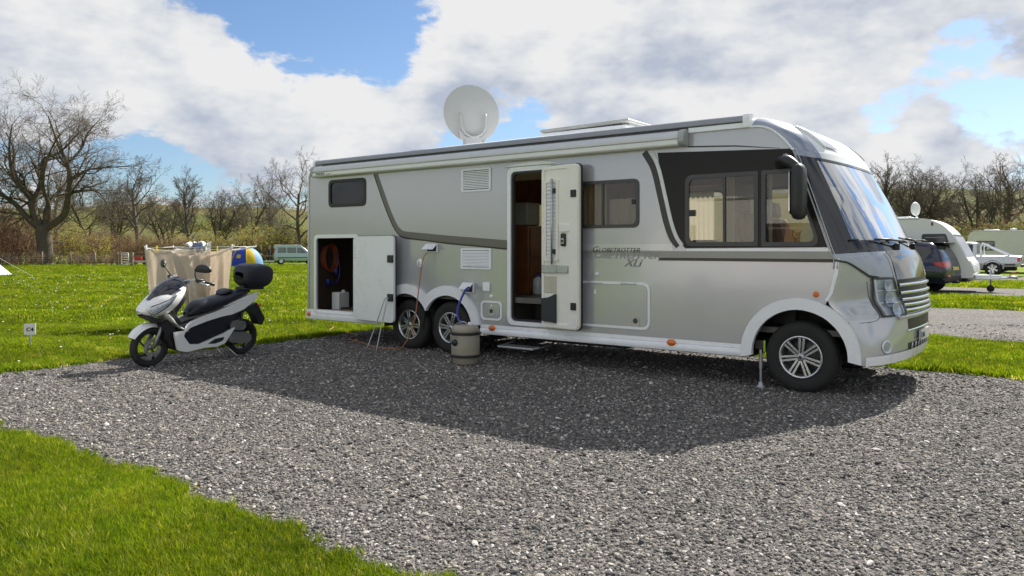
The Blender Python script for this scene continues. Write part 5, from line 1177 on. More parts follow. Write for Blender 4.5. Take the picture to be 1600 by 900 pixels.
def build_caravan(loc, label, length, width, m, windows, name='caravan', nose=True, stripe=None, ang=MH_ANG, zt=2.52):
    """local x forward, front of the body at x = 0, near side y = 0"""
    t = thing(name, label, 'caravan' if name == 'caravan' else 'motorhome', loc, ang)
    L_ = -length
    o = [(L_, .50), (L_ - .03, 1.2), (L_ + .05, zt - .35), (L_ + .20, zt - .10), (L_ + .45, zt)] + spline([(-1.75, zt + .01), (-1.35, zt - .03), (-.95, zt - .20), (-.62, zt - .52), (-.40, zt - .88), (-.22, zt - 1.25), (-.10, zt - 1.48), (-.06, 1.0), (0, .75), (-.03, .50)], 4)
    b = MB().plate(o, [], 0, width); body = b.ob('body', m, t, bev=.06, seg=3); tr = bvh(MB().plate(o, [], 0, width))
    for k, (x0, z0, x1, z1) in enumerate(windows):
        w = MB().plate(rpoly([(x0, z0), (x1 + .12 * (k == 0 and nose), z0), (x1 - .05 * (k == 0 and nose), z1), (x0, z1)], .07), [], -.018, .02).ob('window', dgrey, t, bev=.006)
        MB().plate(rrect(x0 + .06, z0 + .06, x1 - .06, z1 - .06, .05), [], -.024, .007).ob('pane', mat('caravan_glass', (.035, .038, .042), .07, 0, .3, 2.5, coat=.7), w)
        MB().box((x0 + .09, -.026, z1 - .14), (x1 - .10, -.0235, z1 - .10)).ob('blind_edge', mat('blind_grey', (.22, .22, .22), .6), w)
    if nose:
        cast_patch(tr, [(.14, zt - .62), (width - .14, zt - .62), (width - .12, zt - 1.30), (.12, zt - 1.30)], 1, 10, 8, .010, 'x').ob('front_window', mat('front_glass', (.06, .07, .085), .05, 0, .2, 2, coat=.9), t, smooth=True)
        cast_patch(tr, [(.10, zt - .56), (width - .10, zt - .56), (width - .10, zt - .61), (.10, zt - .61)], 1, 10, 2, .018, 'x').ob('front_window_seal', black, t)
        cast_patch(tr, [(.14, 1.10), (width - .14, 1.10), (width - .14, .62), (.14, .62)], 1, 10, 6, .014, 'x').ob('gas_locker', white, t, smooth=True)
        MB().tube([(.02, .25, .95), (.10, .25, .90), (.10, .25, .72), (.02, .25, .68)], .018, 8).ob('grab_handle', white, t, smooth=True)
        for y in (width / 2 - .55, width / 2 + .55):
            MB().tube([(-.6, y, .42), (.25, width / 2 + (y - width / 2) * .55, .46), (.95, width / 2, .50)], .04, 8).ob('draw_bar', white, t, smooth=True)
        MB().plate(rpoly([(0, width / 2 - .45), (.75, width / 2 - .1), (.75, width / 2 + .1), (0, width / 2 + .45)], .05), [], .44, .14, mp=lambda a, b_, c: (a, b_, c)).ob('draw_bar_cover', white, t, bev=.02)
        MB().tube([(.78, width / 2, .50), (1.05, width / 2, .52), (1.18, width / 2, .50)], [.05, .045, .06], 10).ob('hitch', galv, t, smooth=True)
        MB().tube([(.95, width / 2, .56), (1.02, width / 2, .66), (1.2, width / 2, .70)], .016, 8).ob('hand_brake', redp, t)
        jw = MB().tube([(.42, width / 2 - .12, .14), (.42, width / 2 - .12, .80)], .026, 8).ob('jockey_stem', galv, t, smooth=True)
        MB().lathe([(0, -.035), (.09, -.035), (.115, -.02), (.115, .02), (.09, .035), (0, .035)], 20, 'y', (.42, width / 2 - .12, .125)).ob('jockey_wheel', rubber, jw, smooth=True)
    for x in ((-length * .52,) if nose else (-length * .25, -length * .75)):
        MB().plate(arc((x, .40), .42, -8, 188, 20), [], -.012, .014).ob('wheel_well', dark, t); car_wheel(t, x, .10, .33, .2, -1, 5); car_wheel(t, x, width - .10, .33, .2, 1, 5)
        MB().plate(ribbon(arc((x, .40), .47, 0, 180, 20), arc((x, .40), .41, 0, 180, 20)), [], -.03, .034).ob('wheel_arch', white, t, bev=.006)
    MB().box((L_ + .1, -.012, .50), (-.35, .0, .66)).ob('lower_trim', mat('pale_grey_trim', (.55, .56, .57), .4), t)
    MB().box((L_ + .3, -.02, zt - .03), (-1.6, .03, zt + .02)).ob('awning_rail', alu, t, bev=.006)
    MB().box((L_ + .9, .3, zt + .01), (L_ + 1.7, 1.1, zt + .09)).ob('rooflight', white, t, bev=.03); MB().box((-2.6, .35, zt + .01), (-1.9, .95, zt + .08)).ob('rooflight', white, t, bev=.03)
    if stripe:
        MB().plate(spline([(L_ + .1, 1.05), (-3, 1.12), (-1.5, 1.35), (-.55, 1.42)], 5) + spline([(-.6, 1.58), (-1.5, 1.48), (-3, 1.24), (L_ + .1, 1.15)], 5), [], -.004, .003).ob('stripe', stripe, t)
    MB().box((L_ + .2, .2, .36), (-.2, width - .2, .52)).ob('chassis', dark, t)
    return t, body
cv, _ = build_caravan((15.26, 25.45, .012), 'white caravan with a curved nose and grey-framed window, behind the dark car', 5.6, 2.2, mat('caravan_white', (.76, .76, .75), .35, 0, .03, 2), [(-1.50, 1.33, -.72, 1.98), (-4.4, 1.33, -3.4, 1.98)])
MB().box((-.95, -.02, 1.02), (-.50, .0, 1.07)).ob('grab_rail', black, cv, bev=.01); MB().box((-1.22, -.014, 2.26), (-1.15, .0, 2.38)).ob('awning_lamp', mat('brown_lens', (.12, .06, .03), .3), cv, bev=.01)
ds2 = bpy.data.objects.new('dish', None); link(ds2, cv); ds2.location = (-1.75, .55, 2.55)
MB().lathe([(0, 0), (.12, .01), (.22, .04), (.24, .05), (.22, .03), (.12, -.005), (0, -.015)], 24, 'y').xf(Matrix.Translation((0, 0, .32)) @ Matrix.Rotation(R(60), 4, 'Z')).ob('reflector_dish', paperw, ds2, smooth=True); MB().tube([(0, 0, 0), (0, 0, .30)], .03, 8).ob('mast', paperw, ds2)
c2, _ = build_caravan((34.6, 44.0, .012), 'long cream caravan at the far right behind the silver pickup', 7.4, 2.25, mat('caravan_cream', (.60, .59, .54), .4, 0, .05, 2), [(-3.9, 1.30, -1.2, 2.0), (-6.9, 1.35, -5.9, 1.95)], nose=False, zt=2.58)
MB().lathe([(0, .16), (.16, .15), (.20, .11), (.14, .07), (.04, .05), (.04, 0)], 20, 'z', (-5.0, 1.0, 2.58)).ob('roof_aerial', paperw, c2, smooth=True); MB().lathe([(0, .10), (.05, .09), (.06, .0)], 12, 'z', (-4.3, 1.0, 2.58)).ob('roof_vent', paperw, c2, smooth=True)
build_caravan(tuple(unveh(.5, -11.5, .012)), 'white motorhome with a red stripe, seen only as a reflection in the cab windows', 7.0, 2.25, mat('plain_white', (.74, .74, .73), .35, 0, .03, 2), [(-1.6, 1.45, -.8, 2.1), (-4.6, 1.5, -3.4, 2.1)], 'white_motorhome', False, redp, MH_ANG + PI, 2.75)[0].location = unveh(-7.5, -10.8, .012)

def build_pickup():
    o = Vector((25.6, 40.9, 0)) + NW * .9
    t = thing('pickup_truck', 'silver double-cab pickup with chrome roll bars at the right edge', 'pickup truck', (o.x, o.y, .012), MH_ANG + PI)
    m = mat('pickup_silver', (.62, .64, .67), .28, .3, .03, 3, coat=.5)
    bed = car_hull([(-1.28, .62, .86, 1.08, .90, .88), (-1.25, .55, .90, 1.10, .95, .92), (-1.0, .50, .92, 1.11, .96, .93), (0, .48, .92, 1.12, .97, .94), (.72, .46, .92, 1.12, .97, .94), (.745, .46, .92, 1.12, .96, .93)], 4)
    bd = bed.ob('bed', m, t, smooth=True, auto=R(50)); tb_ = bvh(bed)
    cab = car_hull([(.76, .42, 1.08, 1.70, .96, .70), (.80, .42, 1.08, 1.80, .97, .72), (1.4, .42, 1.06, 1.84, .97, .73), (2.2, .42, 1.05, 1.81, .97, .73), (2.6, .42, 1.04, 1.55, .97, .75), (3.1, .44, 1.02, 1.12, .96, .84), (3.9, .46, .95, 1.02, .94, .84), (4.1, .5, .80, .86, .86, .75)], 5)
    cb = cab.ob('cab', m, t, smooth=True, auto=R(50)); tc_ = bvh(cab)
    for s in (1, -1):
        cast_patch(tc_, [(.92, 1.70), (1.50, 1.72), (1.50, 1.14), (.92, 1.14)], s, 6, 5, .008).ob('side_window', gloss_black, t, smooth=True); cast_patch(tc_, [(1.58, 1.72), (2.15, 1.70), (2.65, 1.14), (1.58, 1.14)], s, 6, 5, .008).ob('side_window', gloss_black, t, smooth=True)
        arch_patch(tb_, 0, .40, .46, s, m, t); well(tb_, 0, .40, .45, s, t); car_wheel(t, 0, s * .86, .385, .26, s, 6); well(tc_, 3.1, .40, .45, s, t); car_wheel(t, 3.1, s * .86, .385, .26, s, 6)
        MB().tube(spline([(.55, s * .78, 1.10), (.55, s * .72, 1.62), (.40, s * .72, 1.70), (.15, s * .74, 1.55), (-.65, s * .80, 1.16), (-.75, s * .80, 1.10)], 5), .042, 10).ob('roll_bar', chrome, t, smooth=True)
        cast_patch(tb_, [(s * .95, 1.04), (s * .76, 1.04), (s * .76, .76), (s * .95, .76)], -1, 4, 5, .012, 'x').ob('tail_light', redlens, t); cast_patch(tb_, [(-1.24, 1.02), (-1.10, 1.02), (-1.10, .78), (-1.24, .78)], s, 3, 4, .010).ob('tail_light', redlens, t)
        MB().box((-1.0, s * .955 - .01, .60), (-.55, s * .965 + .01, .66)).ob('side_moulding', black, t)
        MB().box((.78, s * .93 - .06, .36), (2.6, s * .93 + .06, .42)).ob('side_step', black, t, bev=.01)
    MB().tube(spline([(.52, -.72, 1.62), (.50, -.60, 1.74), (.50, .60, 1.74), (.52, .72, 1.62)], 6), .042, 10).ob('roll_hoop', chrome, t, smooth=True)
    cast_patch(tc_, [(-.55, 1.68), (.55, 1.68), (.62, 1.20), (-.62, 1.20)], -1, 6, 4, .008, 'x').ob('rear_window', gloss_black, t)
    MB().box((-1.36, -.85, .50), (-1.24, .85, .64)).ob('rear_bumper', dgrey, t, bev=.02); MB().box((-1.0, -.5, .30), (3.8, .5, .50)).ob('chassis', dark, t)
build_pickup()

def build_van():
    d = Vector((.93, .37, 0)).normalized(); ang = math.atan2(d.y, d.x)
    t = thing('small_van', 'pale teal passenger van with white roof parked across the field', 'van', (-22.2, 71.5, .0), ang)
    b = car_hull([(0, .35, .95, 1.60, .78, .68), (.05, .32, 1.0, 1.75, .82, .72), (.3, .30, 1.0, 1.80, .83, .74), (1.5, .30, .98, 1.82, .83, .74), (2.4, .30, .96, 1.74, .83, .73), (2.95, .30, .95, 1.35, .83, .72), (3.3, .30, .93, 1.02, .82, .72), (3.85, .32, .82, .90, .78, .66), (3.99, .38, .62, .68, .66, .58)], 5)
    b.ob('body', teal, t, smooth=True, auto=R(50)); tr = bvh(b)
    for s in (1, -1):
        for c in ([(.38, 1.58), (1.05, 1.58), (1.05, 1.08), (.30, 1.08)], [(1.15, 1.58), (1.95, 1.58), (1.95, 1.06), (1.15, 1.08)], [(2.05, 1.58), (2.45, 1.56), (2.95, 1.05), (2.05, 1.05)]): cast_patch(tr, c, s, 6, 5, .010).ob('side_window', mat('van_glass', (.10, .12, .13), .1, 0, .3, 3, coat=.6), t, smooth=True)
        cast_patch(tr, [(s * .80, 1.45), (s * .70, 1.45), (s * .70, .95), (s * .80, .95)], -1, 3, 6, .012, 'x').ob('tail_light', redlens, t)
        for x in (.62, 3.22): well(tr, x, .30, .34, s, t); car_wheel(t, x, s * .74, .30, .18, s, 7, paperw)
        MB().box((.3, s * .828 - .012, .60), (3.2, s * .828 + .012, .68)).ob('side_moulding', dgrey, t)
    cast_patch(tr, [(-.60, 1.56), (.60, 1.56), (.66, 1.06), (-.66, 1.06)], -1, 6, 5, .012, 'x').ob('rear_window', gloss_black, t)
    cast_patch(tr, [(-.26, .92), (.26, .92), (.26, .80), (-.26, .80)], -1, 2, 2, .015, 'x').ob('number_plate', platey, t); cast_patch(tr, [(-.75, .62), (.75, .62), (.70, .40), (-.70, .40)], -1, 6, 3, .012, 'x').ob('rear_bumper', dgrey, t)
    G = [[(x, v * .72, 1.79 + .03 * (1 - v * v) - .12 * max(0, x - 2.2) ** 2) for v in np.linspace(-1, 1, 7)] for x in np.linspace(.1, 2.5, 10)]
    MB().grid(G).ob('roof', white, t, smooth=True)
build_van()

def build_dome_tent():
    t = thing('dome_tent', 'blue and yellow dome tent pitched across the field behind the washing', 'tent', (-21.15, 61.0, 0), R(29)); t.scale = (.93, .93, 1.0)
    def P(a, e, k=1.0): return (1.45 * k * math.cos(e) * math.cos(a), 1.20 * k * math.cos(e) * math.sin(a), 1.62 * k * math.sin(e) ** .9)
    segs = [('panel', bluef, -150, -95), ('panel', yellowf, -95, -62), ('panel', lbluef, -62, 0), ('panel', bluef, 0, 60), ('panel', lbluef, 60, 120), ('panel', bluef, 120, 210)]
    for n, m, a0, a1 in segs:
        MB().grid([[P(R(a), e) for a in np.linspace(a0, a1, 8)] for e in np.linspace(0.01, PI / 2, 12)]).ob(n, m, t, smooth=True)
    MB().grid([[P(R(a), e, 1.012) for a in np.linspace(-148, -98, 8)] for e in np.linspace(.02, 1.1, 8)]).ob('door_panel', bluef, t, smooth=True)
    MB().grid([[P(R(a), e, 1.02) for a in np.linspace(-132, -116, 4)] for e in np.linspace(.42, .62, 4)]).ob('window_patch', yellowf, t, smooth=True)
    MB().tube([P(R(-96), e, 1.02) for e in np.linspace(0, PI / 2, 14)], .035, 6).ob('pole_sleeve', yellowf, t, smooth=True); MB().tube([P(R(-150), e, 1.02) for e in np.linspace(0, PI / 2, 14)], .04, 6).ob('pole_sleeve', yellowf, t, smooth=True)
build_dome_tent()
def build_ridge_tent():
    t = thing('ridge_tent', 'white tent corner with a pale groundsheet edge at the left edge', 'tent', (-29.0, 41.0, 0), 0)
    MB().add([(-2, -1, 0), (1.75, -1.0, 0), (.6, 0, 1.5), (-2, 0, 1.5), (1.75, 1.0, 0), (-2, 1.0, 0)], [(0, 1, 2, 3), (1, 4, 2), (4, 5, 3, 2)]).ob('fly_sheet', whitef, t)
    MB().add([(-2.02, -1.06, .01), (1.85, -1.06, .01), (1.80, -.98, .14), (-2.02, -.98, .14)], [(0, 1, 2, 3)]).ob('sod_cloth', lbluef, t)
    MB().tube([(.6, 0, 0), (.6, 0, 1.55)], .02, 6).ob('pole', alu, t)
    MB().tube([(.6, 0, 1.53), (3.93, -.9, .06)], .012, 5).ob('guy_rope', mat('cream_rope', (.62, .58, .48), .9), t); MB().tube([(3.93, -.9, .10), (4.01, -.93, -.02)], .02, 6).ob('tent_peg', postm, t)
build_ridge_tent()

def build_person(loc, rz, label, m_top, m_leg, arm):
    bm = bmesh.new(); L_ = {}
    J = dict(pel=(0, 0, .95), che=(0, 0, 1.25), nek=(0, 0, 1.46), hed=(.01, 0, 1.60), top=(.01, 0, 1.70), hl=(0, .09, .90), kl=(.02, .10, .50), al=(0, .10, .09), tl=(.14, .11, .03), hr=(0, -.09, .90), kr=(.03, -.10, .50), ar=(-.01, -.10, .09), tr=(.13, -.11, .03), sl=(0, .18, 1.40), el=(-.02, .24, 1.13), wl=(.06 + arm, .22, .92 + arm * .8), sr=(0, -.18, 1.40), er=(-.02, -.24, 1.13), wr=(.08, -.22, .92), fl=(.10 + arm, .21, .84 + arm * .8), fr=(.10, -.21, .84))
    Rr = dict(pel=.15, che=.165, nek=.06, hed=.10, top=.075, hl=.095, kl=.065, al=.045, tl=.04, hr=.095, kr=.065, ar=.045, tr=.04, sl=.07, el=.05, wl=.038, sr=.07, er=.05, wr=.038, fl=.03, fr=.03)
    for k, p in J.items(): L_[k] = bm.verts.new(p)
    for a, b_ in ('pel che', 'che nek', 'nek hed', 'hed top', 'pel hl', 'hl kl', 'kl al', 'al tl', 'pel hr', 'hr kr', 'kr ar', 'ar tr', 'che sl', 'sl el', 'el wl', 'wl fl', 'che sr', 'sr er', 'er wr', 'wr fr') and [q.split() for q in ('pel che', 'che nek', 'nek hed', 'hed top', 'pel hl', 'hl kl', 'kl al', 'al tl', 'pel hr', 'hr kr', 'kr ar', 'ar tr', 'che sl', 'sl el', 'el wl', 'wl fl', 'che sr', 'sr er', 'er wr', 'wr fr')]: bm.edges.new((L_[a], L_[b_]))
    me = bpy.data.meshes.new('p'); bm.to_mesh(me); bm.free(); o = bpy.data.objects.new('tmp', me); C.objects.link(o)
    o.modifiers.new('s', 'SKIN'); o.modifiers.new('d', 'SUBSURF').levels = 1
    for k, v in zip(J, me.skin_vertices[0].data): v.radius = (Rr[k] * (.75 if k in ('pel', 'che') else 1), Rr[k])
    me.skin_vertices[0].data[0].use_root = True
    dg = bpy.context.evaluated_depsgraph_get(); m2 = bpy.data.meshes.new_from_object(o.evaluated_get(dg)); bpy.data.objects.remove(o)
    m2.materials.clear()
    for q in (skin, m_top, m_leg, cloth_k): m2.materials.append(q)
    for p in m2.polygons:
        c = p.center; hand = abs(c.y) > .17 and c.z < .93 + arm * .8 and c.x > .03
        p.material_index = 3 if c.z < .08 else 0 if (c.z > 1.47 or hand) else 1 if c.z > .88 else 2
        p.use_smooth = True
    b = link(bpy.data.objects.new('person', m2)); b.location = loc; b.rotation_euler = (0, 0, rz); tag(b, label, 'person', 'people talking by the van')
    MB().lathe([(.0, .125), (.07, .105), (.108, .05), (.112, .0), (.10, -.04)], 16, 'z', (-.012, 0, 1.635)).ob('hair', hairm, b, smooth=True)
build_person((-22.25, 68.0, 0), R(10), 'person in a long black coat standing near the van', cloth_k, cloth_k, .05)
build_person((-21.62, 68.4, 0), R(200), 'person in dark blue clothes standing closest to the van', cloth_b, cloth_k, .12)

# ------------------------------------------------------------------ trees, shrubs, fence
class TB:
    """collects branch tubes in numpy blocks"""
    def __init__(s): s.V = []; s.F = []; s.n = 0
    def path(s, P, Rr, k):
        P = np.asarray(P, float); Rr = np.asarray(Rr, float); m = len(P)
        T = np.gradient(P, axis=0); T /= np.linalg.norm(T, axis=1)[:, None] + 1e-9
        ref = np.array((.31, .87, .39)); U = np.cross(T, ref); U /= np.linalg.norm(U, axis=1)[:, None] + 1e-9; W_ = np.cross(T, U)
        a = np.arange(k) * 2 * PI / k
        ring = P[:, None, :] + Rr[:, None, None] * (np.cos(a)[None, :, None] * U[:, None, :] + np.sin(a)[None, :, None] * W_[:, None, :])
        s.V.append(ring.reshape(-1, 3))
        i = np.arange(m - 1)[:, None] * k; j = np.arange(k)[None, :]; j2 = (j + 1) % k
        s.F.append((np.stack([i + j, i + j2, i + k + j2, i + k + j], -1).reshape(-1, 4)) + s.n); s.n += m * k
    def sticks(s, Q, D, ln, rr, rg, g, up, m=3):
        k = len(Q); P = [Q]; d = D
        for _ in range(m):
            d = d + rg.normal(0, g, (k, 3)) + np.array((0, 0, up)); d = d / (np.linalg.norm(d, axis=1)[:, None] + 1e-9); P.append(P[-1] + d * (ln / m)[:, None])
        P = np.stack(P, 1); U = np.cross(D, np.array((.31, .87, .39))); U /= np.linalg.norm(U, axis=1)[:, None] + 1e-9; W_ = np.cross(D, U)
        R_ = rr[:, None] * np.linspace(1, .5, m + 1)[None, :]; a = np.arange(3) * 2 * PI / 3
        ring = P[:, :, None, :] + R_[:, :, None, None] * (np.cos(a)[None, None, :, None] * U[:, None, None, :] + np.sin(a)[None, None, :, None] * W_[:, None, None, :])
        s.V.append(ring.reshape(-1, 3)); b = (np.arange(k) * (m + 1) * 3)[:, None, None]; i = (np.arange(m) * 3)[None, :, None]; j = np.arange(3)[None, None, :]; j2 = (j + 1) % 3
        s.F.append(np.stack([b + i + j, b + i + j2, b + i + 3 + j2, b + i + 3 + j], -1).reshape(-1, 4) + s.n); s.n += k * (m + 1) * 3
    def quads(s, C_, A, B):
        V = np.stack([C_ - A, C_ + B * .6, C_ + A, C_ - B * .6], 1).reshape(-1, 3); q = len(C_)
        s.V.append(V); s.F.append(np.arange(q * 4).reshape(-1, 4) + s.n); s.n += q * 4
    def mesh(s, name, m, smooth=True):
        me = bpy.data.meshes.new(name); V = np.concatenate(s.V); F = np.concatenate(s.F)
        me.vertices.add(len(V)); me.vertices.foreach_set('co', V.astype(np.float32).ravel())
        me.loops.add(F.size); me.loops.foreach_set('vertex_index', F.astype(np.int32).ravel())
        me.polygons.add(len(F)); me.polygons.foreach_set('loop_start', np.arange(0, F.size, 4, dtype=np.int32)); me.polygons.foreach_set('loop_total', np.full(len(F), 4, np.int32))
        if smooth: me.polygons.foreach_set('use_smooth', np.ones(len(F), bool))
        me.update(); me.validate(); me.materials.append(m); return me
def unit(v): return v / (np.linalg.norm(v) + 1e-9)
def grow(rg, trunk, twig, p, d, L_, r, lvl, cfg):
    n = max(3, int(cfg['seg'][lvl] )); P = [p.copy()]; step = L_ / n; g = cfg['gnarl'][lvl]; dd = d.copy()
    for i in range(n):
        dd = unit(dd + rg.normal(0, g, 3) + np.array((0, 0, cfg['up'][lvl]))); p = p + dd * step; P.append(p)
    end = cfg['end'][lvl]; Rr = r * (1 - (1 - end) * np.linspace(0, 1, n + 1) ** .9)
    last = lvl >= cfg['levels'] - 1
    (trunk if lvl <= cfg['thick'] else twig).path(P, Rr, 8 if lvl == 0 else 6 if lvl == 1 else 4 if lvl == 2 else 3)
    if last: return
    spawn(rg, trunk, twig, P, Rr, L_, lvl, cfg)
def spawn(rg, trunk, twig, P, Rr, L_, lvl, cfg):
    n = len(P) - 1; k = cfg['kids'][lvl]; k = max(2, int(round(k * rg.uniform(.8, 1.2)))); az = rg.uniform(0, 6.28)
    if lvl + 1 >= cfg['levels'] - 1:                                   # last twigs: all of a branch at once
        Pa = np.asarray(P); t = cfg['t0'][lvl] + (1 - cfg['t0'][lvl]) * (np.arange(k) + rg.uniform(.1, .9, k)) / k; x = t * n; i = np.minimum(x.astype(int), n - 1); f = (x - i)[:, None]
        Q = Pa[i] * (1 - f) + Pa[i + 1] * f; ax = Pa[i + 1] - Pa[i]; ax /= np.linalg.norm(ax, axis=1)[:, None] + 1e-9
        o = np.cross(ax, rg.normal(0, 1, (k, 3))); o /= np.linalg.norm(o, axis=1)[:, None] + 1e-9; th = np.radians(rg.uniform(*cfg['ang'][lvl], k))[:, None]
        D = ax * np.cos(th) + o * np.sin(th); ln = L_ * cfg['ratio'][lvl] * rg.uniform(.75, 1.2, k) * (1.05 - .4 * t)
        rr = np.maximum((Rr[i] * (1 - f[:, 0]) + Rr[i + 1] * f[:, 0]) * cfg['rr'][lvl], cfg['rmin'])
        twig.sticks(Q, D, ln, rr, rg, cfg['gnarl'][lvl + 1], cfg['up'][lvl + 1]); return
    for c in range(k):
        t = cfg['t0'][lvl] + (1 - cfg['t0'][lvl]) * (c + rg.uniform(.1, .9)) / k; x = t * n; i = min(int(x), n - 1); f = x - i
        q = P[i] * (1 - f) + P[i + 1] * f; ax = unit(P[i + 1] - P[i]); rr = Rr[i] * (1 - f) + Rr[i + 1] * f
        az += 2.4 + rg.normal(0, .4); o = unit(np.cross(ax, np.array((.3, .2, .93)) + rg.normal(0, .15, 3))); o2 = np.cross(ax, o); th = math.radians(rg.uniform(*cfg['ang'][lvl]))
        nd = unit(ax * math.cos(th) + (o * math.cos(az) + o2 * math.sin(az)) * math.sin(th))
        if c == k - 1: nd = unit(ax + rg.normal(0, .15, 3))
        grow(rg, trunk, twig, q, nd, L_ * cfg['ratio'][lvl] * rg.uniform(.75, 1.2) * (1.05 - .4 * t), max(rr * cfg['rr'][lvl], cfg['rmin']), lvl + 1, cfg)
BASE = dict(levels=5, thick=1, seg=[8, 7, 5, 4, 3], gnarl=[.06, .14, .18, .20, .2], up=[.03, .06, .05, .04, .03], end=[.45, .3, .35, .4, .5], kids=[8, 7, 6, 5, 0], t0=[.3, .25, .2, .15, 0], ang=[(30, 60), (30, 60), (28, 60), (25, 60), (20, 50)], ratio=[.62, .55, .50, .50, .5], rr=[.55, .6, .6, .6, .6], rmin=.0095)
def make_tree(seed, H, r, **kw):
    cfg = {**BASE, **kw}; rg = np.random.default_rng(seed); a, b_ = TB(), TB()
    for s in range(cfg.get('stems', 1)):
        d = unit(np.array((rg.normal(0, .05 + .12 * (cfg.get('stems', 1) > 1)), rg.normal(0, .05 + .12 * (cfg.get('stems', 1) > 1)), 1.0)))
        grow(rg, a, b_, np.array((rg.normal(0, .2) * (s > 0), rg.normal(0, .2) * (s > 0), -.1)), d, H * .72, r, 0, cfg)
    return a, b_
def tree_obj(name, label, loc, trunk_me, crown_me, rz=0, sc=1.0, group='bare trees round the field', sz=1.0):
    t = thing(name, label, 'tree', loc, rz, group); t.scale = (sc, sc, sc * sz)
    for n, me in (('trunk', trunk_me), ('crown', crown_me)): link(bpy.data.objects.new(n, me), t)
    return t
def at(px, depth, z=None):
    x = (px - 800) / 1200 * depth; return (x, depth, hill(x, depth) if z is None else z)

def build_oak():
    rg = np.random.default_rng(11); a, b_ = TB(), TB(); k = .0567
    cfg = {**BASE, 'levels': 6, 'thick': 2, 'seg': [8, 8, 7, 5, 4, 3], 'gnarl': [.05, .15, .24, .26, .24, .2], 'up': [0, .02, .035, .05, .05, .04], 'end': [.6, .35, .3, .35, .4, .5], 'kids': [0, 9, 7, 6, 4, 0], 't0': [.3, .22, .15, .12, .1, 0], 'ang': [(30, 60), (30, 62), (28, 65), (25, 60), (25, 55), (20, 50)], 'ratio': [.6, .58, .56, .54, .54, .5], 'rr': [.5, .55, .55, .58, .6, .6], 'rmin': .0095}
    def L(pts, r0, r1, y=0.0):
        P = [np.array(((x - 70) * k, 0, (412 - z) * k)) for x, z in pts]
        for i, p in enumerate(P): p[1] = y * (i / (len(P) - 1)) ** 1.2 + rg.normal(0, .25) * (i > 0); p[0] += rg.normal(0, .22) * (i > 0); p[2] += rg.normal(0, .15) * (i > 0)
        P = [np.array(q) for q in spline(P, 4)]; Rr = np.linspace(r0, r1, len(P)); a.path(P, Rr, 9)
        ln = sum(np.linalg.norm(P[i + 1] - P[i]) for i in range(len(P) - 1)); spawn(rg, a, b_, P, Rr, ln * .95, 1, cfg)
    P = [np.array(q) for q in spline([np.array((0, 0, -.2)), np.array((.0, 0, .25)), np.array((.02, 0, 1.0)), np.array((-.02, 0, 2.2)), np.array((-.12, 0, 3.3)), np.array((-.1, 0, 4.0))], 4)]
    a.path(P, np.interp(np.linspace(0, 1, len(P)), [0, .08, .2, .5, .8, 1], [1.05, .82, .68, .60, .62, .5]), 14)
    L([(66, 350), (48, 325), (30, 305), (8, 285), (-20, 268)], .34, .06, -1.5)
    L([(64, 345), (54, 305), (52, 265), (60, 228), (84, 208), (108, 175)], .36, .05, 1.5)
    L([(70, 348), (92, 322), (108, 292), (106, 245), (96, 195), (90, 152)], .38, .05, -1.0)
    L([(106, 285), (128, 280), (150, 282), (172, 300)], .20, .04, -1.5)
    L([(107, 262), (125, 248), (150, 236), (186, 230)], .19, .04, 1.6)
    L([(60, 335), (40, 328), (20, 330), (-4, 342)], .17, .04, 2.0)
    L([(58, 330), (40, 285), (18, 245), (4, 205), (-14, 170)], .30, .05, 2.2)
    L([(56, 300), (38, 262), (34, 215), (46, 168)], .22, .04, -2.5)
    L([(70, 345), (74, 300), (80, 260), (74, 210), (64, 165)], .24, .04, 4.5)
    L([(72, 345), (84, 310), (92, 270), (112, 225), (140, 195)], .22, .04, -4.5)
    L([(52, 325), (28, 300), (-8, 290), (-40, 300)], .2, .04, 3.5)
    L([(102, 235), (118, 205), (132, 178), (142, 150)], .14, .03, 1.2)
    tree_obj('oak_tree', 'big bare oak with thick forking trunk at the left of the field', at(70, 68), a.mesh('oak_trunk', bark), b_.mesh('oak_crown', twigm), 0, 1.04, 'bare trees round the field', .85)
build_oak()

def variants():
    out = {}
    a, b_ = make_tree(21, 10, .26, kids=[13, 8, 7, 6, 0]); out['broad'] = (a.mesh('t1', bark2), b_.mesh('c1', twigm))
    a, b_ = make_tree(22, 10, .17, kids=[19, 8, 7, 5, 0], ang=[(25, 45), (25, 45), (25, 50), (25, 50), (20, 50)], ratio=[.45, .5, .5, .5, .5], t0=[.18, .2, .2, .15, 0]); out['slender'] = (a.mesh('t2', bark2), b_.mesh('c2', twigm))
    a, b_ = make_tree(23, 8, .15, stems=4, kids=[8, 7, 6, 5, 0], ratio=[.6, .55, .5, .5, .5]); out['multi'] = (a.mesh('t3', bark), b_.mesh('c3', twigm))
    a, b_ = make_tree(24, 10, .24, kids=[11, 8, 7, 6, 0], gnarl=[.12, .22, .24, .22, .2], ang=[(40, 75), (35, 70), (30, 65), (25, 60), (20, 50)], ratio=[.75, .55, .5, .5, .5]); out['spread'] = (a.mesh('t4', bark), b_.mesh('c4', twigm))
    a, b_ = make_tree(25, 6, .07, stems=11, kids=[9, 7, 5, 4, 0], ratio=[.5, .5, .5, .5, .5], levels=4, rmin=.010); out['thicket'] = (a.mesh('t5', twig_r), b_.mesh('c5', twig_r))
    return out
TV = variants()
def T(kind_, px, depth, top, label, name='bare_tree', rz=0.0, wide=1.0, base_h={'broad': 10.3, 'slender': 9.6, 'multi': 8.2, 'spread': 10.0, 'thicket': 6.0}):
    p = at(px, depth); H = 1.5 + (388 - top) / 1200 * depth - p[2]; s = H / base_h[kind_]
    t = tree_obj(name, label, p, *TV[kind_], rz, s * wide, sz=1 / wide)
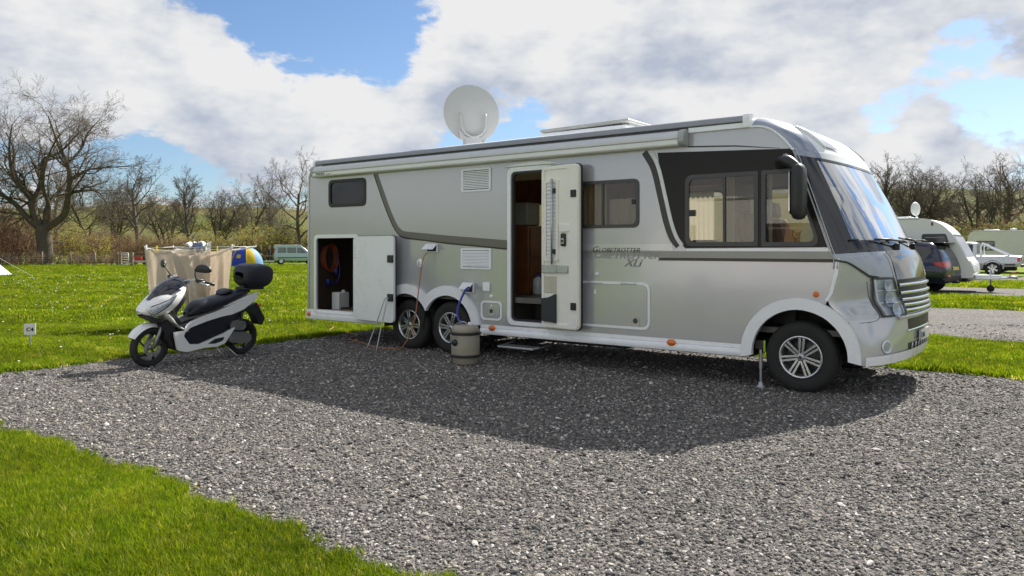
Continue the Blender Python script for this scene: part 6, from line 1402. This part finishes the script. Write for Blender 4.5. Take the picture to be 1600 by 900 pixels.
for a in (('broad', 88, 104, 238, 'tall pale bare tree showing through the crown of the big oak', 'bare_tree', .4, 1.1),
          ('spread', 143, 92, 278, 'low spreading bare tree just right of the big oak trunk', 'bare_tree', 2.0, 1.2),
          ('broad', 216, 86, 244, 'bare round-crowned tree directly above the left end of the washing', 'bare_tree', 1.1),
          ('slender', 293, 92, 258, 'slender upright bare tree above the middle of the washing', 'bare_tree', 3.0),
          ('multi', 262, 100, 300, 'short many-stemmed bare tree left of the slender one', 'bare_tree', .7, 1.1),
          ('multi', 341, 95, 290, 'small dark bare tree just right of the slender one', 'bare_tree', 2.2, 1.1),
          ('spread', 386, 98, 276, 'wide bare tree standing above the dome tent', 'bare_tree', 4.0),
          ('slender', 428, 104, 288, 'thin bare tree above the pair of people', 'bare_tree', 5.0),
          ('spread', 468, 80, 252, 'bare tree leaning out from behind the motorhome rear', 'bare_tree', 2.6),
          ('broad', 372, 118, 300, 'faint bare tree behind the wide one above the dome tent', 'bare_tree', .2),
          ('multi', 180, 110, 285, 'bare tree in the gap between oak crown and round-crowned tree', 'bare_tree', 1.9, 1.2),
          ('slender', 1372, 98, 238, 'upright bare tree just right of the windscreen', 'bare_tree', .9, 1.0),
          ('multi', 1424, 96, 258, 'bare many-stemmed tree above the small white dish', 'bare_tree', 1.4, 1.1),
          ('spread', 1482, 96, 256, 'wide dark bare tree above the white caravan nose', 'bare_tree', .3, 1.15),
          ('multi', 1530, 92, 262, 'dense dark bare tree above the pickup cab', 'bare_tree', 3.6, 1.2),
          ('broad', 1572, 98, 240, 'tallest bare tree on the right above the pickup bed', 'bare_tree', 2.9, 1.1),
          ('spread', 1622, 96, 250, 'bare tree cut off by the right edge of the picture', 'bare_tree', 5.1, 1.1),
          ('broad', 1452, 112, 268, 'fainter bare tree between the dish tree and caravan tree', 'bare_tree', 4.4, 1.1),
          ('multi', 1395, 108, 275, 'short bare tree beside the upright one near the windscreen', 'bare_tree', 5.5, 1.2)): T(*a)
# pole among the right-hand trees
px_ = at(1563, 95); o = MB().tube([(0, 0, 0), (0, 0, 11.2)], [.12, .08], 8).ob('telegraph_pole', postm, smooth=True); o.location = px_; tag(o, 'thin wooden pole among the bare trees at the right', 'pole')

def make_shrub(seed, stems, H, spread, leaves, leaf_m, stem_m, ls=.05):
    rg = np.random.default_rng(seed); a, b_ = TB(), TB(); cfg = {**BASE, 'levels': 3, 'thick': 0, 'seg': [6, 4, 3], 'gnarl': [.12, .18, .2], 'up': [.06, .05, .03], 'end': [.3, .4, .5], 'kids': [9, 5, 0], 't0': [.15, .1, 0], 'ang': [(20, 50), (25, 55), (20, 50)], 'ratio': [.42, .5, .5], 'rr': [.6, .6, .6], 'rmin': .009}
    for i in range(stems):
        q = rg.normal(0, spread * .38, 2); d = unit(np.array((q[0] / spread * .7 + rg.normal(0, .2), q[1] / spread * .7 + rg.normal(0, .2), 1)))
        grow(rg, a, b_, np.array((q[0], q[1], -.05)), d, H * rg.uniform(.6, 1.05), .035, 0, cfg)
    V = np.concatenate(b_.V); idx = rg.integers(0, len(V), leaves); Cn = V[idx] + rg.normal(0, .06, (leaves, 3)); A = rg.normal(0, 1, (leaves, 3)); A /= np.linalg.norm(A, axis=1)[:, None]; B = np.cross(A, rg.normal(0, 1, (leaves, 3))); B /= np.linalg.norm(B, axis=1)[:, None]
    f = TB(); f.quads(Cn, A * ls * rg.uniform(.6, 1.4, (leaves, 1)), B * ls * rg.uniform(.6, 1.4, (leaves, 1)))
    for q in range(len(b_.V)): pass
    return a.mesh('s', stem_m), b_.mesh('w', stem_m), f.mesh('l', leaf_m, False)
SH = {'willow': make_shrub(31, 26, 4.2, 3.2, 7000, leafy, twigm, .055), 'green': make_shrub(32, 24, 3.4, 3.4, 8000, leafg, twigm, .055), 'brown': make_shrub(33, 40, 4.5, 3.0, 6500, leafb, twig_r, .05), 'bramble': make_shrub(34, 34, 1.7, 3.8, 6000, leafb, twigm, .045)}
def S(kind_, px, depth, label, sc=1.0, rz=0.0, sz=1.0):
    t = thing('shrub', label, 'shrub', at(px, depth), rz, 'scrub along the field edge'); t.scale = (sc * .95, sc * .95, sc * sz * .72)
    for n, me in zip(('stems', 'twig_mass', 'foliage'), SH[kind_]): link(bpy.data.objects.new(n, me), t)['kind'] = 'stuff'
for a in (('brown', 8, 69, 'reddish brown bush at the left edge behind the fence', 1.25, .3, 1.1), ('brown', -22, 72, 'taller reddish bush cut off by the left edge', 1.4, 1.3, 1.1), ('brown', 36, 72, 'reddish bush between the left edge and the oak trunk', 1.0, 2.2, 1.0),
          ('willow', 103, 73, 'yellow-green bush just right of the oak trunk', 1.15, 1.0, 1.0), ('brown', 128, 76, 'brownish bush behind the third fence post', 1.0, 2.0, .9), ('bramble', 150, 67.5, 'low brown brambles along the wire fence', .9, .5), ('bramble', 30, 66.5, 'low brown brambles left of the oak', .9, .5),
          ('brown', 172, 79, 'brownish bush left of the little gate', 1.1, 3.0, .9), ('green', 205, 84, 'dull green bush behind the gate', 1.2, .9), ('brown', 240, 82, 'brownish bush above the left corner of the washing', 1.05, 4.0, .85), ('green', 274, 84, 'green-brown bush above the washing line hub', 1.1, 5.0, .9),
          ('willow', 312, 86, 'yellow-green bush above the right-hand towel', 1.1, .2, .85), ('green', 348, 84, 'dull green bush just left of the dome tent', 1.1, 1.9), ('willow', 392, 82, 'yellow bush above the right side of the dome tent', 1.25, 2.7, 1.0), ('willow', 418, 84, 'rounded yellow bush behind the two people', 1.2, .6, 1.05), ('green', 452, 84, 'green bush behind the teal van', 1.35, 3.3, 1.1), ('green', 484, 84, 'green bush cut off by the motorhome rear', 1.3, 4.3, 1.2),
          ('green', 1372, 84, 'green scrub beside the windscreen edge', 1.4, 0, 1.1), ('brown', 1418, 86, 'brown scrub above the caravan rear', 1.3, 1), ('green', 1462, 84, 'dull green scrub above the caravan roof', 1.4, 2, 1.1), ('brown', 1500, 84, 'brown scrub above the caravan nose', 1.3, 3, 1.0), ('green', 1538, 82, 'dark green scrub above the cream caravan', 1.5, 4, 1.1), ('brown', 1574, 84, 'brown scrub above the roof aerial', 1.35, 5, 1.05), ('green', 1612, 82, 'green scrub at the right edge', 1.5, 6, 1.1)): S(*a)
# more field-edge growth behind the motorhome and all round, where gaps would otherwise show
def far_hedge(name, label, pts, h, m, n, seed):
    rg = np.random.default_rng(seed); f = TB(); P = np.array(pts, float); seg = rg.integers(0, len(P) - 1, n); u = rg.random(n)[:, None]; q = P[seg] * (1 - u) + P[seg + 1] * u
    q = q + rg.normal(0, .9, (n, 2)); z = np.array([hill(x, y) for x, y in q]); top = h * (.65 + .35 * np.sin(q[:, 0] * .35 + seed) * np.sin(q[:, 1] * .23)) ; z = z + rg.random(n) ** .8 * top
    Cn = np.column_stack([q, z]); A = rg.normal(0, 1, (n, 3)); A /= np.linalg.norm(A, axis=1)[:, None]; B = np.cross(A, rg.normal(0, 1, (n, 3))); B /= np.linalg.norm(B, axis=1)[:, None]; sz = rg.uniform(.10, .26, (n, 1))
    f.quads(Cn, A * sz, B * sz); o = link(bpy.data.objects.new(name, f.mesh(name, m, False))); kind(o, 'stuff', label)
far_hedge('hillside_hedge', 'dull hedge line low on the left hillside', [(-130, 150), (-80, 165), (-40, 160), (0, 170)], 2.6, leafg, 9000, 5)
far_hedge('hillside_hedge', 'brownish hedge line higher on the left hillside', [(-170, 210), (-110, 235), (-50, 240), (0, 250)], 3.2, leafb, 9000, 6)
far_hedge('hillside_hedge', 'dark hedge line low on the right hillside', [(40, 120), (75, 122), (105, 112), (140, 110)], 3.4, leafg, 16000, 7)
far_hedge('hillside_hedge', 'hedge line along the top of the right hillside', [(90, 270), (150, 275), (210, 260), (280, 240)], 3.5, leafg, 9000, 8)
far_hedge('field_hedge', 'hedge round the camping field behind the camera', [(-80, 40), (-85, -20), (-60, -60), (0, -70), (60, -60), (90, -10), (85, 50)], 5.5, leafg, 26000, 9)
far_hedge('field_hedge', 'hedge along the far side of the field behind the motorhome', [(-36, 84), (-10, 88), (20, 88), (45, 86)], 4.0, leafb, 16000, 10)

def build_fence():
    t = thing('wire_fence', 'post and wire fence along the far left edge of the field', 'fence', (0, 0, 0))
    X = [-108, -60, -22, 15, 65.5, 110.5, 148.5]; Pp = []
    rnd = random.Random(5)
    for x in X:
        p = Vector(at(x, 64.5, 0)); h = 1.15 + rnd.uniform(-.08, .08); l = rnd.uniform(-.05, .05); Pp.append((p, h))
        MB().tube([p + Vector((0, 0, -.05)), p + Vector((l, 0, h))], [.085, .075], 8).ob('post', postm, t, smooth=True)
    last = Vector(at(183, 64.5, 0)); Pp.append((last, 1.1))
    for z in (.25, .45, .65, .85, 1.02): MB().tube([p + Vector((0, -.09, z)) for p, h in Pp], .007, 4).ob('wire', galv, t)
    # gateway
    g = thing('field_gate', 'little pale metal gate between posts in the far fence', 'gate', at(194, 64.4, 0))
    for x in (-.35, .35): MB().tube([(x, 0, .0), (x, 0, 1.12)], .028, 8).ob('upright', paperw, g, smooth=True)
    for z in (.15, .35, .55, .75, .95, 1.10): MB().tube([(-.35, 0, z), (.35, 0, z)], .024, 8).ob('gate_bar', paperw, g, smooth=True)
    for px, h, w, lab in ((183, 1.15, .10, 'left-hand pale gatepost beside the little gate'), (188, 1.12, .10, 'second wooden post touching the little gate on its left'), (206, 1.15, .13, 'thick dark gatepost right of the little gate')):
        o = MB().box((-w, -w, -.05), (w, w, h)).ob('gatepost', postm, bev=.02); o.location = at(px, 64.4, 0); tag(o, lab, 'gatepost', 'posts of the gateway')
    o = MB().box((-.02, -.02, 0), (.02, .02, 1.9)).xf(Matrix.Rotation(R(68), 4, 'Y')).ob('loose_rail', mat('bleached_timber', (.55, .52, .46), .8), None); o.location = at(168, 64, 0.05); tag(o, 'bleached rail leaning on the ground left of the gate', 'rail'); o.scale = (4, 2, 1)
    r = thing('rail_fence', 'wooden rail fence running right from the gate behind the washing', 'fence', at(206, 64.6, 0))
    for k in range(5):
        x = 2.4 * k + 1.2; MB().box((x - .07, -.07, -.05), (x + .07, .07, 1.1)).ob('post', postm, r, bev=.015)
        MB().box((2.4 * k, -.10, .35), (2.4 * k + 2.38, -.06, .47)).ob('rail', mat('bleached_timber', (.55, .52, .46), .8), r, bev=.008); MB().box((2.4 * k, -.10, .80), (2.4 * k + 2.38, -.06, .92)).ob('rail', postm, r, bev=.008)
    m_ = thing('ride_on_mower', 'small red machine standing behind the gate', 'mower', at(220, 67.5, 0), R(200))
    MB().box((-.1, -.35, .35), (.75, .35, .85)).ob('bonnet', redp, m_, bev=.12); MB().box((-.75, -.4, .3), (-.1, .4, .5)).ob('deck', redp, m_, bev=.05); MB().box((-.65, -.22, .5), (-.2, .22, .62)).ob('seat', black, m_, bev=.04); MB().box((-.72, -.22, .6), (-.62, .22, 1.0)).ob('backrest', black, m_, bev=.04)
    MB().tube([(-.05, 0, .8), (-.25, 0, 1.05)], .02, 6).ob('steering_column', black, m_); MB().lathe([(.16, -.015), (.18, 0), (.16, .015), (.15, 0), (.16, -.015)], 16, 'z', (-.25, 0, 1.06)).ob('steering_wheel', black, m_)
    for x, r_ in ((-.45, .30), (.5, .22)):
        for y in (-.42, .42): MB().lathe([(0, -.08), (r_ * .6, -.08), (r_, -.06), (r_, .06), (r_ * .6, .08), (0, .08)], 18, 'y', (x, y, r_)).ob('wheel', rubber, m_, smooth=True)
build_fence()

# ------------------------------------------------------------------ gravel stones and grass blades
def scatter(name, pts, sc, seed, objs, mt, label, tilt=.3, kind_='stuff', sz=None):
    me = bpy.data.meshes.new(name); n = len(pts); me.vertices.add(n); me.vertices.foreach_set('co', np.asarray(pts, np.float32).ravel())
    at_ = me.attributes.new('sc', 'FLOAT', 'POINT'); at_.data.foreach_set('value', np.asarray(sc, np.float32))
    o = link(bpy.data.objects.new(name, me)); kind(o, kind_, label)
    col = bpy.data.collections.new(name + '_pieces')
    for x in objs: col.objects.link(x)
    ng = bpy.data.node_groups.new(name, 'GeometryNodeTree'); ng.interface.new_socket('Geometry', in_out='INPUT', socket_type='NodeSocketGeometry'); ng.interface.new_socket('Geometry', in_out='OUTPUT', socket_type='NodeSocketGeometry')
    N = ng.nodes; L = ng.links; gi_ = N.new('NodeGroupInput'); go = N.new('NodeGroupOutput'); ip = N.new('GeometryNodeInstanceOnPoints'); ci = N.new('GeometryNodeCollectionInfo')
    ci.inputs['Collection'].default_value = col; ci.inputs['Separate Children'].default_value = True; ci.inputs['Reset Children'].default_value = True
    ri = N.new('FunctionNodeRandomValue'); ri.data_type = 'INT'; ri.inputs[4].default_value = 0; ri.inputs[5].default_value = len(objs) - 1; ri.inputs['Seed'].default_value = seed
    rv = N.new('FunctionNodeRandomValue'); rv.data_type = 'FLOAT_VECTOR'; rv.inputs[0].default_value = (-tilt, -tilt, 0); rv.inputs[1].default_value = (tilt, tilt, 6.2832); rv.inputs['Seed'].default_value = seed + 1
    na = N.new('GeometryNodeInputNamedAttribute'); na.data_type = 'FLOAT'; na.inputs['Name'].default_value = 'sc'
    L.new(gi_.outputs[0], ip.inputs['Points']); L.new(ci.outputs[0], ip.inputs['Instance']); ip.inputs['Pick Instance'].default_value = True
    L.new(ri.outputs[2], ip.inputs['Instance Index']); L.new(rv.outputs[0], ip.inputs['Rotation']); L.new(na.outputs[0], ip.inputs['Scale']); L.new(ip.outputs[0], go.inputs[0])
    o.modifiers.new('scatter', 'NODES').node_group = ng
    return o
def raw_obj(name, V, F, m, smooth=False):
    me = bpy.data.meshes.new(name); me.from_pydata(V, [], F); me.materials.append(m)
    if smooth: me.polygons.foreach_set('use_smooth', [True] * len(me.polygons))
    me.update(); return bpy.data.objects.new(name, me)
RG = np.random.default_rng(77)
def frustum(d0, d1, n, x0=-.80, x1=.80):
    """n random ground points at depth d0..d1 whose bearing lies within the view, even per square metre"""
    d = np.sqrt(RG.uniform(d0 * d0, d1 * d1, n)); return d * RG.uniform(x0, x1, n), d
def edges_np(s, i, hi):
    b = (i * 5.3 + 1) if hi else i * 3.1; w = .045 * np.sin(s * 1.7 + b) + .035 * np.sin(s * 4.3 + 2 * b) + .03 * np.sin(s * 11.1 + 3 * b) + .02 * np.sin(s * 23.7 + b); return PITCHES[i][1 if hi else 0] + w
def gravel_np(x, y, m=0.0):
    s = (x - P0.x) * FW.x + (y - P0.y) * FW.y; p = (x - P0.x) * NW.x + (y - P0.y) * NW.y; g = np.zeros(len(x), bool)
    for i, q in enumerate(PITCHES):
        b = i + 9; w = .045 * np.sin(p * 1.7 + b) + .035 * np.sin(p * 4.3 + 2 * b) + .03 * np.sin(p * 11.1 + 3 * b) + .02 * np.sin(p * 23.7 + b)
        g |= (p > edges_np(s, i, False) + m) & (p < edges_np(s, i, True) - m) & (s > q[2] + w + m) & (s < q[3])
    return g
# stones
stone_m = ramp_mat('stone', [(0.0, (.058, .057, .057)), (.28, (.11, .107, .103)), (.52, (.165, .155, .143)), (.72, (.225, .206, .183)), (.86, (.31, .283, .246)), (.95, (.46, .433, .39)), (1.0, (.64, .62, .58))], rough=.85, spec=.3)
stones = []
for k in range(7):
    bm = bmesh.new(); bmesh.ops.create_icosphere(bm, subdivisions=1, radius=1); rg = np.random.default_rng(100 + k); sx, sy, sz = rg.uniform(.8, 1.25), rg.uniform(.55, .9), rg.uniform(.38, .62)
    for v in bm.verts: q = 1 + rg.uniform(-.24, .24); v.co = Vector((v.co.x * sx * q, v.co.y * sy * q, v.co.z * sz * q))
    me = bpy.data.meshes.new('stone'); bm.to_mesh(me); bm.free(); me.materials.append(stone_m); stones.append(bpy.data.objects.new('stone', me))
X, Y = [], []; S_ = []
for d0, d1, den, lo, hi in ((2.6, 5.2, 4600, .0035, .0145), (5.2, 7.5, 2600, .005, .0150), (7.5, 10.5, 1200, .0065, .017), (10.5, 15, 420, .010, .020)):
    n = int(den * .8 * (d1 * d1 - d0 * d0)); x, y = frustum(d0, d1, n); X.append(x); Y.append(y); S_.append((lo + (hi - lo) * RG.random(n) ** 2.2) * np.where(RG.random(n) < .04, 1.9, 1.0))
X = np.concatenate(X); Y = np.concatenate(Y); S_ = np.concatenate(S_); k = gravel_np(X, Y, -.03) | (gravel_np(X, Y, -.22) & (RG.random(len(X)) < .16)); X, Y, S_ = X[k], Y[k], S_[k]
ss = (X - P0.x) * FW.x + (Y - P0.y) * FW.y; pp = (X - P0.x) * NW.x + (Y - P0.y) * NW.y; lo_, hi_ = edges_np(ss, 0, False), edges_np(ss, 0, True); tt_ = (pp - lo_) / (hi_ - lo_)
e_ = np.clip(np.minimum(np.minimum(tt_, 1 - tt_) * 12, (ss + 8.05) / 23.05 * 20), 0, 1); Z_ = np.where((pp > lo_) & (pp < hi_), .005 + e_ * .007 * (1 + np.sin(pp * 2.3 + ss) * np.sin(ss * 1.9 + .7 * pp)), .006)
scatter('gravel_stones', np.column_stack([X, Y, Z_ + S_ * .22]), S_, 3, stones, stone_m, 'loose grey and pale gravel stones covering the pitch', .5)
# grass
gm = ramp_mat('grass_blade', [(0.0, (.055, .115, .006)), (.4, (.13, .21, .006)), (.75, (.205, .27, .008)), (.93, (.29, .32, .02)), (1.0, (.48, .45, .16))], 'field', rough=.75, transl=.56, spec=.16, tmul=(1.25, 1.2, .6))
def tuft(seed, blades, rad, h0, h1, w, bend):
    rg = np.random.default_rng(seed); V, F = [], []
    for _ in range(blades):
        a = rg.uniform(0, 6.28); r = rad * math.sqrt(rg.random()); x, y = r * math.cos(a), r * math.sin(a); h = rg.uniform(h0, h1); b_ = rg.uniform(0, 6.28); l = h * rg.uniform(.15, bend); dx, dy = math.cos(b_), math.sin(b_); px, py = -dy * w / 2, dx * w / 2; n = len(V)
        V += [(x - px, y - py, -.01), (x + px, y + py, -.01), (x + dx * l * .3 - px * .8, y + dy * l * .3 - py * .8, h * .55), (x + dx * l * .3 + px * .8, y + dy * l * .3 + py * .8, h * .55), (x + dx * l, y + dy * l, h)]
        F += [(n, n + 1, n + 3, n + 2), (n + 2, n + 3, n + 4)]
    return raw_obj('tuft', V, F, gm)
near_t = [tuft(200 + k, 9, .022, .035, .085, .0042, .9) for k in range(6)]
mid_t = [tuft(220 + k, 22, .07, .035, .075, .0075, .9) for k in range(6)]
far_t = [tuft(240 + k, 46, .22, .04, .085, .017, .8) for k in range(5)]
def lawn(name, d0, d1, den, objs, lo, hi, x0, x1, label, thin=None):
    n = int(den * (x1 - x0) / 2 * (d1 * d1 - d0 * d0)); x, y = frustum(d0, d1, n, x0, x1); k = ~gravel_np(x, y, .035) | (~gravel_np(x, y, .10) & (RG.random(len(x)) < .12)); x, y = x[k], y[k]
    sc = RG.uniform(lo, hi, len(x)) * (1 + .28 * np.sin(x * 2.1 + 1.3 * np.sin(y * 1.7)) * np.sin(y * 2.6 + x))
    z = np.array([hill(a, b_) for a, b_ in zip(x, y)]) if d1 > 80 else np.zeros(len(x))
    print(name, len(x)); scatter(name, np.column_stack([x, y, z]), sc, 9, objs, gm, label, .25)
lawn('grass_blades', 2.6, 7.6, 6400, near_t, .5, 1.0, -.85, .05, 'short bright grass in the near left corner')
lawn('grass_blades', 7.6, 15, 620, mid_t, .8, 1.3, -.85, .95, 'short grass round the gravel pitch and behind the scooter')
lawn('grass_blades', 15, 30, 85, far_t, .75, 1.2, -.80, -.12, 'short grass in the middle of the camping field')
lawn('grass_blades', 15, 34, 60, far_t, .75, 1.2, .42, .80, 'grass verges between the pitches on the right')
lawn('grass_blades', 30, 66, 24, far_t, .9, 1.5, -.80, -.18, 'grass in the far part of the camping field')

fl_m = mat('daisy_white', (.78, .76, .70), .7, 0, .05, 9); daisies = []
for k in range(3):
    V, F = [], []; rg = np.random.default_rng(300 + k); n = 7
    for j in range(n): V.append((.010 * math.cos(6.283 * j / n), .010 * math.sin(6.283 * j / n), .060 + .004 * rg.random()))
    V += [(0, 0, .056), (.001, 0, .0), (-.001, 0, 0)]; F = [(j, (j + 1) % n, n) for j in range(n)] + [(n, n + 1, n + 2)]; daisies.append(raw_obj('daisy', V, F, fl_m))
x, y = frustum(8.5, 40, 1500, -.80, -.15); k = ~gravel_np(x, y, -.3); x, y = x[k], y[k]; scatter('daisies', np.column_stack([x, y, np.zeros(len(x))]), RG.uniform(.8, 1.6, len(x)) * (1 + y / 40), 5, daisies, fl_m, 'tiny white daisies dotted through the field grass', .3)
